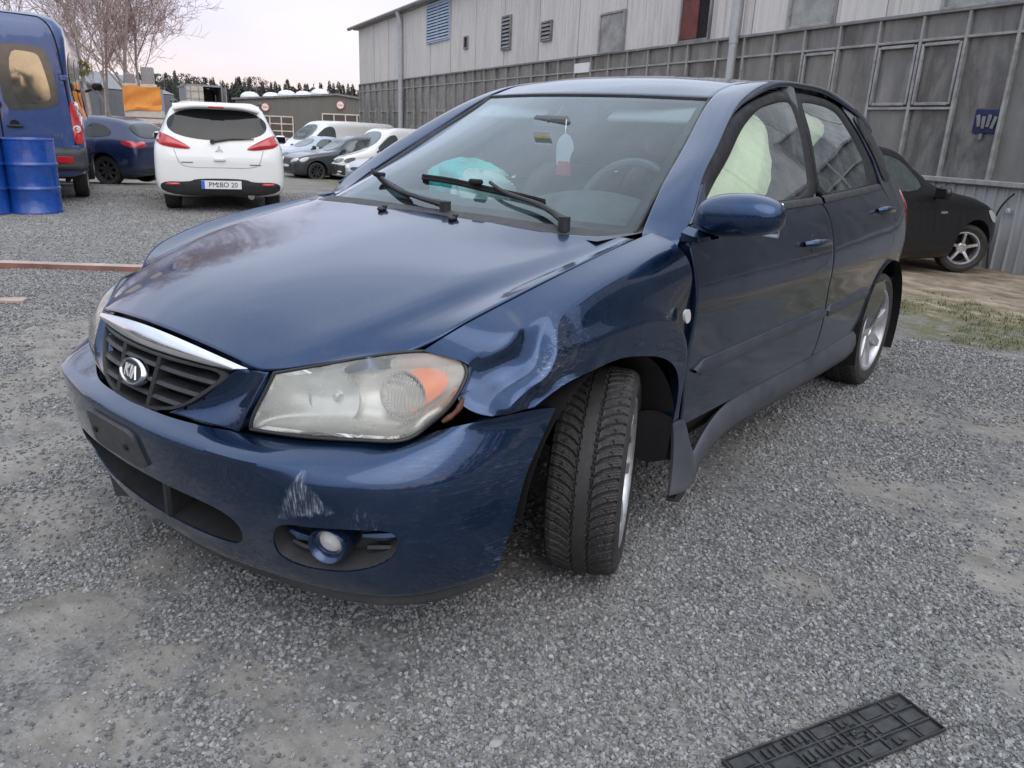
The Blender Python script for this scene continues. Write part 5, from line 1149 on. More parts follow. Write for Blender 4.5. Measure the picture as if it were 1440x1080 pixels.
for an in (0.2, math.pi - .2, -math.pi / 2): m.tube([c + Rw @ A(.02, 0, 0), c + Rw @ A(0, .18 * math.cos(an), .18 * math.sin(an))], .016, 6)
m.lathe([(.0001, .03), (.06, .025), (.075, 0)], np.stack([Rw @ A(0, 1, 0), Rw @ A(-1, 0, 0), Rw @ A(0, 0, 1)], 1), c, 20); m.build('steering_wheel', MT['dash'], kia)
def seat(y, x0):
    def slab(rows, n=14):
        m = MB(); G = []
        for (x, z, w, t, lean) in rows:
            a = np.linspace(0, 2 * math.pi, n, endpoint=False); sp2 = lambda v, p: np.sign(v) * np.abs(v) ** p
            G.append(np.stack([x + t * sp2(np.sin(a), .7) * 1.0, y + w * sp2(np.cos(a), .6), np.full(n, z) + lean * sp2(np.sin(a), .7)], 1))
        G = [np.tile(G[0].mean(0), (n, 1))] + G + [np.tile(G[-1].mean(0), (n, 1))]
        m.grid(np.array(G), wrap=True); return m
    b = slab([(x0 + .16, .45, .22, .08, 0), (x0 + .10, .62, .25, .09, 0), (x0 + .02, .85, .25, .085, 0), (x0 - .05, 1.02, .21, .07, 0), (x0 - .07, 1.08, .15, .05, 0)]).build('seat', MT['seat'], kia, fix=True)
    m = slab([(x0 - .07, 1.12, .10, .04, 0), (x0 - .08, 1.16, .135, .055, 0), (x0 - .09, 1.24, .13, .055, 0), (x0 - .10, 1.275, .10, .035, 0)]); m.cyl((x0 - .07, y - .06, 1.05), (x0 - .08, y - .06, 1.15), .008); m.cyl((x0 - .07, y + .06, 1.05), (x0 - .08, y + .06, 1.15), .008); m.build('headrest', MT['seat'], b, fix=True)
    m = MB(); m.box((x0 + .38, y, .42), (.56, .52, .18), ch=.06); m.build('seat_cushion', MT['seat'], b)
seat(-.37, -1.38); seat(.37, -1.40); seat(-.35, -2.25); seat(.35, -2.25)
m = MB(); m.box((-2.42, 0, .62), (.16, 1.2, .62), ch=.07, R=roty(-.15)); m.build('rear_bench', MT['seat'], kia)
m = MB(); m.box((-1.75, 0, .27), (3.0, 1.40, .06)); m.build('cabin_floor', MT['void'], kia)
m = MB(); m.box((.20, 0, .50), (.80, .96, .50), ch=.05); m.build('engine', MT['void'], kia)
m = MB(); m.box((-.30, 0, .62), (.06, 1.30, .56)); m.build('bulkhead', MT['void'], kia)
for s in (1, -1):
    m = MB(); xs = np.linspace(-.45, -2.5, 30); m.grid(np.stack([np.stack([xs, (S(xs, np.full(30, z)) - .05) * s, np.full(30, z)], 1) for z in (.30, .5, .7, .9, .985)])); m.build('door_lining', MT['dash'], DOORS[s, 0], fix=True)
    for x0, x1 in ((-1.56, -1.70),):
        m = MB(); m.tube([(x0 + .02, (.775 - .05) * s, 1.0), (x1, (.56 - .05) * s, 1.42)], .045, 8); m.build('inner_pillar', MT['dash'], kia)
def blob(name, pts, mat, seed=0, amp=.02, dims=None, n=28, parent=kia, sag=True):
    """slack cloth bag: squashed ball with pinched folds"""
    c, d = A(*pts), A(*dims); u, v = np.meshgrid(np.linspace(0, 2 * math.pi, n * 2, endpoint=False), np.linspace(-math.pi / 2, math.pi / 2, n)); r_ = np.random.default_rng(seed)
    f = np.zeros(u.shape)
    for k in range(9):
        a, b, p = r_.uniform(1, 5), r_.uniform(1, 5), r_.uniform(0, 6.28); f += np.abs(np.sin(round(a) * u + b * v + p)) / (1 + .25 * k)
    f = 1 - amp * (f - f.mean())
    sp2 = lambda t, p: np.sign(t) * np.abs(t) ** p
    G = np.stack([sp2(np.cos(v), .8) * sp2(np.cos(u), .9) * f, sp2(np.cos(v), .8) * sp2(np.sin(u), .9) * f, sp2(np.sin(v), .8) * f], 2) * d + c
    m = MB(); m.grid(G, wrap=True); return m.build(name, mat, parent, fix=True)
ab = blob('passenger_airbag', (-.66, -.31, 1.01), MT['bag_teal'], 3, .16, (.12, .17, .09)); tag(ab, 'limp turquoise passenger airbag')
ab2 = blob('passenger_airbag', (-.60, -.17, .985), MT['bag_pale'], 5, .12, (.11, .11, .09)); tag(ab2, 'pale lower flap of the passenger airbag')
for s in (1,):
    # side curtain hanging inside the door glass
    lf = side_lift(s)
    cu = [(-.52,1.03),(-.70,1.14),(-.90,1.24),(-1.08,1.32),(-1.26,1.362),(-1.335,1.30),(-1.31,1.21),(-1.245,1.13),(-1.14,1.06),(-.95,1.015),(-.70,1.005)]
    def cl_(q, lf=lf):
        P, N = lf(q); w = .016 * np.abs(np.sin(q[:, 0] * 14 + q[:, 1] * 19)) + .010 * np.abs(np.sin(q[:, 0] * 31 - q[:, 1] * 17)) - .012; return P - N * (.05 + .5 * w)[:, None], N
    o = star(chaikin(cu, 3), cl_, 16, 0, .008, dome=.02).build('curtain_airbag', MT['bag_green'], kia); tag(o, 'slack pale green curtain airbag in the front window')
    cu2 = [(-1.72,1.35),(-1.89,1.372),(-2.06,1.35),(-2.05,1.295),(-1.88,1.255),(-1.72,1.205),(-1.65,1.23)]
    o = star(chaikin(cu2, 2), cl_, 6, 0, .01, dome=.015).build('curtain_airbag', MT['bag_green'], kia); tag(o, 'short pale green curtain airbag at the top of the rear window')
m = MB(); m.box((-.74, .03, 1.258), (.025, .19, .05), ch=.012, R=rotz(-.15)); m.cyl((-.725, .03, 1.26), (-.755, .02, 1.275), .008); m.build('rear_view_mirror', MT['dash'], kia)
for y in (.36, -.36):
    m = MB(); m.box((-.99, y, 1.315), (.16, .42, .018), ch=.007, R=roty(.55)); m.build('sun_visor', MT['headliner'], kia)
m = MB(); m.box((-.60, .10, 1.205), (.002, .075, .045), R=roty(.3)); st = m.build('windscreen_sticker', MT['pipe'], kia)
m = MB(); m.box((-.598, .10, 1.205), (.002, .06, .018), R=roty(.3)); m.build('sticker_print', MT['sticker'], st)
for s in (1, -1):
    wheel(kia, -.10 if s > 0 else -.02, (.74 if s > 0 else .735) * s, .300, math.radians(26), s, 0, spin=.4)
    wheel(kia, -2.61, .727 * s, .300, 0, s, spin=.2)
# a paper tag hanging from the mirror
pt = thing('hanging_tag', 'pale paper air freshener with a red foot hanging inside the windscreen', 'air freshener', (-.66, .155, 1.10))
m = MB(); O = chaikin([(-.025, 0), (.025, 0), (.03, .05), (.045, .07), (.03, .11), (.0, .125), (-.03, .10), (-.035, .06)], 1); m.prism(O, 0, .004, lambda a, b, d: (d, a, b)); m.build('paper', MT['white'], pt)
m = MB(); m.prism([(-.028, -.02), (.034, -.02), (.026, .028), (-.02, .028)], -.001, .006, lambda a, b, d: (d, a, b)); m.build('red_foot', MT['red_print'], pt)
m = MB(); m.cyl((0, 0, .12), (-.03, -.02, .17), .0015, n=5); m.build('string', MT['white'], pt)
# ---------------------------------------------------------------- the other vehicles
LT = tyre_mesh('tyre', n=192, m=14, R=.31, W=.20, rim=.205, pitch=48, deep=.006, mat=MT['rubber'])
LR5 = rim_mesh('rim', 5, .205, .20); LR9 = rim_mesh('rim', 9, .205, .20); LRS = rim_mesh('rim', 8, .205, .20, mat=MT['black_trim'], open_=1.6); LRG = rim_mesh('rim', 6, .205, .20, mat=MT['steel'], open_=1.8)
LH = hub_mesh('brake_disc', .205, .20); WSET = {'five': (LT, LR5, LH), 'nine': (LT, LR9, LH), 'black': (LT, LRS, LH), 'steel': (LT, LRG, LH)}
def shell_mesh(st, n=30, nv=90, boxy=.0):
    """closed body from stations (x, w, zb, zbelt, zt, wroof)"""
    C = []
    for x, w, zb, ze, zt, wr in st:
        h = ze - zb; up = max(zt - ze, .001); k = min(1., up / .25)
        wr_ = w * .93 * (1 - k) + wr * k
        half = [(0, zb), (w * .80, zb), (w * .93, zb + .04), (w * .985, zb + .13), (w, zb + h * .5), (w * .985, zb + h * .86), (w * .955 * (1 - .0 * k), ze),
                (wr_ + (w * .95 - wr_) * .45, ze + up * .52), (wr_ * (1.0 + boxy * .02), ze + up * (.88 + boxy * .05)), (wr_ * .88, ze + up * .975), (wr_ * .5, ze + up * .998), (0, zt)]
        hp = spl(half, n); full = np.concatenate([hp, (hp * [-1, 1])[-2:0:-1]])
        C.append(np.c_[np.full(len(full), x), full[:, 0], full[:, 1]])
    C = np.stack(C); xs = C[:, 0, 0]; d = np.linalg.norm(np.diff(C, axis=0), axis=2).mean(1); t = np.r_[0, np.cumsum(d ** .6)]
    tt = np.unique(np.concatenate([np.linspace(t[i], t[i + 1], max(3, int(nv * (t[i + 1] - t[i]) / t[-1]))) for i in range(len(t) - 1)]))
    G = np.stack([np.stack([pch(t, C[:, j, k], tt) for k in range(3)], 1) for j in range(C.shape[1])], 1)
    m = MB(); m.grid(G, wrap=True)
    N = G.shape[1]
    for e, base in ((G[0], 0), (G[-1], (len(G) - 1) * N)):
        c = e.mean(0); Q = np.stack([e, c + (e - c) * .6, c + (e - c) * .25]); m.grid(Q, wrap=True); m.add(np.concatenate([Q[-1], [c]]), [(i, (i + 1) % N, N) for i in range(N)])
    return m
def tmp_obj(mb, name, mat):
    me = mb.mesh(name, mat); bm = bmesh.new(); bm.from_mesh(me); bmesh.ops.remove_doubles(bm, verts=bm.verts, dist=1e-5); bmesh.ops.recalc_face_normals(bm, faces=bm.faces); bm.to_mesh(me); bm.free(); return link(name, me)
def vehicle(name, label, cat, spec, loc, az, group=None):
    th = thing(name, label, cat, loc, math.radians(az), group); pm = MT[spec['paint']]
    o = tmp_obj(shell_mesh(spec['st'], boxy=spec.get('boxy', 0)), 'body', pm)
    bm = bmesh.new(); bm.from_mesh(o.data); bv = BVHTree.FromBMesh(bm); bm.free()
    if spec.get('arch', True):
        c = MB()
        for x, R, tr in spec['wheels']:
            for s in (1, -1):
                a = np.linspace(0, 2 * math.pi, 28, endpoint=False); rr = R * 1.17
                G = np.stack([np.stack([x + rr * np.cos(a), np.full(28, y), R + .01 + rr * np.sin(a)], 1) for y in (s * (tr - .22), s * 1.6)]); b = c.n; c.grid(G, wrap=True); c.f += [tuple(range(b, b + 28)), tuple(range(b + 28, b + 56))]; c.m += [0, 0]
        co = tmp_obj(c, 'cut', MT['void']); co.data.materials.clear(); co.data.materials.append(MT['void'])
        md = o.modifiers.new('b', 'BOOLEAN'); md.operation = 'DIFFERENCE'; md.object = co; md.solver = 'EXACT'; md.material_mode = 'TRANSFER'
        dg = bpy.context.evaluated_depsgraph_get(); dg.update(); me = bpy.data.meshes.new_from_object(o.evaluated_get(dg)); o.modifiers.clear(); o.data = me; o.data.name = 'body'
        bpy.data.objects.remove(co); me.set_sharp_from_angle(angle=math.radians(38))
    o.parent = th; o.name = 'body'
    rl = {a: raylift(bv, 'xyz'.index(a[0]), 1 if a[1] == '+' else -1) for a in ('x+', 'x-', 'y+', 'y-', 'z+')}
    for x, R, tr in spec['wheels']:
        for s in (1, -1):
            w = wheel(th, x, tr * s - .10 * s, R, math.radians(spec.get('steer', 0)) if x > .5 else 0, s, meshes=WSET[spec.get('rim', 'five')], spin=x); k = R / .31; w.scale = (k, 1, k)
    def lay(nm, out, ax, mat, off=.0, t=.006, par=o, ck=2, dome=0., rings=4, q=.25):
        ext = np.ptp(np.asarray(out, float), axis=0); rings = max(rings, int(ext.max() / .09))
        return star(chaikin(out, ck, q), rl[ax], rings, off, t, dome=dome).build(nm, MT[mat] if isinstance(mat, str) else mat, par)
    th_ = dict(th=th, o=o, lay=lay, rl=rl, bv=bv)
    for nm, out, mat in spec.get('side', []):
        for s in ((1, -1) if spec.get('both', True) else (spec.get('vis', 1),)):
            q = lay(nm, out, 'y+' if s > 0 else 'y-', pm if mat == 'paint' else mat, off=-.001 if mat == 'paint' else .004, t=.004)
            if nm == 'door':
                h = spec.get('handle')
                if h:
                    cx = min(p[0] for p in out) + .14; P, N = rl['y+' if s > 0 else 'y-'](np.array([[cx, h]])); P = P[0]; m = MB(); m.tube([P + A(-.09, .01 * s, 0), P + A(-.05, .035 * s, .01), P + A(.05, .035 * s, .01), P + A(.09, .01 * s, 0)], .013, 6); m.build('door_handle', MT[spec.get('hmat', 'black_trim')], q)
    for ax, L in (('x+', spec.get('front', [])), ('x-', spec.get('rear', []))):
        for nm, out, mat in L:
            dm = .02 if mat in ('clear_lens', 'red_lens') else 0
            lay(nm, out, ax, pm if mat == 'paint' else mat, off=.001, t=.008, dome=dm)
    if 'mirror' in spec:
        x, y, z = spec['mirror']
        for s in (1, -1):
            if s in spec.get('no_mirror', ()): continue
            m = MB(); m.box((x, y * s, z), (.10, .19, .14), ch=.04); m.cyl((x + .03, (y - .10) * s, z - .05), (x + .05, (y - .22) * s, z - .10), .025); mm = m.build('door_mirror', MT[spec.get('mmat', 'black_trim')] if spec.get('mmat') != 'paint' else pm, th)
            m = MB(); m.box((x - .052, y * s, z), (.006, .15, .10), ch=.002); m.build('mirror_glass', MT['dark_glass'], mm)
    return th_
def ell(cx, cz, a, b, n=20): return [(cx + a * math.cos(t), cz + b * math.sin(t)) for t in np.linspace(0, 2 * math.pi, n, endpoint=False)]
mirr = lambda L: [(-y, z) for y, z in L][::-1]

# --- white hatchback seen from behind: origin under the rear axle
W8 = dict(paint='car_white', rim='steel', wheels=[(0, .30, .78), (2.5, .30, .78)], mirror=(1.72, .93, .98), mmat='paint', handle=.86,
 st=[(-.70,.66,.40,.74,.76,.5),(-.685,.745,.32,.78,.83,.55),(-.655,.80,.27,.86,.96,.58),(-.60,.832,.25,.93,1.10,.60),(-.50,.846,.23,.965,1.30,.60),(-.38,.848,.22,.97,1.47,.585),(-.2,.848,.21,.965,1.50,.585),(.4,.848,.2,.955,1.525,.59),(1.0,.848,.2,.94,1.52,.59),(1.45,.848,.2,.93,1.44,.58),(1.9,.845,.2,.92,1.17,.58),(2.2,.84,.2,.91,1.0,.58),(2.7,.82,.2,.86,.90,.55),(3.0,.76,.22,.76,.78,.5),(3.15,.62,.28,.62,.64,.4),(3.2,.4,.34,.54,.56,.3)],
 side=[('door',[(.35,.30),(1.25,.30),(1.28,.92),(.25,.94)],'paint'),('window',[(1.22,.97),(.42,1.0),(.46,1.36),(1.0,1.40),(1.25,1.33)],'dark_glass'),('window',[(.34,1.0),(-.10,1.06),(.0,1.33),(.38,1.37)],'dark_glass'),('window',[(-.16,1.05),(-.42,1.12),(-.22,1.30),(-.08,1.31)],'dark_glass')],
 rear=[('rear_window',[(-.60,1.31),(-.655,1.18),(-.56,1.075),(-.3,1.015),(0,1.0),(.3,1.015),(.56,1.075),(.655,1.18),(.60,1.31),(.40,1.405),(0,1.415),(-.40,1.405)],'dark_glass'),
  ('tail_lamp',[(.785,1.08),(.70,1.09),(.37,.915),(.36,.875),(.57,.885),(.79,.935)],'red_lens'),('tail_lamp',mirr([(.785,1.08),(.70,1.09),(.37,.915),(.36,.875),(.57,.885),(.79,.935)]),'red_lens'),
  ('lower_bumper',[(.80,.44),(.40,.435),(.32,.485),(-.32,.485),(-.40,.435),(-.80,.44),(-.74,.26),(0,.235),(.74,.26)],'black_trim'),
  ('rear_reflector',[(.71,.425),(.53,.425),(.53,.385),(.71,.385)],'red_lens'),('rear_reflector',[(-.71,.425),(-.53,.425),(-.53,.385),(-.71,.385)],'red_lens')])
def line_on(lift, pts, r, n=40):
    P, N = lift(spl(pts, n)); m = MB(); m.tube(P, r, 5); return m
def place(px, py, inset=0.): return None
colt = vehicle('white_hatchback', 'small white hatchback seen from behind with plate PM BO 20', 'car', W8, (-4.36, -8.40, 0), 238.4)
colt['th'].scale = (.96, .96, .93); L = colt['rl']['x-']; o = colt['o']
line_on(L, [(.575,.88),(.545,.78),(.50,.68),(.42,.645),(0,.635),(-.42,.645),(-.50,.68),(-.545,.78),(-.575,.88)], .0045, 60).build('tailgate_seam', MT['mullion'], o)
P, N = L(np.array([[0, .435]])); P = P[0]; RX = np.stack([A(0, -1, 0), A(0, 0, 1), A(-1, 0, 0)], 1)
m = MB(); m.box(P + A(-.030, 0, -.035), (.012, .52, .115), ch=.003); pl = m.build('number_plate', MT['white'], o)
m = MB(); m.box(P + A(-.0375, .238, -.035), (.004, .042, .112)); m.build('plate_band', MT['eu_blue'], pl)
text_obj('lettering', 'PM BO 20', MT['black_ink'], pl, P + A(-.0372, -.022, -.036), RX, .096, .0015, .93)
m = MB()
for dz in (.018, -.02): m.cyl(P + A(-.036, .045, -.035 + dz), P + A(-.039, .045, -.035 + dz), .012, n=12)
m.build('plate_seal', MT['steel'], pl)
P, N = L(np.array([[0, .885]])); P = P[0] + A(-.012, 0, 0); m = MB()
for k in range(3):
    a = math.pi / 2 + k * 2.0944; d = lambda r, b: (0, -r * math.cos(a + b), r * math.sin(a + b)); q = [np.array(d(.0, 0)), np.array(d(.033, .5236)), np.array(d(.057, 0)), np.array(d(.033, -.5236))]
    m.prism([(v[1], v[2]) for v in q], 0, -.010, lambda x, y, z: tuple(P + A(z, x, y)))
m.build('emblem', MT['silver'], o, smooth=False)
P, N = L(np.array([[0, .745]])); m = MB(); m.box(P[0] + A(-.012, 0, 0), (.03, .15, .045), ch=.012); m.build('tailgate_handle', MT['car_white'], o)
for y0, z0 in ((.42, .70), (-.46, .68)): P, N = L(np.array([[y0, z0]])); m = MB(); m.box(P[0] + A(-.004, 0, 0), (.006, .15, .014), ch=.002); m.build('badge', MT['steel'], o)
m = MB(); P, N = L(np.array([[.08, .985], [-.15, 1.025], [-.46, 1.035]])); m.tube(P + A(-.025, 0, 0), [.02, .014, .008], 6); m.cyl(P[0], P[0] + A(-.05, 0, 0), .03); m.build('rear_wiper', MT['black_trim'], o)
m = MB(); m.cyl((-.66, -.38, .235), (-.50, -.38, .24), .045, n=14); m.build('exhaust', MT['steel'], colt['th'])
sp_ = loft([[(-.36,-.56,1.475),(-.40,-.3,1.492),(-.41,0,1.497),(-.40,.3,1.492),(-.36,.56,1.475)],[(-.52,-.55,1.430),(-.60,-.3,1.462),(-.62,0,1.468),(-.60,.3,1.462),(-.52,.55,1.430)],[(-.53,-.55,1.40),(-.60,-.3,1.438),(-.62,0,1.445),(-.60,.3,1.438),(-.53,.55,1.40)],[(-.40,-.54,1.40),(-.45,-.3,1.425),(-.46,0,1.43),(-.45,.3,1.425),(-.40,.54,1.40)]], 30, 16)
m = MB(); m.grid(sp_); m.build('roof_spoiler', MT['car_white'], o, fix=True)
m = MB(); m.box((-.617, 0, 1.44), (.012, .19, .02), ch=.003); m.build('brake_lamp', MT['red_lens'], o)
m = MB(); m.tube([(-.30, 0, 1.495), (-.42, 0, 1.60)], .006, 5); m.build('aerial', MT['black_trim'], o)
for s in (1, -1): m = MB(); m.tube(spl([(1.2, .58 * s, 1.50), (1.0, .585 * s, 1.53), (.2, .59 * s, 1.53), (-.25, .585 * s, 1.50)], 20), .014, 6); m.build('roof_rail', MT['black_trim'], o)

# --- blue panel van
VN = dict(paint='van_blue', rim='steel', boxy=1., wheels=[(0, .345, .93), (3.65, .345, .93)], mirror=(3.75, 1.16, 1.75), handle=1.05,
 st=[(-1.12,.86,.42,1.0,2.30,.78),(-1.10,.935,.40,1.05,2.42,.80),(-1.05,.975,.38,1.1,2.50,.82),(-.8,.995,.36,1.15,2.56,.83),(.5,.998,.35,1.2,2.59,.84),(2.6,.998,.35,1.2,2.60,.84),(3.3,.99,.35,1.2,2.52,.82),(3.8,.98,.35,1.2,2.05,.80),(4.2,.96,.35,1.15,1.60,.80),(4.6,.90,.35,1.05,1.20,.7),(4.80,.74,.38,.9,.95,.5)],
 side=[('door',[(2.6,.5),(3.5,.5),(3.75,1.2),(3.6,2.1),(2.6,2.2)],'paint'),('window',[(2.75,1.35),(3.7,1.35),(3.45,2.05),(2.75,2.1)],'dark_glass'),('window',[(1.0,1.35),(2.4,1.35),(2.4,2.1),(1.0,2.1)],'dark_glass'),('window',[(-.8,1.35),(.8,1.35),(.8,2.1),(-.8,2.1)],'dark_glass')],
 rear=[])
van = vehicle('blue_van', 'tall dark blue panel van seen from behind with glazed rear doors', 'van', VN, (-2.72, -11.10, 0), 245.5)
van['th'].scale = (.95, .95, .95)
L = van['rl']['x-']; o = van['o']
for s in (1, -1):
    dr = star(chaikin([(.012 * s, .56), (.80 * s, .56), (.84 * s, .66), (.84 * s, 1.3), (.80 * s, 1.9), (.68 * s, 2.42), (.60 * s, 2.47), (.012 * s, 2.50)], 1, .12), L, 5, .002, .012).build('rear_door', MT['van_blue'], o)
    wq = chaikin([(.06 * s, 1.26), (.50 * s, 1.29), (.73 * s, 1.36), (.74 * s, 1.55), (.66 * s, 2.03), (.60 * s, 2.10), (.06 * s, 2.13)], 2, .15)
    star(wq, L, 4, .012, .006).build('rear_window', MT['van_glass'], dr)
    iw = chaikin([(.19 * s, 1.36), (.50 * s, 1.36), (.64 * s, 1.42), (.64 * s, 1.6), (.57 * s, 1.98), (.50 * s, 2.03), (.20 * s, 2.05)], 2, .2)
    star(iw, L, 4, .019, .002).build('window_pane', MT['van_pane'], dr)
    for zz in (.78, 1.72):
        m = MB(); P, N = L(np.array([[.86 * s * (1 if zz < 1 else .96), zz]])); m.box(P[0] + A(-.02, 0, 0), (.04, .10, .07), ch=.01); m.build('hinge', MT['van_blue'], dr)
    tlq = chaikin([(.865 * s, .84), (.955 * s, .84), (.975 * s, 1.0), (.965 * s, 1.30), (.925 * s, 1.42), (.845 * s, 1.40), (.85 * s, 1.1)], 2, .15)
    tl = star(tlq, L, 3, .002, .02, dome=.015).build('tail_lamp', MT['red_lens'], o)
    for zz in (1.33, 1.04):
        P, N = L(np.array([[.91 * s, zz]])); m = MB(); m.lathe([(.055, -.01), (.05, .012), (.035, .016), (.03, .006), (.0001, .01)], np.stack([A(0, 1, 0), A(-1, 0, 0), A(0, 0, 1)], 1), P[0] + A(-.03, 0, 0), 20); m.build('round_lens', MT['clear_lens'], tl, fix=True)
m = MB(); gB = [[(x, y, z) for x, y in ((-1.0, -.99), (-1.14, -.97), (-1.20, -.7), (-1.21, 0), (-1.20, .7), (-1.14, .97), (-1.0, .99))] for z in (.46, .50, .60, .74, .79)]
gB[0] = [(x * .93, y, z) for x, y, z in gB[0]]; gB[-1] = [(x * .93, y, z) for x, y, z in gB[-1]]
m.grid(loft(gB, 40, 14)); bp = m.build('rear_bumper', MT['dusty_trim'], o, fix=True)
for s in (1, -1): m = MB(); m.box((-1.205, .72 * s, .62), (.02, .20, .09), R=rotz(-.12 * s), ch=.004); m.build('rear_reflector', MT['red_lens'], bp)
m = MB(); P, N = L(np.array([[-.16, 1.06]])); m.box(P[0] + A(-.04, 0, 0), (.03, .20, .035), ch=.01); m.build('door_handle', MT['black_trim'], o)
star(ell(-.16, 1.09, .06, .05), L, 2, .015, .003).build('handle_cup_shade', MT['void'], o)  # flat near-black oval painted in place of the recess shade
P, N = L(np.array([[0.02, 1.34]])); m = MB(); m.lathe([(.06, -.02), (.06, .03), (.045, .045), (.0001, .05)], np.stack([A(0, 1, 0), A(-1, 0, 0), A(0, 0, 1)], 1), P[0] + A(-.015, 0, 0), 20); m.build('wiper_cap', MT['black_trim'], o, fix=True)
P, N = L(np.array([[-.66, .93]])); text_obj('lettering', 'TDI', MT['chrome'], o, P[0] + A(-.018, 0, 0), RX, .06, .003, 1.3)
line_on(L, [(.0, 1.14), (-.4, 1.16), (-.6, 1.21), (-.84, 1.22)], .008).build('door_crease', MT['van_blue'], o)
line_on(L, [(.6, 2.30), (.3, 2.31), (-.3, 2.31), (-.6, 2.30)], .010).build('door_crease', MT['van_blue'], o)
for pts in ([(.0, .50), (.0, 1.2), (.0, 2.50)], [(-.815, .56), (-.855, .70), (-.855, 1.3), (-.82, 1.85), (-.70, 2.42), (-.60, 2.49)], [(-.60, 2.49), (0, 2.515), (.60, 2.49)], [(-.85, .80), (-.4, .80), (0, .80)]):
    line_on(L, pts, .011, 60).build('door_seam', MT['void'], o)
m = MB(); m.box((-1.06, .12, 2.47), (.06, .30, .05), ch=.012); m.build('brake_lamp', MT['red_lens'], o)
m = MB()
for s in (1, -1): m.box((-.3, .70 * s, .36), (1.3, .06, .12))
m.box((-.75, 0, .38), (.12, 1.5, .10)); m.build('chassis', MT['void'], van['th'])

# --- dark blue hatchback beyond the van
HB1 = dict(paint='audi_blue', rim='black', wheels=[(0, .315, .78), (2.58, .315, .78)], mirror=(1.75, .94, 1.0), mmat='paint', handle=.84,
 st=[(-.80,.62,.36,.72,.74,.45),(-.78,.76,.30,.80,.84,.5),(-.72,.83,.25,.88,.97,.54),(-.60,.865,.22,.93,1.12,.55),(-.40,.875,.2,.945,1.30,.56),(-.1,.88,.19,.945,1.38,.57),(.5,.88,.18,.93,1.42,.58),(1.0,.88,.18,.92,1.42,.58),(1.4,.88,.18,.91,1.33,.58),(1.8,.875,.18,.90,1.14,.57),(2.15,.87,.18,.89,.98,.56),(2.7,.85,.18,.84,.88,.5),(3.1,.78,.20,.74,.76,.45),(3.3,.62,.26,.60,.62,.4),(3.36,.4,.32,.5,.52,.3)],
 side=[('door',[(.42,.28),(1.5,.28),(1.62,.88),(.35,.92)],'paint'),('window',[(1.55,.95),(.48,.98),(.55,1.30),(1.0,1.35),(1.25,1.28)],'dark_glass'),('window',[(.40,.98),(-.25,1.02),(-.05,1.24),(.45,1.29)],'dark_glass')],
 rear=[('rear_window',[(-.56,1.26),(-.62,1.08),(-.5,1.0),(0,.98),(.5,1.0),(.62,1.08),(.56,1.26),(0,1.30)],'dark_glass'),('number_plate',[(-.26,.78),(.26,.78),(.26,.67),(-.26,.67)],'white'),('lower_bumper',[(-.75,.40),(.75,.40),(.68,.26),(-.68,.26)],'black_trim'),
  ('tail_lamp',[(.84,.90),(.50,.94),(.46,.84),(.82,.78)],'red_lens'),('tail_lamp',mirr([(.84,.90),(.50,.94),(.46,.84),(.82,.78)]),'red_lens')])
HB1['side'].append(('tail_lamp', [(-.76,.92),(-.42,.95),(-.46,.86),(-.74,.79)], 'red_lens'))
aud = vehicle('blue_hatchback', 'deep blue hatchback showing its red tail lamp between the van and the white hatchback', 'car', HB1, (-6.25, -15.3, float(gz(-6.25, -15.3))), 303)
aud['th'].scale = (.96, .96, .96)

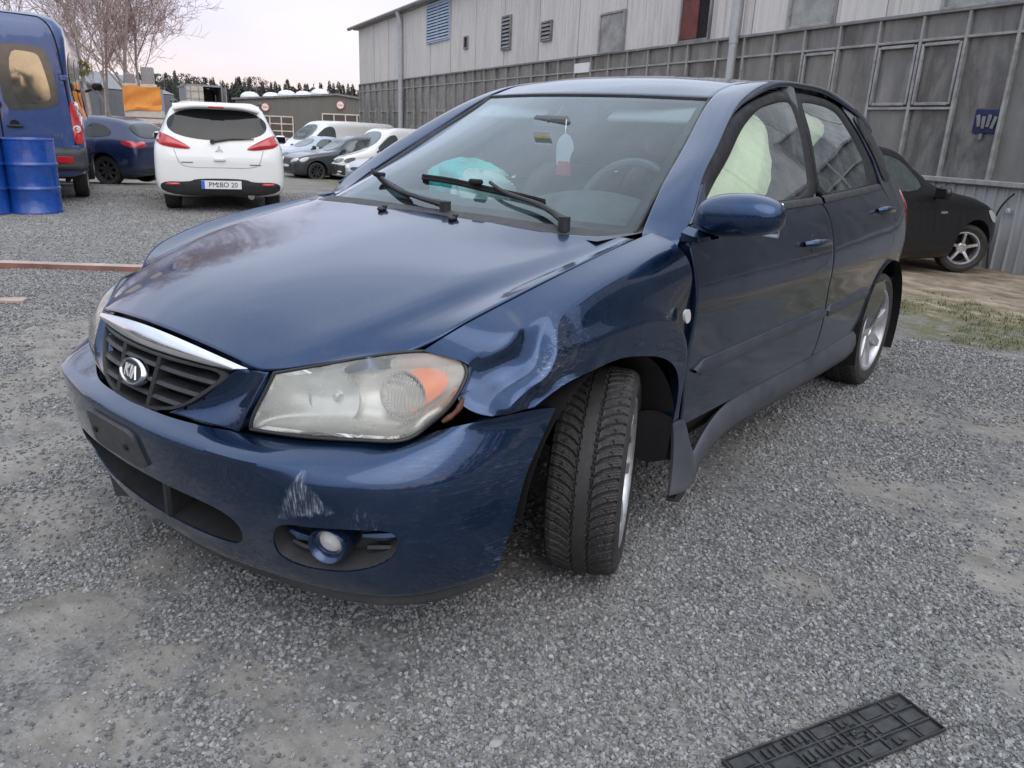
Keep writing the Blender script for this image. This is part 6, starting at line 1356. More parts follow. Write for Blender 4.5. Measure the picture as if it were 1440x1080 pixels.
# --- cars parked in a row in the distance
def car(name, label, paint_, loc, az, kind, **kw):
    sp = dict(paint=paint_, rim=kw.get('rim', 'five'), wheels=[(0, .31, .76), (2.48, .31, .76)], mirror=(1.60, .92, 1.0), handle=.84, steer=kw.get('steer', 0))
    if kind == 'hatch':
        sp['st'] = [(-.62,.62,.36,.72,.74,.45),(-.60,.75,.30,.82,.86,.5),(-.55,.80,.25,.90,1.0,.54),(-.45,.825,.22,.94,1.22,.56),(-.25,.83,.2,.95,1.42,.56),(.1,.83,.19,.945,1.46,.57),(.8,.83,.18,.93,1.46,.57),(1.15,.83,.18,.92,1.39,.57),(1.5,.83,.18,.91,1.17,.56),(1.9,.825,.18,.90,.97,.55),(2.5,.81,.18,.84,.89,.52),(2.95,.76,.20,.76,.80,.46),(3.17,.64,.24,.66,.69,.4),(3.25,.42,.30,.55,.57,.3)]
        sp['side'] = [('door', [(.62,.28),(1.45,.28),(1.58,.88),(.58,.92)], 'paint'), ('door', [(-.12,.55),(.10,.28),(.58,.28),(.54,.92),(-.18,.93)], 'paint'), ('window', [(1.46,.97),(.68,.97),(.70,1.33),(1.0,1.34),(1.18,1.25)], 'side_glass_dark'), ('window', [(.60,.97),(-.08,.99),(.05,1.33),(.62,1.35)], 'side_glass_dark'), ('window', [(-.15,1.0),(-.38,1.04),(-.20,1.30),(-.05,1.32)], 'side_glass_dark')]
        sp['front'] = [('windscreen', [(-.60,.99),(.60,.99),(.50,1.36),(-.50,1.36)], 'screen'), ('headlight', [(.70,.76),(.36,.70),(.36,.60),(.66,.62)], 'clear_lens'), ('headlight', mirr([(.70,.76),(.36,.70),(.36,.60),(.66,.62)]), 'clear_lens'), ('grille', [(-.30,.68),(.30,.68),(.26,.58),(-.26,.58)], 'black_trim'), ('lower_grille', [(-.45,.42),(.45,.42),(.40,.30),(-.40,.30)], 'black_trim'), ('number_plate', [(-.26,.53),(.26,.53),(.26,.44),(-.26,.44)], 'white')]
        sp['rear'] = [('rear_window', [(-.54,1.32),(-.58,1.08),(.58,1.08),(.54,1.32)], 'dark_glass')]
        sp['side'].append(('headlight', [(2.70,.80),(3.05,.73),(3.05,.63),(2.85,.64)], 'clear_lens'))
    if kind == 'coupe':
        sp['st'] = [(-.85,.60,.36,.72,.74,.45),(-.80,.76,.28,.82,.86,.5),(-.6,.82,.22,.90,.98,.52),(-.2,.84,.2,.92,1.12,.5),(.3,.84,.18,.92,1.32,.52),(.8,.84,.18,.91,1.36,.53),(1.1,.84,.18,.90,1.30,.53),(1.5,.84,.18,.89,1.10,.53),(1.9,.835,.18,.88,.93,.52),(2.5,.82,.18,.82,.86,.5),(3.0,.76,.20,.72,.75,.44),(3.28,.62,.24,.62,.64,.4),(3.36,.4,.30,.5,.52,.3)]
        sp['side'] = [('door', [(.5,.28),(1.5,.28),(1.6,.86),(.4,.9)], 'paint'), ('window', [(1.45,.95),(.55,.97),(.62,1.24),(.95,1.27),(1.15,1.20)], 'side_glass_dark'), ('window', [(.47,.97),(.0,1.0),(.25,1.20),(.52,1.23)], 'side_glass_dark'), ('headlight', [(2.65,.78),(3.1,.70),(3.12,.62),(2.85,.64)], 'clear_lens')]
        sp['front'] = [('windscreen', [(-.58,.96),(.58,.96),(.46,1.27),(-.46,1.27)], 'screen'), ('headlight', [(.72,.74),(.34,.66),(.34,.58),(.68,.60)], 'clear_lens'), ('headlight', mirr([(.72,.74),(.34,.66),(.34,.58),(.68,.60)]), 'clear_lens'), ('grille', [(-.40,.48),(.40,.48),(.34,.30),(-.34,.30)], 'black_trim')]
        sp['mirror'] = (1.55, .92, .96)
    if kind == 'delivery':
        sp['wheels'] = [(0, .32, .80), (2.68, .32, .80)]
        sp['st'] = [(-.84,.72,.36,.9,1.60,.66),(-.82,.84,.30,.95,1.72,.68),(-.7,.88,.26,1.0,1.79,.70),(0,.895,.22,1.02,1.83,.71),(.9,.895,.2,1.01,1.84,.71),(1.3,.895,.2,1.0,1.78,.70),(1.75,.89,.2,.99,1.50,.68),(2.2,.885,.2,.98,1.14,.66),(2.7,.865,.2,.93,.99,.6),(3.15,.80,.22,.84,.88,.52),(3.38,.68,.26,.72,.75,.45),(3.46,.45,.32,.58,.60,.3)]
        sp['side'] = [('door', [(1.0,.30),(1.9,.30),(2.1,.95),(1.0,.98)], 'paint'), ('window', [(2.05,1.07),(1.08,1.05),(1.10,1.60),(1.38,1.60),(1.65,1.40)], 'side_glass_dark'), ('headlight', [(2.80,.88),(3.25,.80),(3.25,.67),(2.95,.70)], 'smoked_lens'), ('wheel_trim', [(2.2,.28),(2.42,.28),(2.40,.60),(2.25,.55)], 'paint')]
        sp['front'] = [('windscreen', [(-.68,1.12),(.68,1.12),(.60,1.70),(-.60,1.70)], 'screen'), ('headlight', [(.76,.84),(.40,.78),(.40,.66),(.72,.68)], 'smoked_lens'), ('headlight', mirr([(.76,.84),(.40,.78),(.40,.66),(.72,.68)]), 'smoked_lens'), ('grille', [(-.38,.78),(.38,.78),(.38,.66),(-.38,.66)], 'black_trim'), ('front_bumper', [(-.84,.60),(-.45,.63),(.45,.63),(.84,.60),(.80,.28),(-.80,.28)], 'dusty_trim'), ('fog_lamp', [(.60,.42),(.72,.42),(.72,.36),(.60,.36)], 'clear_lens'), ('number_plate', [(-.26,.56),(.26,.56),(.26,.45),(-.26,.45)], 'white')]
        sp['side'].append(('front_bumper', [(3.06,.60),(3.40,.60),(3.42,.30),(3.06,.28)], 'dusty_trim'))
        sp['mirror'] = (1.95, 1.0, 1.12)
    if kind == 'transporter':
        sp['wheels'] = [(0, .33, .84), (3.0, .33, .84)]
        sp['st'] = [(-.98,.80,.40,1.0,1.75,.74),(-.95,.91,.35,1.05,1.86,.77),(-.8,.945,.3,1.1,1.93,.79),(0,.952,.26,1.12,1.96,.80),(1.6,.952,.24,1.12,1.97,.80),(2.1,.95,.24,1.11,1.93,.79),(2.6,.945,.24,1.10,1.62,.77),(3.05,.93,.24,1.07,1.24,.74),(3.4,.88,.24,.99,1.06,.65),(3.75,.78,.26,.84,.88,.5),(3.86,.55,.32,.66,.68,.4)]
        sp['side'] = [('door', [(1.75,.35),(2.7,.35),(2.9,1.05),(1.75,1.1)], 'paint'), ('window', [(2.85,1.17),(1.82,1.16),(1.84,1.76),(2.2,1.76),(2.50,1.55)], 'side_glass_dark'), ('load_panel', [(-.55,1.18),(1.60,1.18),(1.60,1.80),(-.50,1.78)], 'paint'), ('fuel_flap', ell(-.35, 1.62, .09, .09), 'black_trim')]
        sp['front'] = [('windscreen', [(-.74,1.22),(.74,1.22),(.66,1.82),(-.66,1.82)], 'screen'), ('headlight', [(.80,.98),(.46,.90),(.46,.76),(.76,.78)], 'clear_lens'), ('headlight', mirr([(.80,.98),(.46,.90),(.46,.76),(.76,.78)]), 'clear_lens'), ('grille', [(-.42,.90),(.42,.90),(.42,.78),(-.42,.78)], 'black_trim')]
        sp['mirror'] = (2.75, 1.08, 1.28)
    return vehicle(name, label, 'van' if kind in ('delivery', 'transporter') else 'car', sp, (loc[0], loc[1], float(gz(*loc[:2])) if len(loc) < 3 else loc[2]), az, kw.get('group'))
def at_wheel(wx_, wy_, az, xf, tr):
    a = math.radians(az); return (wx_ - xf * math.cos(a) + tr * math.sin(a), wy_ - xf * math.sin(a) - tr * math.cos(a))
fab = car('grey_hatchback', 'dark grey-green hatchback with black steel wheels between two pale cars', 'car_grey', at_wheel(-14.75, -20.15, 346, 2.48, .76), 346, 'hatch', rim='black')
cad = car('white_delivery_van', 'small white delivery van with a dark grey bumper near the windscreen', 'car_white', at_wheel(-15.9, -19.35, 352, 2.68, .80), 352, 'delivery', rim='black')
peu = car('silver_coupe', 'pale blue-silver coupe with star-shaped rims left of the dark grey hatchback', 'car_paleblue', at_wheel(-15.95, -23.4, 350, 2.48, .76), 350, 'coupe')
tra = car('silver_van', 'long pale silver panel van behind the row of parked cars', 'van_silver', (-20.6, -24.6), 350, 'transporter', no_mirror=())
sil = car('silver_hatchback', 'silver hatchback whose headlamp shows beside the windscreen of the damaged car', 'car_silver', at_wheel(-13.75, -15.3, 354, 2.48, .76), 354, 'hatch')
wrk = car('silver_wreck', 'stripped silver car with its front open behind the deep blue hatchback', 'car_silver', (-11.2, -22.0), 40, 'hatch', rim='steel')
wr2 = car('black_wreck', 'black car behind the stripped silver car by the cream container', 'car_black', (-13.2, -27.0), 60, 'hatch')

# --- black hatchback nosed up to the hall
BK = dict(paint='car_black', rim='five', steer=-28, wheels=[(0, .30, .74), (2.47, .30, .74)], mirror=(1.66, .92, .98), mmat='paint', handle=.82, hmat='car_black',
 st=[(-.72,.60,.36,.72,.74,.45),(-.70,.74,.30,.82,.86,.5),(-.63,.80,.25,.90,1.0,.54),(-.52,.83,.22,.94,1.22,.56),(-.3,.84,.2,.95,1.40,.56),(.1,.84,.19,.945,1.45,.57),(.8,.84,.18,.93,1.48,.57),(1.2,.84,.18,.93,1.44,.57),(1.55,.84,.18,.92,1.25,.56),(1.95,.835,.18,.91,1.01,.55),(2.45,.82,.18,.86,.91,.52),(2.8,.77,.20,.76,.80,.46),(3.0,.66,.24,.64,.67,.4),(3.07,.44,.30,.54,.56,.3)],
 side=[('door',[(.62,.28),(1.55,.28),(1.66,.88),(.58,.92)],'paint'),('door',[(-.12,.6),(.12,.28),(.58,.28),(.54,.92),(-.18,.93)],'paint'),('window',[(1.60,.98),(.68,.98),(.70,1.36),(1.05,1.37),(1.3,1.27)],'side_glass_dark'),('window',[(.60,.98),(-.08,.99),(.05,1.34),(.62,1.37)],'side_glass_dark'),('headlight',[(2.62,.80),(2.9,.70),(2.88,.60),(2.75,.64)],'clear_lens'),('badge',[(1.78,.765),(1.90,.765),(1.90,.735),(1.78,.735)],'chrome')],
 front=[('windscreen',[(-.60,.99),(.60,.99),(.50,1.34),(-.50,1.34)],'screen')], rear=[('rear_window',[(-.54,1.32),(-.58,1.06),(.58,1.06),(.54,1.32)],'dark_glass'),('tail_lamp',[(.79,.95),(.55,.95),(.55,.75),(.79,.75)],'red_lens'),('tail_lamp',mirr([(.79,.95),(.55,.95),(.55,.75),(.79,.75)]),'red_lens')])
a = math.radians(152)
blk = vehicle('black_hatchback', 'small black hatchback parked nose-in against the grey hall', 'car', BK, (*at_wheel(-9.35, .10, 152, 2.47, -.76), float(gz(-9, .1))), 152)
# ---------------------------------------------------------------- far side of the yard
def gl(x, y): return float(gz(x, y))
# low hall with two glazed sectional doors
hx, hy = -45.6, -74.8; hz = gl(hx, hy) - .75; ang = math.atan2(-65.02 + 74.74, -53.71 + 45.58)
low = thing('low_hall', 'low grey ribbed hall with glazed doors and white skylights on the roof', 'building', (hx, hy, hz), ang)
# local x runs along the front to the right as seen, y points away (-y towards the yard)
def roofz(x): return 4.05 + x * .078 - hz * 0 if x < 10.6 else 4.05 + 10.6 * .078 - (x - 10.6) * .12
xe = np.arange(0, 26.01, .32); m = MB(); pr = []
for i, x in enumerate(xe[:-1]): pr += [(x, 0), (x + .20, 0), (x + .23, -.05), (x + .29, -.05)]
pr = np.array(pr); zt = np.array([roofz(x) for x in pr[:, 0]]) + .55
G = np.stack([np.c_[pr, np.full(len(pr), -.5)], np.c_[pr, zt]]); m.grid(G); m.build('ribbed_wall', MT['hall_clad'], low, smooth=False)
m = MB(); xr = np.array([-.3, 0, 10.6, 26.3]); zr = np.array([roofz(0) - .02, roofz(0), roofz(10.6), roofz(26)]) + .6
m.grid(np.stack([np.c_[xr, np.full(4, y), zr + dz] for y, dz in ((-.25, -.18), (-.25, 0), (30, 0))])); m.build('roof', MT['zinc'], low, smooth=False)
m = MB(); m.box((-.02, 15, 1.8), (.1, 30, 4.8)); m.build('side_wall', MT['hall_clad'], low)
for k in range(7):
    x = .6 + k * 1.25 + (k % 2) * .2; y = 3 + (k % 3) * 3; zb = roofz(x) + .6; m = MB(); G = []
    for r, h in ((1.0, 0), (1., .25), (.8, .5), (.45, .66), (.001, .7)): a_ = np.linspace(0, 2 * math.pi, 16, endpoint=False); G.append(np.stack([x + .95 * r * np.cos(a_), y + 1.2 * r * np.sin(a_), np.full(16, zb + h)], 1))
    m.grid(np.array(G), wrap=True); m.build('skylight', MT['dome'], low, fix=True)
def sect_door(x0, x1, zt, nc, nr):
    f = MB(); f.box(((x0 + x1) / 2, -.09, (zt - .5) / 2), (x1 - x0, .06, zt + .5)); d = f.build('sectional_door', MT['hall_clad'], low)
    pw = (x1 - x0) / nc; ph = .72
    for j in range(nr):
        for i in range(nc):
            q = MB(); q.box((x0 + (i + .5) * pw, -.13, zt - .12 - (j + .5) * ph), (pw - .14, .02, ph - .14)); q.build('pane', MT['far_glass'], d)
    q = MB()
    for i in range(nc + 1): q.box((x0 + i * pw, -.135, zt - nr * ph / 2 - .12), (.11, .05, nr * ph + .1))
    for j in range(nr + 1): q.box(((x0 + x1) / 2, -.15, zt - .12 - j * ph), (x1 - x0, .05, .11))
    q.build('door_frame', MT['cont_white'], d)
sect_door(1.1, 5.9, 3.1, 4, 3); sect_door(9.0, 13.8, 3.55, 4, 4)
for x, z in ((3.1, 3.85), (10.9, 4.35)):
    m = MB(); RS = np.stack([A(1, 0, 0), A(0, -1, 0), A(0, 0, 1)], 1); m.lathe([(.46, 0), (.445, .05), (.34, .055), (.34, .05), (.0001, .05)], RS, (x, -.10, z), 24); sg = m.build('round_sign', MT['sign_red'], low, fix=True)
    m = MB(); m.lathe([(.345, .058), (.0001, .060)], RS, (x, -.10, z), 24); m.build('sign_face', MT['white'], sg, fix=True)
    text_obj('lettering', '3,5m', MT['black_ink'], sg, (x, -.17, z), np.stack([A(1, 0, 0), A(0, 0, 1), A(0, -1, 0)], 1), .24, .004)
# containers: one stacked on another, doors towards the yard
def container(name, label, loc, rz, mat, door, L_=6.06, W_=2.44, H_=2.6, open_=False):
    t = thing(name, label, 'container', loc, rz, None); m = MB()
    for s in (1, -1):
        xs_ = np.arange(0, L_, .14); G = np.stack([np.c_[xs_, W_ / 2 * s - .03 * s * (np.arange(len(xs_)) // 2 % 2), np.full(len(xs_), z)] for z in (.1, H_ - .08)]); m.grid(G)
    m.box((L_ / 2, 0, H_ - .04), (L_, W_, .06)); m.box((L_ / 2, 0, .08), (L_, W_, .12)); m.box((L_ - .03, 0, H_ / 2), (.05, W_ - .02, H_ - .2))
    for s in (1, -1):
        for z in (.07, H_ - .06): m.box((L_ / 2, s * W_ / 2, z), (L_, .10, .13))
        m.box((.03, s * W_ / 2, H_ / 2), (.10, .10, H_))
    m.box((.03, 0, H_ - .06), (.10, W_, .14)); m.box((.03, 0, .06), (.10, W_, .14)); m.build('shell', mat, t, smooth=False)
    for s in ((1,) if open_ else (1, -1)):
        d = MB(); d.box((0, s * W_ / 4, H_ / 2), (.06, W_ / 2 - .08, H_ - .26)); dr = d.build('door', door, t)
        for k in range(4): q = MB(); q.box((-.04, s * W_ / 4, .45 + k * (H_ - .9) / 3), (.03, W_ / 2 - .12, .05)); q.build('door_rib', MT['cont_grey'], dr)
        for k in (.28, .72): q = MB(); q.cyl((-.06, s * W_ / 2 * k, .15), (-.06, s * W_ / 2 * k, H_ - .15), .025, n=8); q.build('lock_rod', MT['cont_grey'], dr)
    if open_:
        d = MB(); d.box((-.25, -W_ / 2 - .12, H_ / 2), (1.1, .06, H_ - .26), R=rotz(.12)); d.build('door', MT['cont_grey'], t)
        d = MB(); d.box((1.2, -.5, .55), (.7, .8, .8), ch=.2); d.build('stored_goods', MT['wood'], t)
    return t
cz = gl(-29.5, -52.5); ca = math.radians(237)
container('container', 'grey container with one cream door open, standing on another container', (-29.55, -52.75, cz + 1.50), math.radians(246), MT['cont_grey'], MT['cont_white'], open_=True, H_=2.45)
container('container', 'lower grey container carrying the open one', (-29.55, -52.75, cz - 1.12), math.radians(246), MT['cont_grey'], MT['cont_grey'], H_=2.6)
wz0 = gl(-21.2, -45.4) - .38; container('container', 'cream container under the flatbed with the orange tarpaulin', (-21.35, -45.45, wz0 + .15), math.radians(240), MT['cont_white'], MT['cont_white'], H_=1.75)
tb = thing('tarpaulin_trailer', 'white flatbed body with a bright orange tarpaulin on the cream container', 'trailer', (-21.45, -45.45, wz0 + 1.98), math.radians(240)); H0 = 0
m = MB(); m.box((1.6, 0, .22), (3.4, 2.0, .42), ch=.03); m.build('flatbed', MT['cont_white'], tb)
TG = []
for z in np.linspace(.42, 1.72, 10): TG.append([(-.05 + .05 * math.sin(z * 7 + y * 3) - (.12 if z < .6 else 0) * 1, y * (1 - .02 * math.sin(z * 5)), z + .03 * math.sin(y * 4) - (.10 * max(0, y - .3) if z < .7 else 0)) for y in np.linspace(-1.02, 1.0, 16)])
TG.append([(3.3, y, 1.66) for y in np.linspace(-1.02, 1.0, 16)]); m = MB(); m.grid(np.array(TG)); m.build('tarpaulin', MT['orange'], tb, fix=True)
m = MB(); m.box((1.7, .98, 1.05), (3.3, .05, 1.2)); m.box((1.7, -.98, 1.05), (3.3, .05, 1.2)); m.build('side_board', MT['cont_grey'], tb)
for k, (yy, w, h) in enumerate(((.65, .55, .75), (-.35, .7, 1.15))):
    cb = thing('crate', ['small grey crate on the orange tarpaulin trailer', 'taller grey crate with a white base on the orange tarpaulin trailer'][k], 'crate', (-21.45 + 1.2 * math.cos(math.radians(240)) - yy * math.sin(math.radians(240)), -45.45 + 1.2 * math.sin(math.radians(240)) + yy * math.cos(math.radians(240)), wz0 + 1.98 + 1.69), math.radians(240))
    m = MB(); m.box((0, 0, h / 2), (.6, w, h), ch=.04); m.build('crate_body', MT['cont_grey'], cb); m = MB(); m.box((0, 0, .10), (.66, w + .2, .2), ch=.03); m.build('crate_base', MT['cont_white'], cb)
# grey shed with a falling roof line
sz = gl(-27, -64); sh = thing('grey_shed', 'grey sheeted shed with a sloping roof behind the bare trees', 'building', (-24.0, -67.6, sz - .8), math.atan2(5.3, -4.1))
pr = [(-6, 4.2), (1.5, 5.75), (5.4, 4.3)]; m = MB(); m.prism([(-6, -.5)] + pr + [(5.4, -.5)], 0, -12, lambda a, b, d: (a, -d, b)); m.build('shed_wall', MT['shed'], sh, smooth=False)
m = MB(); 
for (a0, b0), (a1, b1) in zip(pr[:-1], pr[1:]): m.add([(a0, -.3, b0 + .08), (a1, -.3, b1 + .08), (a1, 12.2, b1 + .08), (a0, 12.2, b0 + .08), (a0, -.3, b0 - .1), (a1, -.3, b1 - .1)], [(0, 1, 2, 3), (4, 5, 1, 0)])
m.build('shed_roof', MT['zinc'], sh, smooth=False)
for k in range(12): m = MB(); m.box((-5.6 + k * 1.05, -.02, 1.6), (.06, .05, 4.)); m.build('sheet_joint', MT['shed'], sh)
tp = thing('timber_pile', 'untidy pile of pale and dark planks under the grey shed', 'timber', (-18.6, -41.5, gl(-18.6, -41.5)), math.radians(140))
for k in range(16): m = MB(); m.box((rng.uniform(-1.2, 1.2), rng.uniform(-.6, .6), .12 + k * .10), (rng.uniform(2, 3.5), .2, .06), R=rotz(rng.normal() * .15)); m.build('plank', MT['cont_white'] if k % 3 else MT['wood'], tp)
m = MB(); m.box((-2.3, -.8, 1.1), (.12, .12, 2.6), R=roty(.25)); m.build('prop', MT['cont_white'], tp)

# bare trees
def bare_tree(name, label, loc, H, seed, spread=.55, n0=5, tr=.12, twig=4, lean=(0, 0), mist=None, group='bare trees behind the yard'):
    r_ = np.random.default_rng(seed); t = thing(name, label, 'tree', loc, 0, group); trunk = MB(); tw = MB()
    def norm(v): return v / (np.linalg.norm(v) + 1e-9)
    def grow(p, d, L, rad, lev):
        k = 5 if lev < 2 else 4; P = [p]; dd = d
        for _ in range(k): dd = norm(dd + r_.normal(size=3) * (.07 if lev == 0 else .16) + A(0, 0, .06 if lev < 2 else .03)); P.append(P[-1] + dd * L / k)
        P = np.array(P); R = np.linspace(rad, rad * (.35 if lev else .25), k + 1)
        (trunk if lev < 2 else tw).tube(P, np.maximum(R, .009), 6 if lev < 2 else 3, caps=False)
        if lev >= twig: return
        nb = [n0 * 4, 8, 6, 4][min(lev, 3)]
        for i in range(nb):
            f = r_.uniform(.22 if lev == 0 else .12, 1.); j = min(int(f * k), k - 1); q = P[j] + (P[j + 1] - P[j]) * (f * k - j); a = r_.uniform(0, 6.28); side = norm(np.cross(dd, A(math.cos(a), math.sin(a), .1)))
            nd = norm(dd * r_.uniform(.5, .95) + side * r_.uniform(.5, 1.) * (spread * 1.6) + A(0, 0, .24)); grow(q, nd, L * r_.uniform(.32, .58) * (1.15 - f * .45 if lev == 0 else 1), max(rad * (1 - f * .7) * .42, .006), lev + 1)
    grow(A(0, 0, -.1), norm(A(lean[0], lean[1], 1)), H, tr, 0)
    trunk.build('trunk', MT['bark'], t); tw.build('crown', MT['twig'], t, smooth=False)
    if mist:
        m = MB()
        for _ in range(260):
            d = norm(r_.normal(size=3)); p = A(*mist[:3]) + d * mist[3] * r_.uniform(.5, 1); w = norm(np.cross(d, r_.normal(size=3))) * .04; m.add([p - w, p + w, p + d * .16], [(0, 1, 2)])
        m.build('mistletoe', MT['mistle'], t, smooth=False)
    return t
TS = [((-22.3, -49.4), 13.5, 1, 'tall bare birch straight above the orange tarpaulin', (0, 0), .13, None), ((-22.6, -51.9), 12.5, 2, 'bare tree leaning left of the tall birch', (.06, -.08), .10, None), ((-24.9, -52.2), 12.5, 3, 'bare tree spreading to the right above the containers', (-.10, .10), .11, None),
      ((-17.0, -42.2), 11.5, 4, 'bare birch carrying a clump of mistletoe beside the van', (.02, -.02), .11, (0.1, 0, 3.9, .38)), ((-19.4, -45.9), 9.5, 5, 'thin pale birch between the van and the orange tarpaulin', (-.02, .04), .06, None), ((-14.0, -46.0), 12.5, 6, 'bare tree rising over the roof of the van', (0, 0), .12, None), ((-10.5, -44.5), 12.5, 8, 'bare tree at the left edge above the van', (0, 0), .11, None)]
for (x, y), H, sd, lb, ln, tr, mi in TS: bare_tree('bare_tree', lb, (x, y, gl(x, y)), H, sd, tr=tr, lean=ln, mist=mi, n0=5 if H > 10 else 3)

# conifers behind
def conifer_mesh(seed, round_=False):
    r_ = np.random.default_rng(seed); c = MB(); H = 1.
    for _ in range(900):
        z = 1 - .88 * r_.random() ** .75 if not round_ else r_.uniform(.3, 1.); R = (.125 * (1.02 - z) ** .9 + .008) if not round_ else .26 * math.sqrt(max(0, 1 - ((z - .62) / .40) ** 2)) + .02
        a = r_.uniform(0, 6.28); rr = R * r_.uniform(.25, 1.15); p = A(rr * math.cos(a), rr * math.sin(a), z); d = A(math.cos(a), math.sin(a), r_.uniform(-.6, .3)); w = np.cross(d, A(0, 0, 1)) * .020 * (1.15 - z); L_ = r_.uniform(.03, .07) * (1.15 - .85 * z)
        c.add([p - w, p + w, p + d * L_ + w * .3, p - d * L_ * .4 + A(0, 0, .03)], [(0, 1, 2), (0, 2, 3)])
    t = MB(); t.tube([(0, 0, 0), (0, 0, .5), (0, 0, .97)], [.016, .011, .003], 5); return t.mesh('trunk', MT['bark']), c.mesh('crown', MT['pine'], smooth=False)
CM = [conifer_mesh(11), conifer_mesh(12), conifer_mesh(13), conifer_mesh(14, True), conifer_mesh(15, True)]
wood = MB(); r_ = np.random.default_rng(44)
def az_pt(azd, D): a = math.radians(azd); return CAMP[0] + D * math.cos(a), CAMP[1] + D * math.sin(a)
for k in range(140):
    azd = 226 + k * .205 + r_.uniform(-.2, .2); D = r_.uniform(118, 150); x, y = az_pt(azd, D); H = r_.uniform(6.2, 7.9) * (D / 130); kd = int(r_.integers(0, 3)) if r_.random() < .93 else int(r_.integers(3, 5))
    t = thing('pine_tree', 'dark conifer in the row beyond the low hall', 'tree', (x, y, -.9), r_.uniform(0, 6), 'conifers beyond the yard'); t.scale = (H * r_.uniform(.9, 1.4),) * 2 + (H,)
    for nm, me in zip(('trunk', 'crown'), CM[kd]): link(nm, me, t)
for _ in range(16000):
    azd = r_.uniform(224, 257); x, y = az_pt(azd, r_.uniform(150, 165)); z = r_.uniform(-1, 6.0 + .6 * math.sin(azd * 5.1) + r_.normal() * .35); s_ = .55; d = r_.normal(size=3) * s_; e = r_.normal(size=3) * s_
    wood.add([(x, y, z), A(x, y, z) + d, A(x, y, z) + e], [(0, 1, 2)])
wood2 = MB()
for _ in range(7000):
    azd = r_.uniform(-75, 150); x, y = az_pt(azd, r_.uniform(34, 44)); z = r_.uniform(-.5, (6.2 if not 35 < azd < 95 else 2.6) + 1.0 * math.sin(azd * .7) + .7 * math.sin(azd * 2.3) + r_.normal() * .5); d = r_.normal(size=3) * .7; e = r_.normal(size=3) * .7
    wood2.add([(x, y, z), A(x, y, z) + d, A(x, y, z) + e], [(0, 1, 2)])
tag(wood2.build('unseen_wood_behind', MT['pine'], smooth=False), kind='stuff')  # unseen wood, added to darken reflections, low under the afterglow
tag(wood.build('far_wood', MT['pine'], smooth=False), kind='stuff')

# ---------------------------------------------------------------- small things on the gravel
def drum(loc, label):
    t = thing('blue_drum', label, 'drum', loc, .3, None); m = MB(); pr = [(.0001, .0), (.27, .0), (.292, .006), (.292, .02), (.285, .03)]
    for zc in (.30, .585): pr += [(.285, zc - .035), (.288, zc - .02), (.299, zc - .006), (.299, zc + .006), (.288, zc + .02), (.285, zc + .035)]
    pr += [(.285, .86), (.292, .868), (.294, .880), (.290, .888), (.282, .886), (.278, .872), (.0001, .870)]
    m.lathe([(r, h) for r, h in pr], np.stack([A(1, 0, 0), A(0, 0, 1), A(0, -1, 0)], 1), n=48); m.build('drum_body', MT['drum'], t, fix=True)
    m = MB(); m.cyl((.17, .05, .868), (.17, .05, .886), .035, n=14); m.build('bung', MT['steel'], t)
drum((-2.16, -9.02, 0), 'whole blue steel drum behind the van, standing free on the gravel'); drum((-1.62, -9.16, 0), 'blue drum cut off by the left edge of the picture')
pk = thing('plank', 'red-brown plank lying on the gravel at the left', 'plank', (-.86, -4.92, .0), math.atan2(4.571 - 5.233, 1.084 - .487) + math.pi / 2 * 0)
pd = math.atan2(-4.571 + 5.233, -1.084 + .487); pk.rotation_euler = (0, 0, pd)
m = MB(); m.box((-.4, 0, .022), (2.9, .11, .045), ch=.004); m.build('board', MT['wood'], pk); m = MB(); m.box((-.4, -.002, .0465), (2.9, .108, .004)); m.build('board_face', MT['wood_top'], pk)
of = thing('board_offcut', 'short pale board lying flat at the left edge', 'board', (-.06, -3.98, 0), .9); m = MB(); m.box((0, 0, .012), (.10, .34, .02), ch=.003); m.build('board', MT['wood_top'], of)
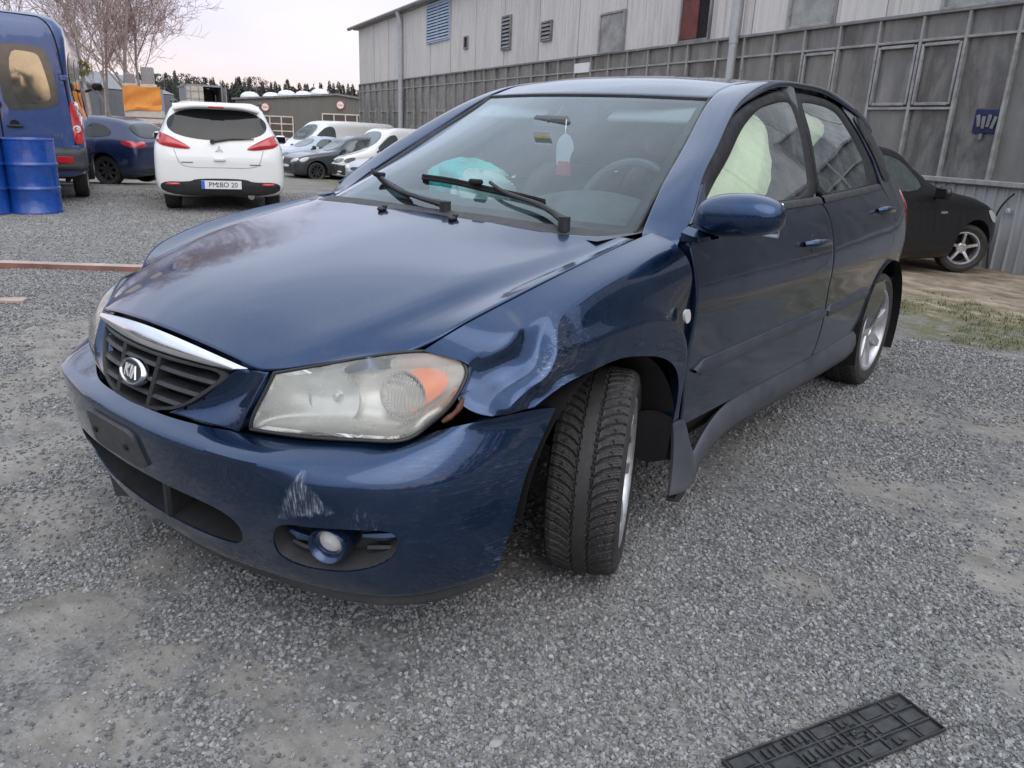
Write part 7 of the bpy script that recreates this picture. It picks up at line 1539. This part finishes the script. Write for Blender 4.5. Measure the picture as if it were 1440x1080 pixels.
# number plate carrier
pa = math.atan2(1.402 - 1.628, .397 + .08); pc = thing('plate_holder', 'black plastic number plate carrier lying face down on the gravel', 'plate carrier', ((.397 - .08) / 2 + .021, (1.628 + 1.402) / 2 + .056, .0075), pa)
NX = 11; NY = 4; cw, ch_ = .522 / NX, .122 / NY; r_ = np.random.default_rng(3)
m = MB(); m.box((0, 0, 0), (.522, .122, .004), ch=.001); m.build('back_plate', MT['plate_black'], pc)
m = MB()
for s in (1, -1): m.box((0, s * .0605, .005), (.522, .004, .010), ch=.001); m.box((s * .2605, 0, .005), (.004, .122, .010), ch=.001)
m.build('rim', MT['plate_black'], pc)
m = MB()
for x in (-.19, -.10, -.035, .035, .10, .19): m.box((x, 0, .004), (.003, .118, .006))
for y in (-.022, .022): m.box((0, y, .0042), (.515, .003, .006))
m.build('rib', MT['plate_black'], pc)
m = MB()
for x in (-.225, -.145, -.068, .0, .068, .145, .225):
    for y in (-.042, 0, .042):
        k = r_.integers(0, 4)
        if k == 0: m.box((x, y, .0035), (.05, .028, .004), ch=.001)
        elif k == 1:
            for q in range(3): m.box((x - .018 + q * .018, y + r_.normal() * .004, .0045), (.008, .024, .006))
        elif k == 2: m.box((x, y, .0045), (.035, .006, .006)); m.box((x - .014, y + .006, .0045), (.006, .02, .006)); m.box((x + .012, y - .008, .0045), (.006, .016, .006))
        else: m.cyl((x, y, 0), (x, y, .007), .006, n=8); m.box((x + .015, y, .0045), (.012, .02, .005))
m.build('clip', MT['plate_black'], pc)
m = MB()
for _ in range(46): m.box((r_.uniform(-.245, .245), r_.uniform(-.054, .054), .0022), (r_.uniform(.008, .026), r_.uniform(.004, .009), .0012), R=rotz(0 if r_.random() < .6 else 1.57))
m.build('slot_shade', MT['void'], pc)  # thin dark bars on the surface, slot shade is only their colour
def rock(loc, s, label, seed):
    r_ = np.random.default_rng(seed); u, v = np.meshgrid(np.linspace(0, 2 * math.pi, 12, endpoint=False), np.linspace(-math.pi / 2, math.pi / 2, 8)); f = 1 + .14 * np.sin(2 * u + r_.uniform(0, 6)) * np.cos(v) + .10 * np.sin(3 * v + u)
    G = np.stack([np.cos(v) * np.cos(u) * f, np.cos(v) * np.sin(u) * f * .7, np.sin(v) * f * .45], 2) * s; m = MB(); m.grid(G, wrap=True); o = m.build('stone', MT['conc'], fix=True, ang=25); o.location = (loc[0], loc[1], s * .3); tag(o, label, 'stone')
rock((.659, 1.022), .016, 'pale stone at the bottom edge of the picture below the bumper', 1); rock((-.40, 1.93), .014, 'white pebble beside the small green weed', 2)
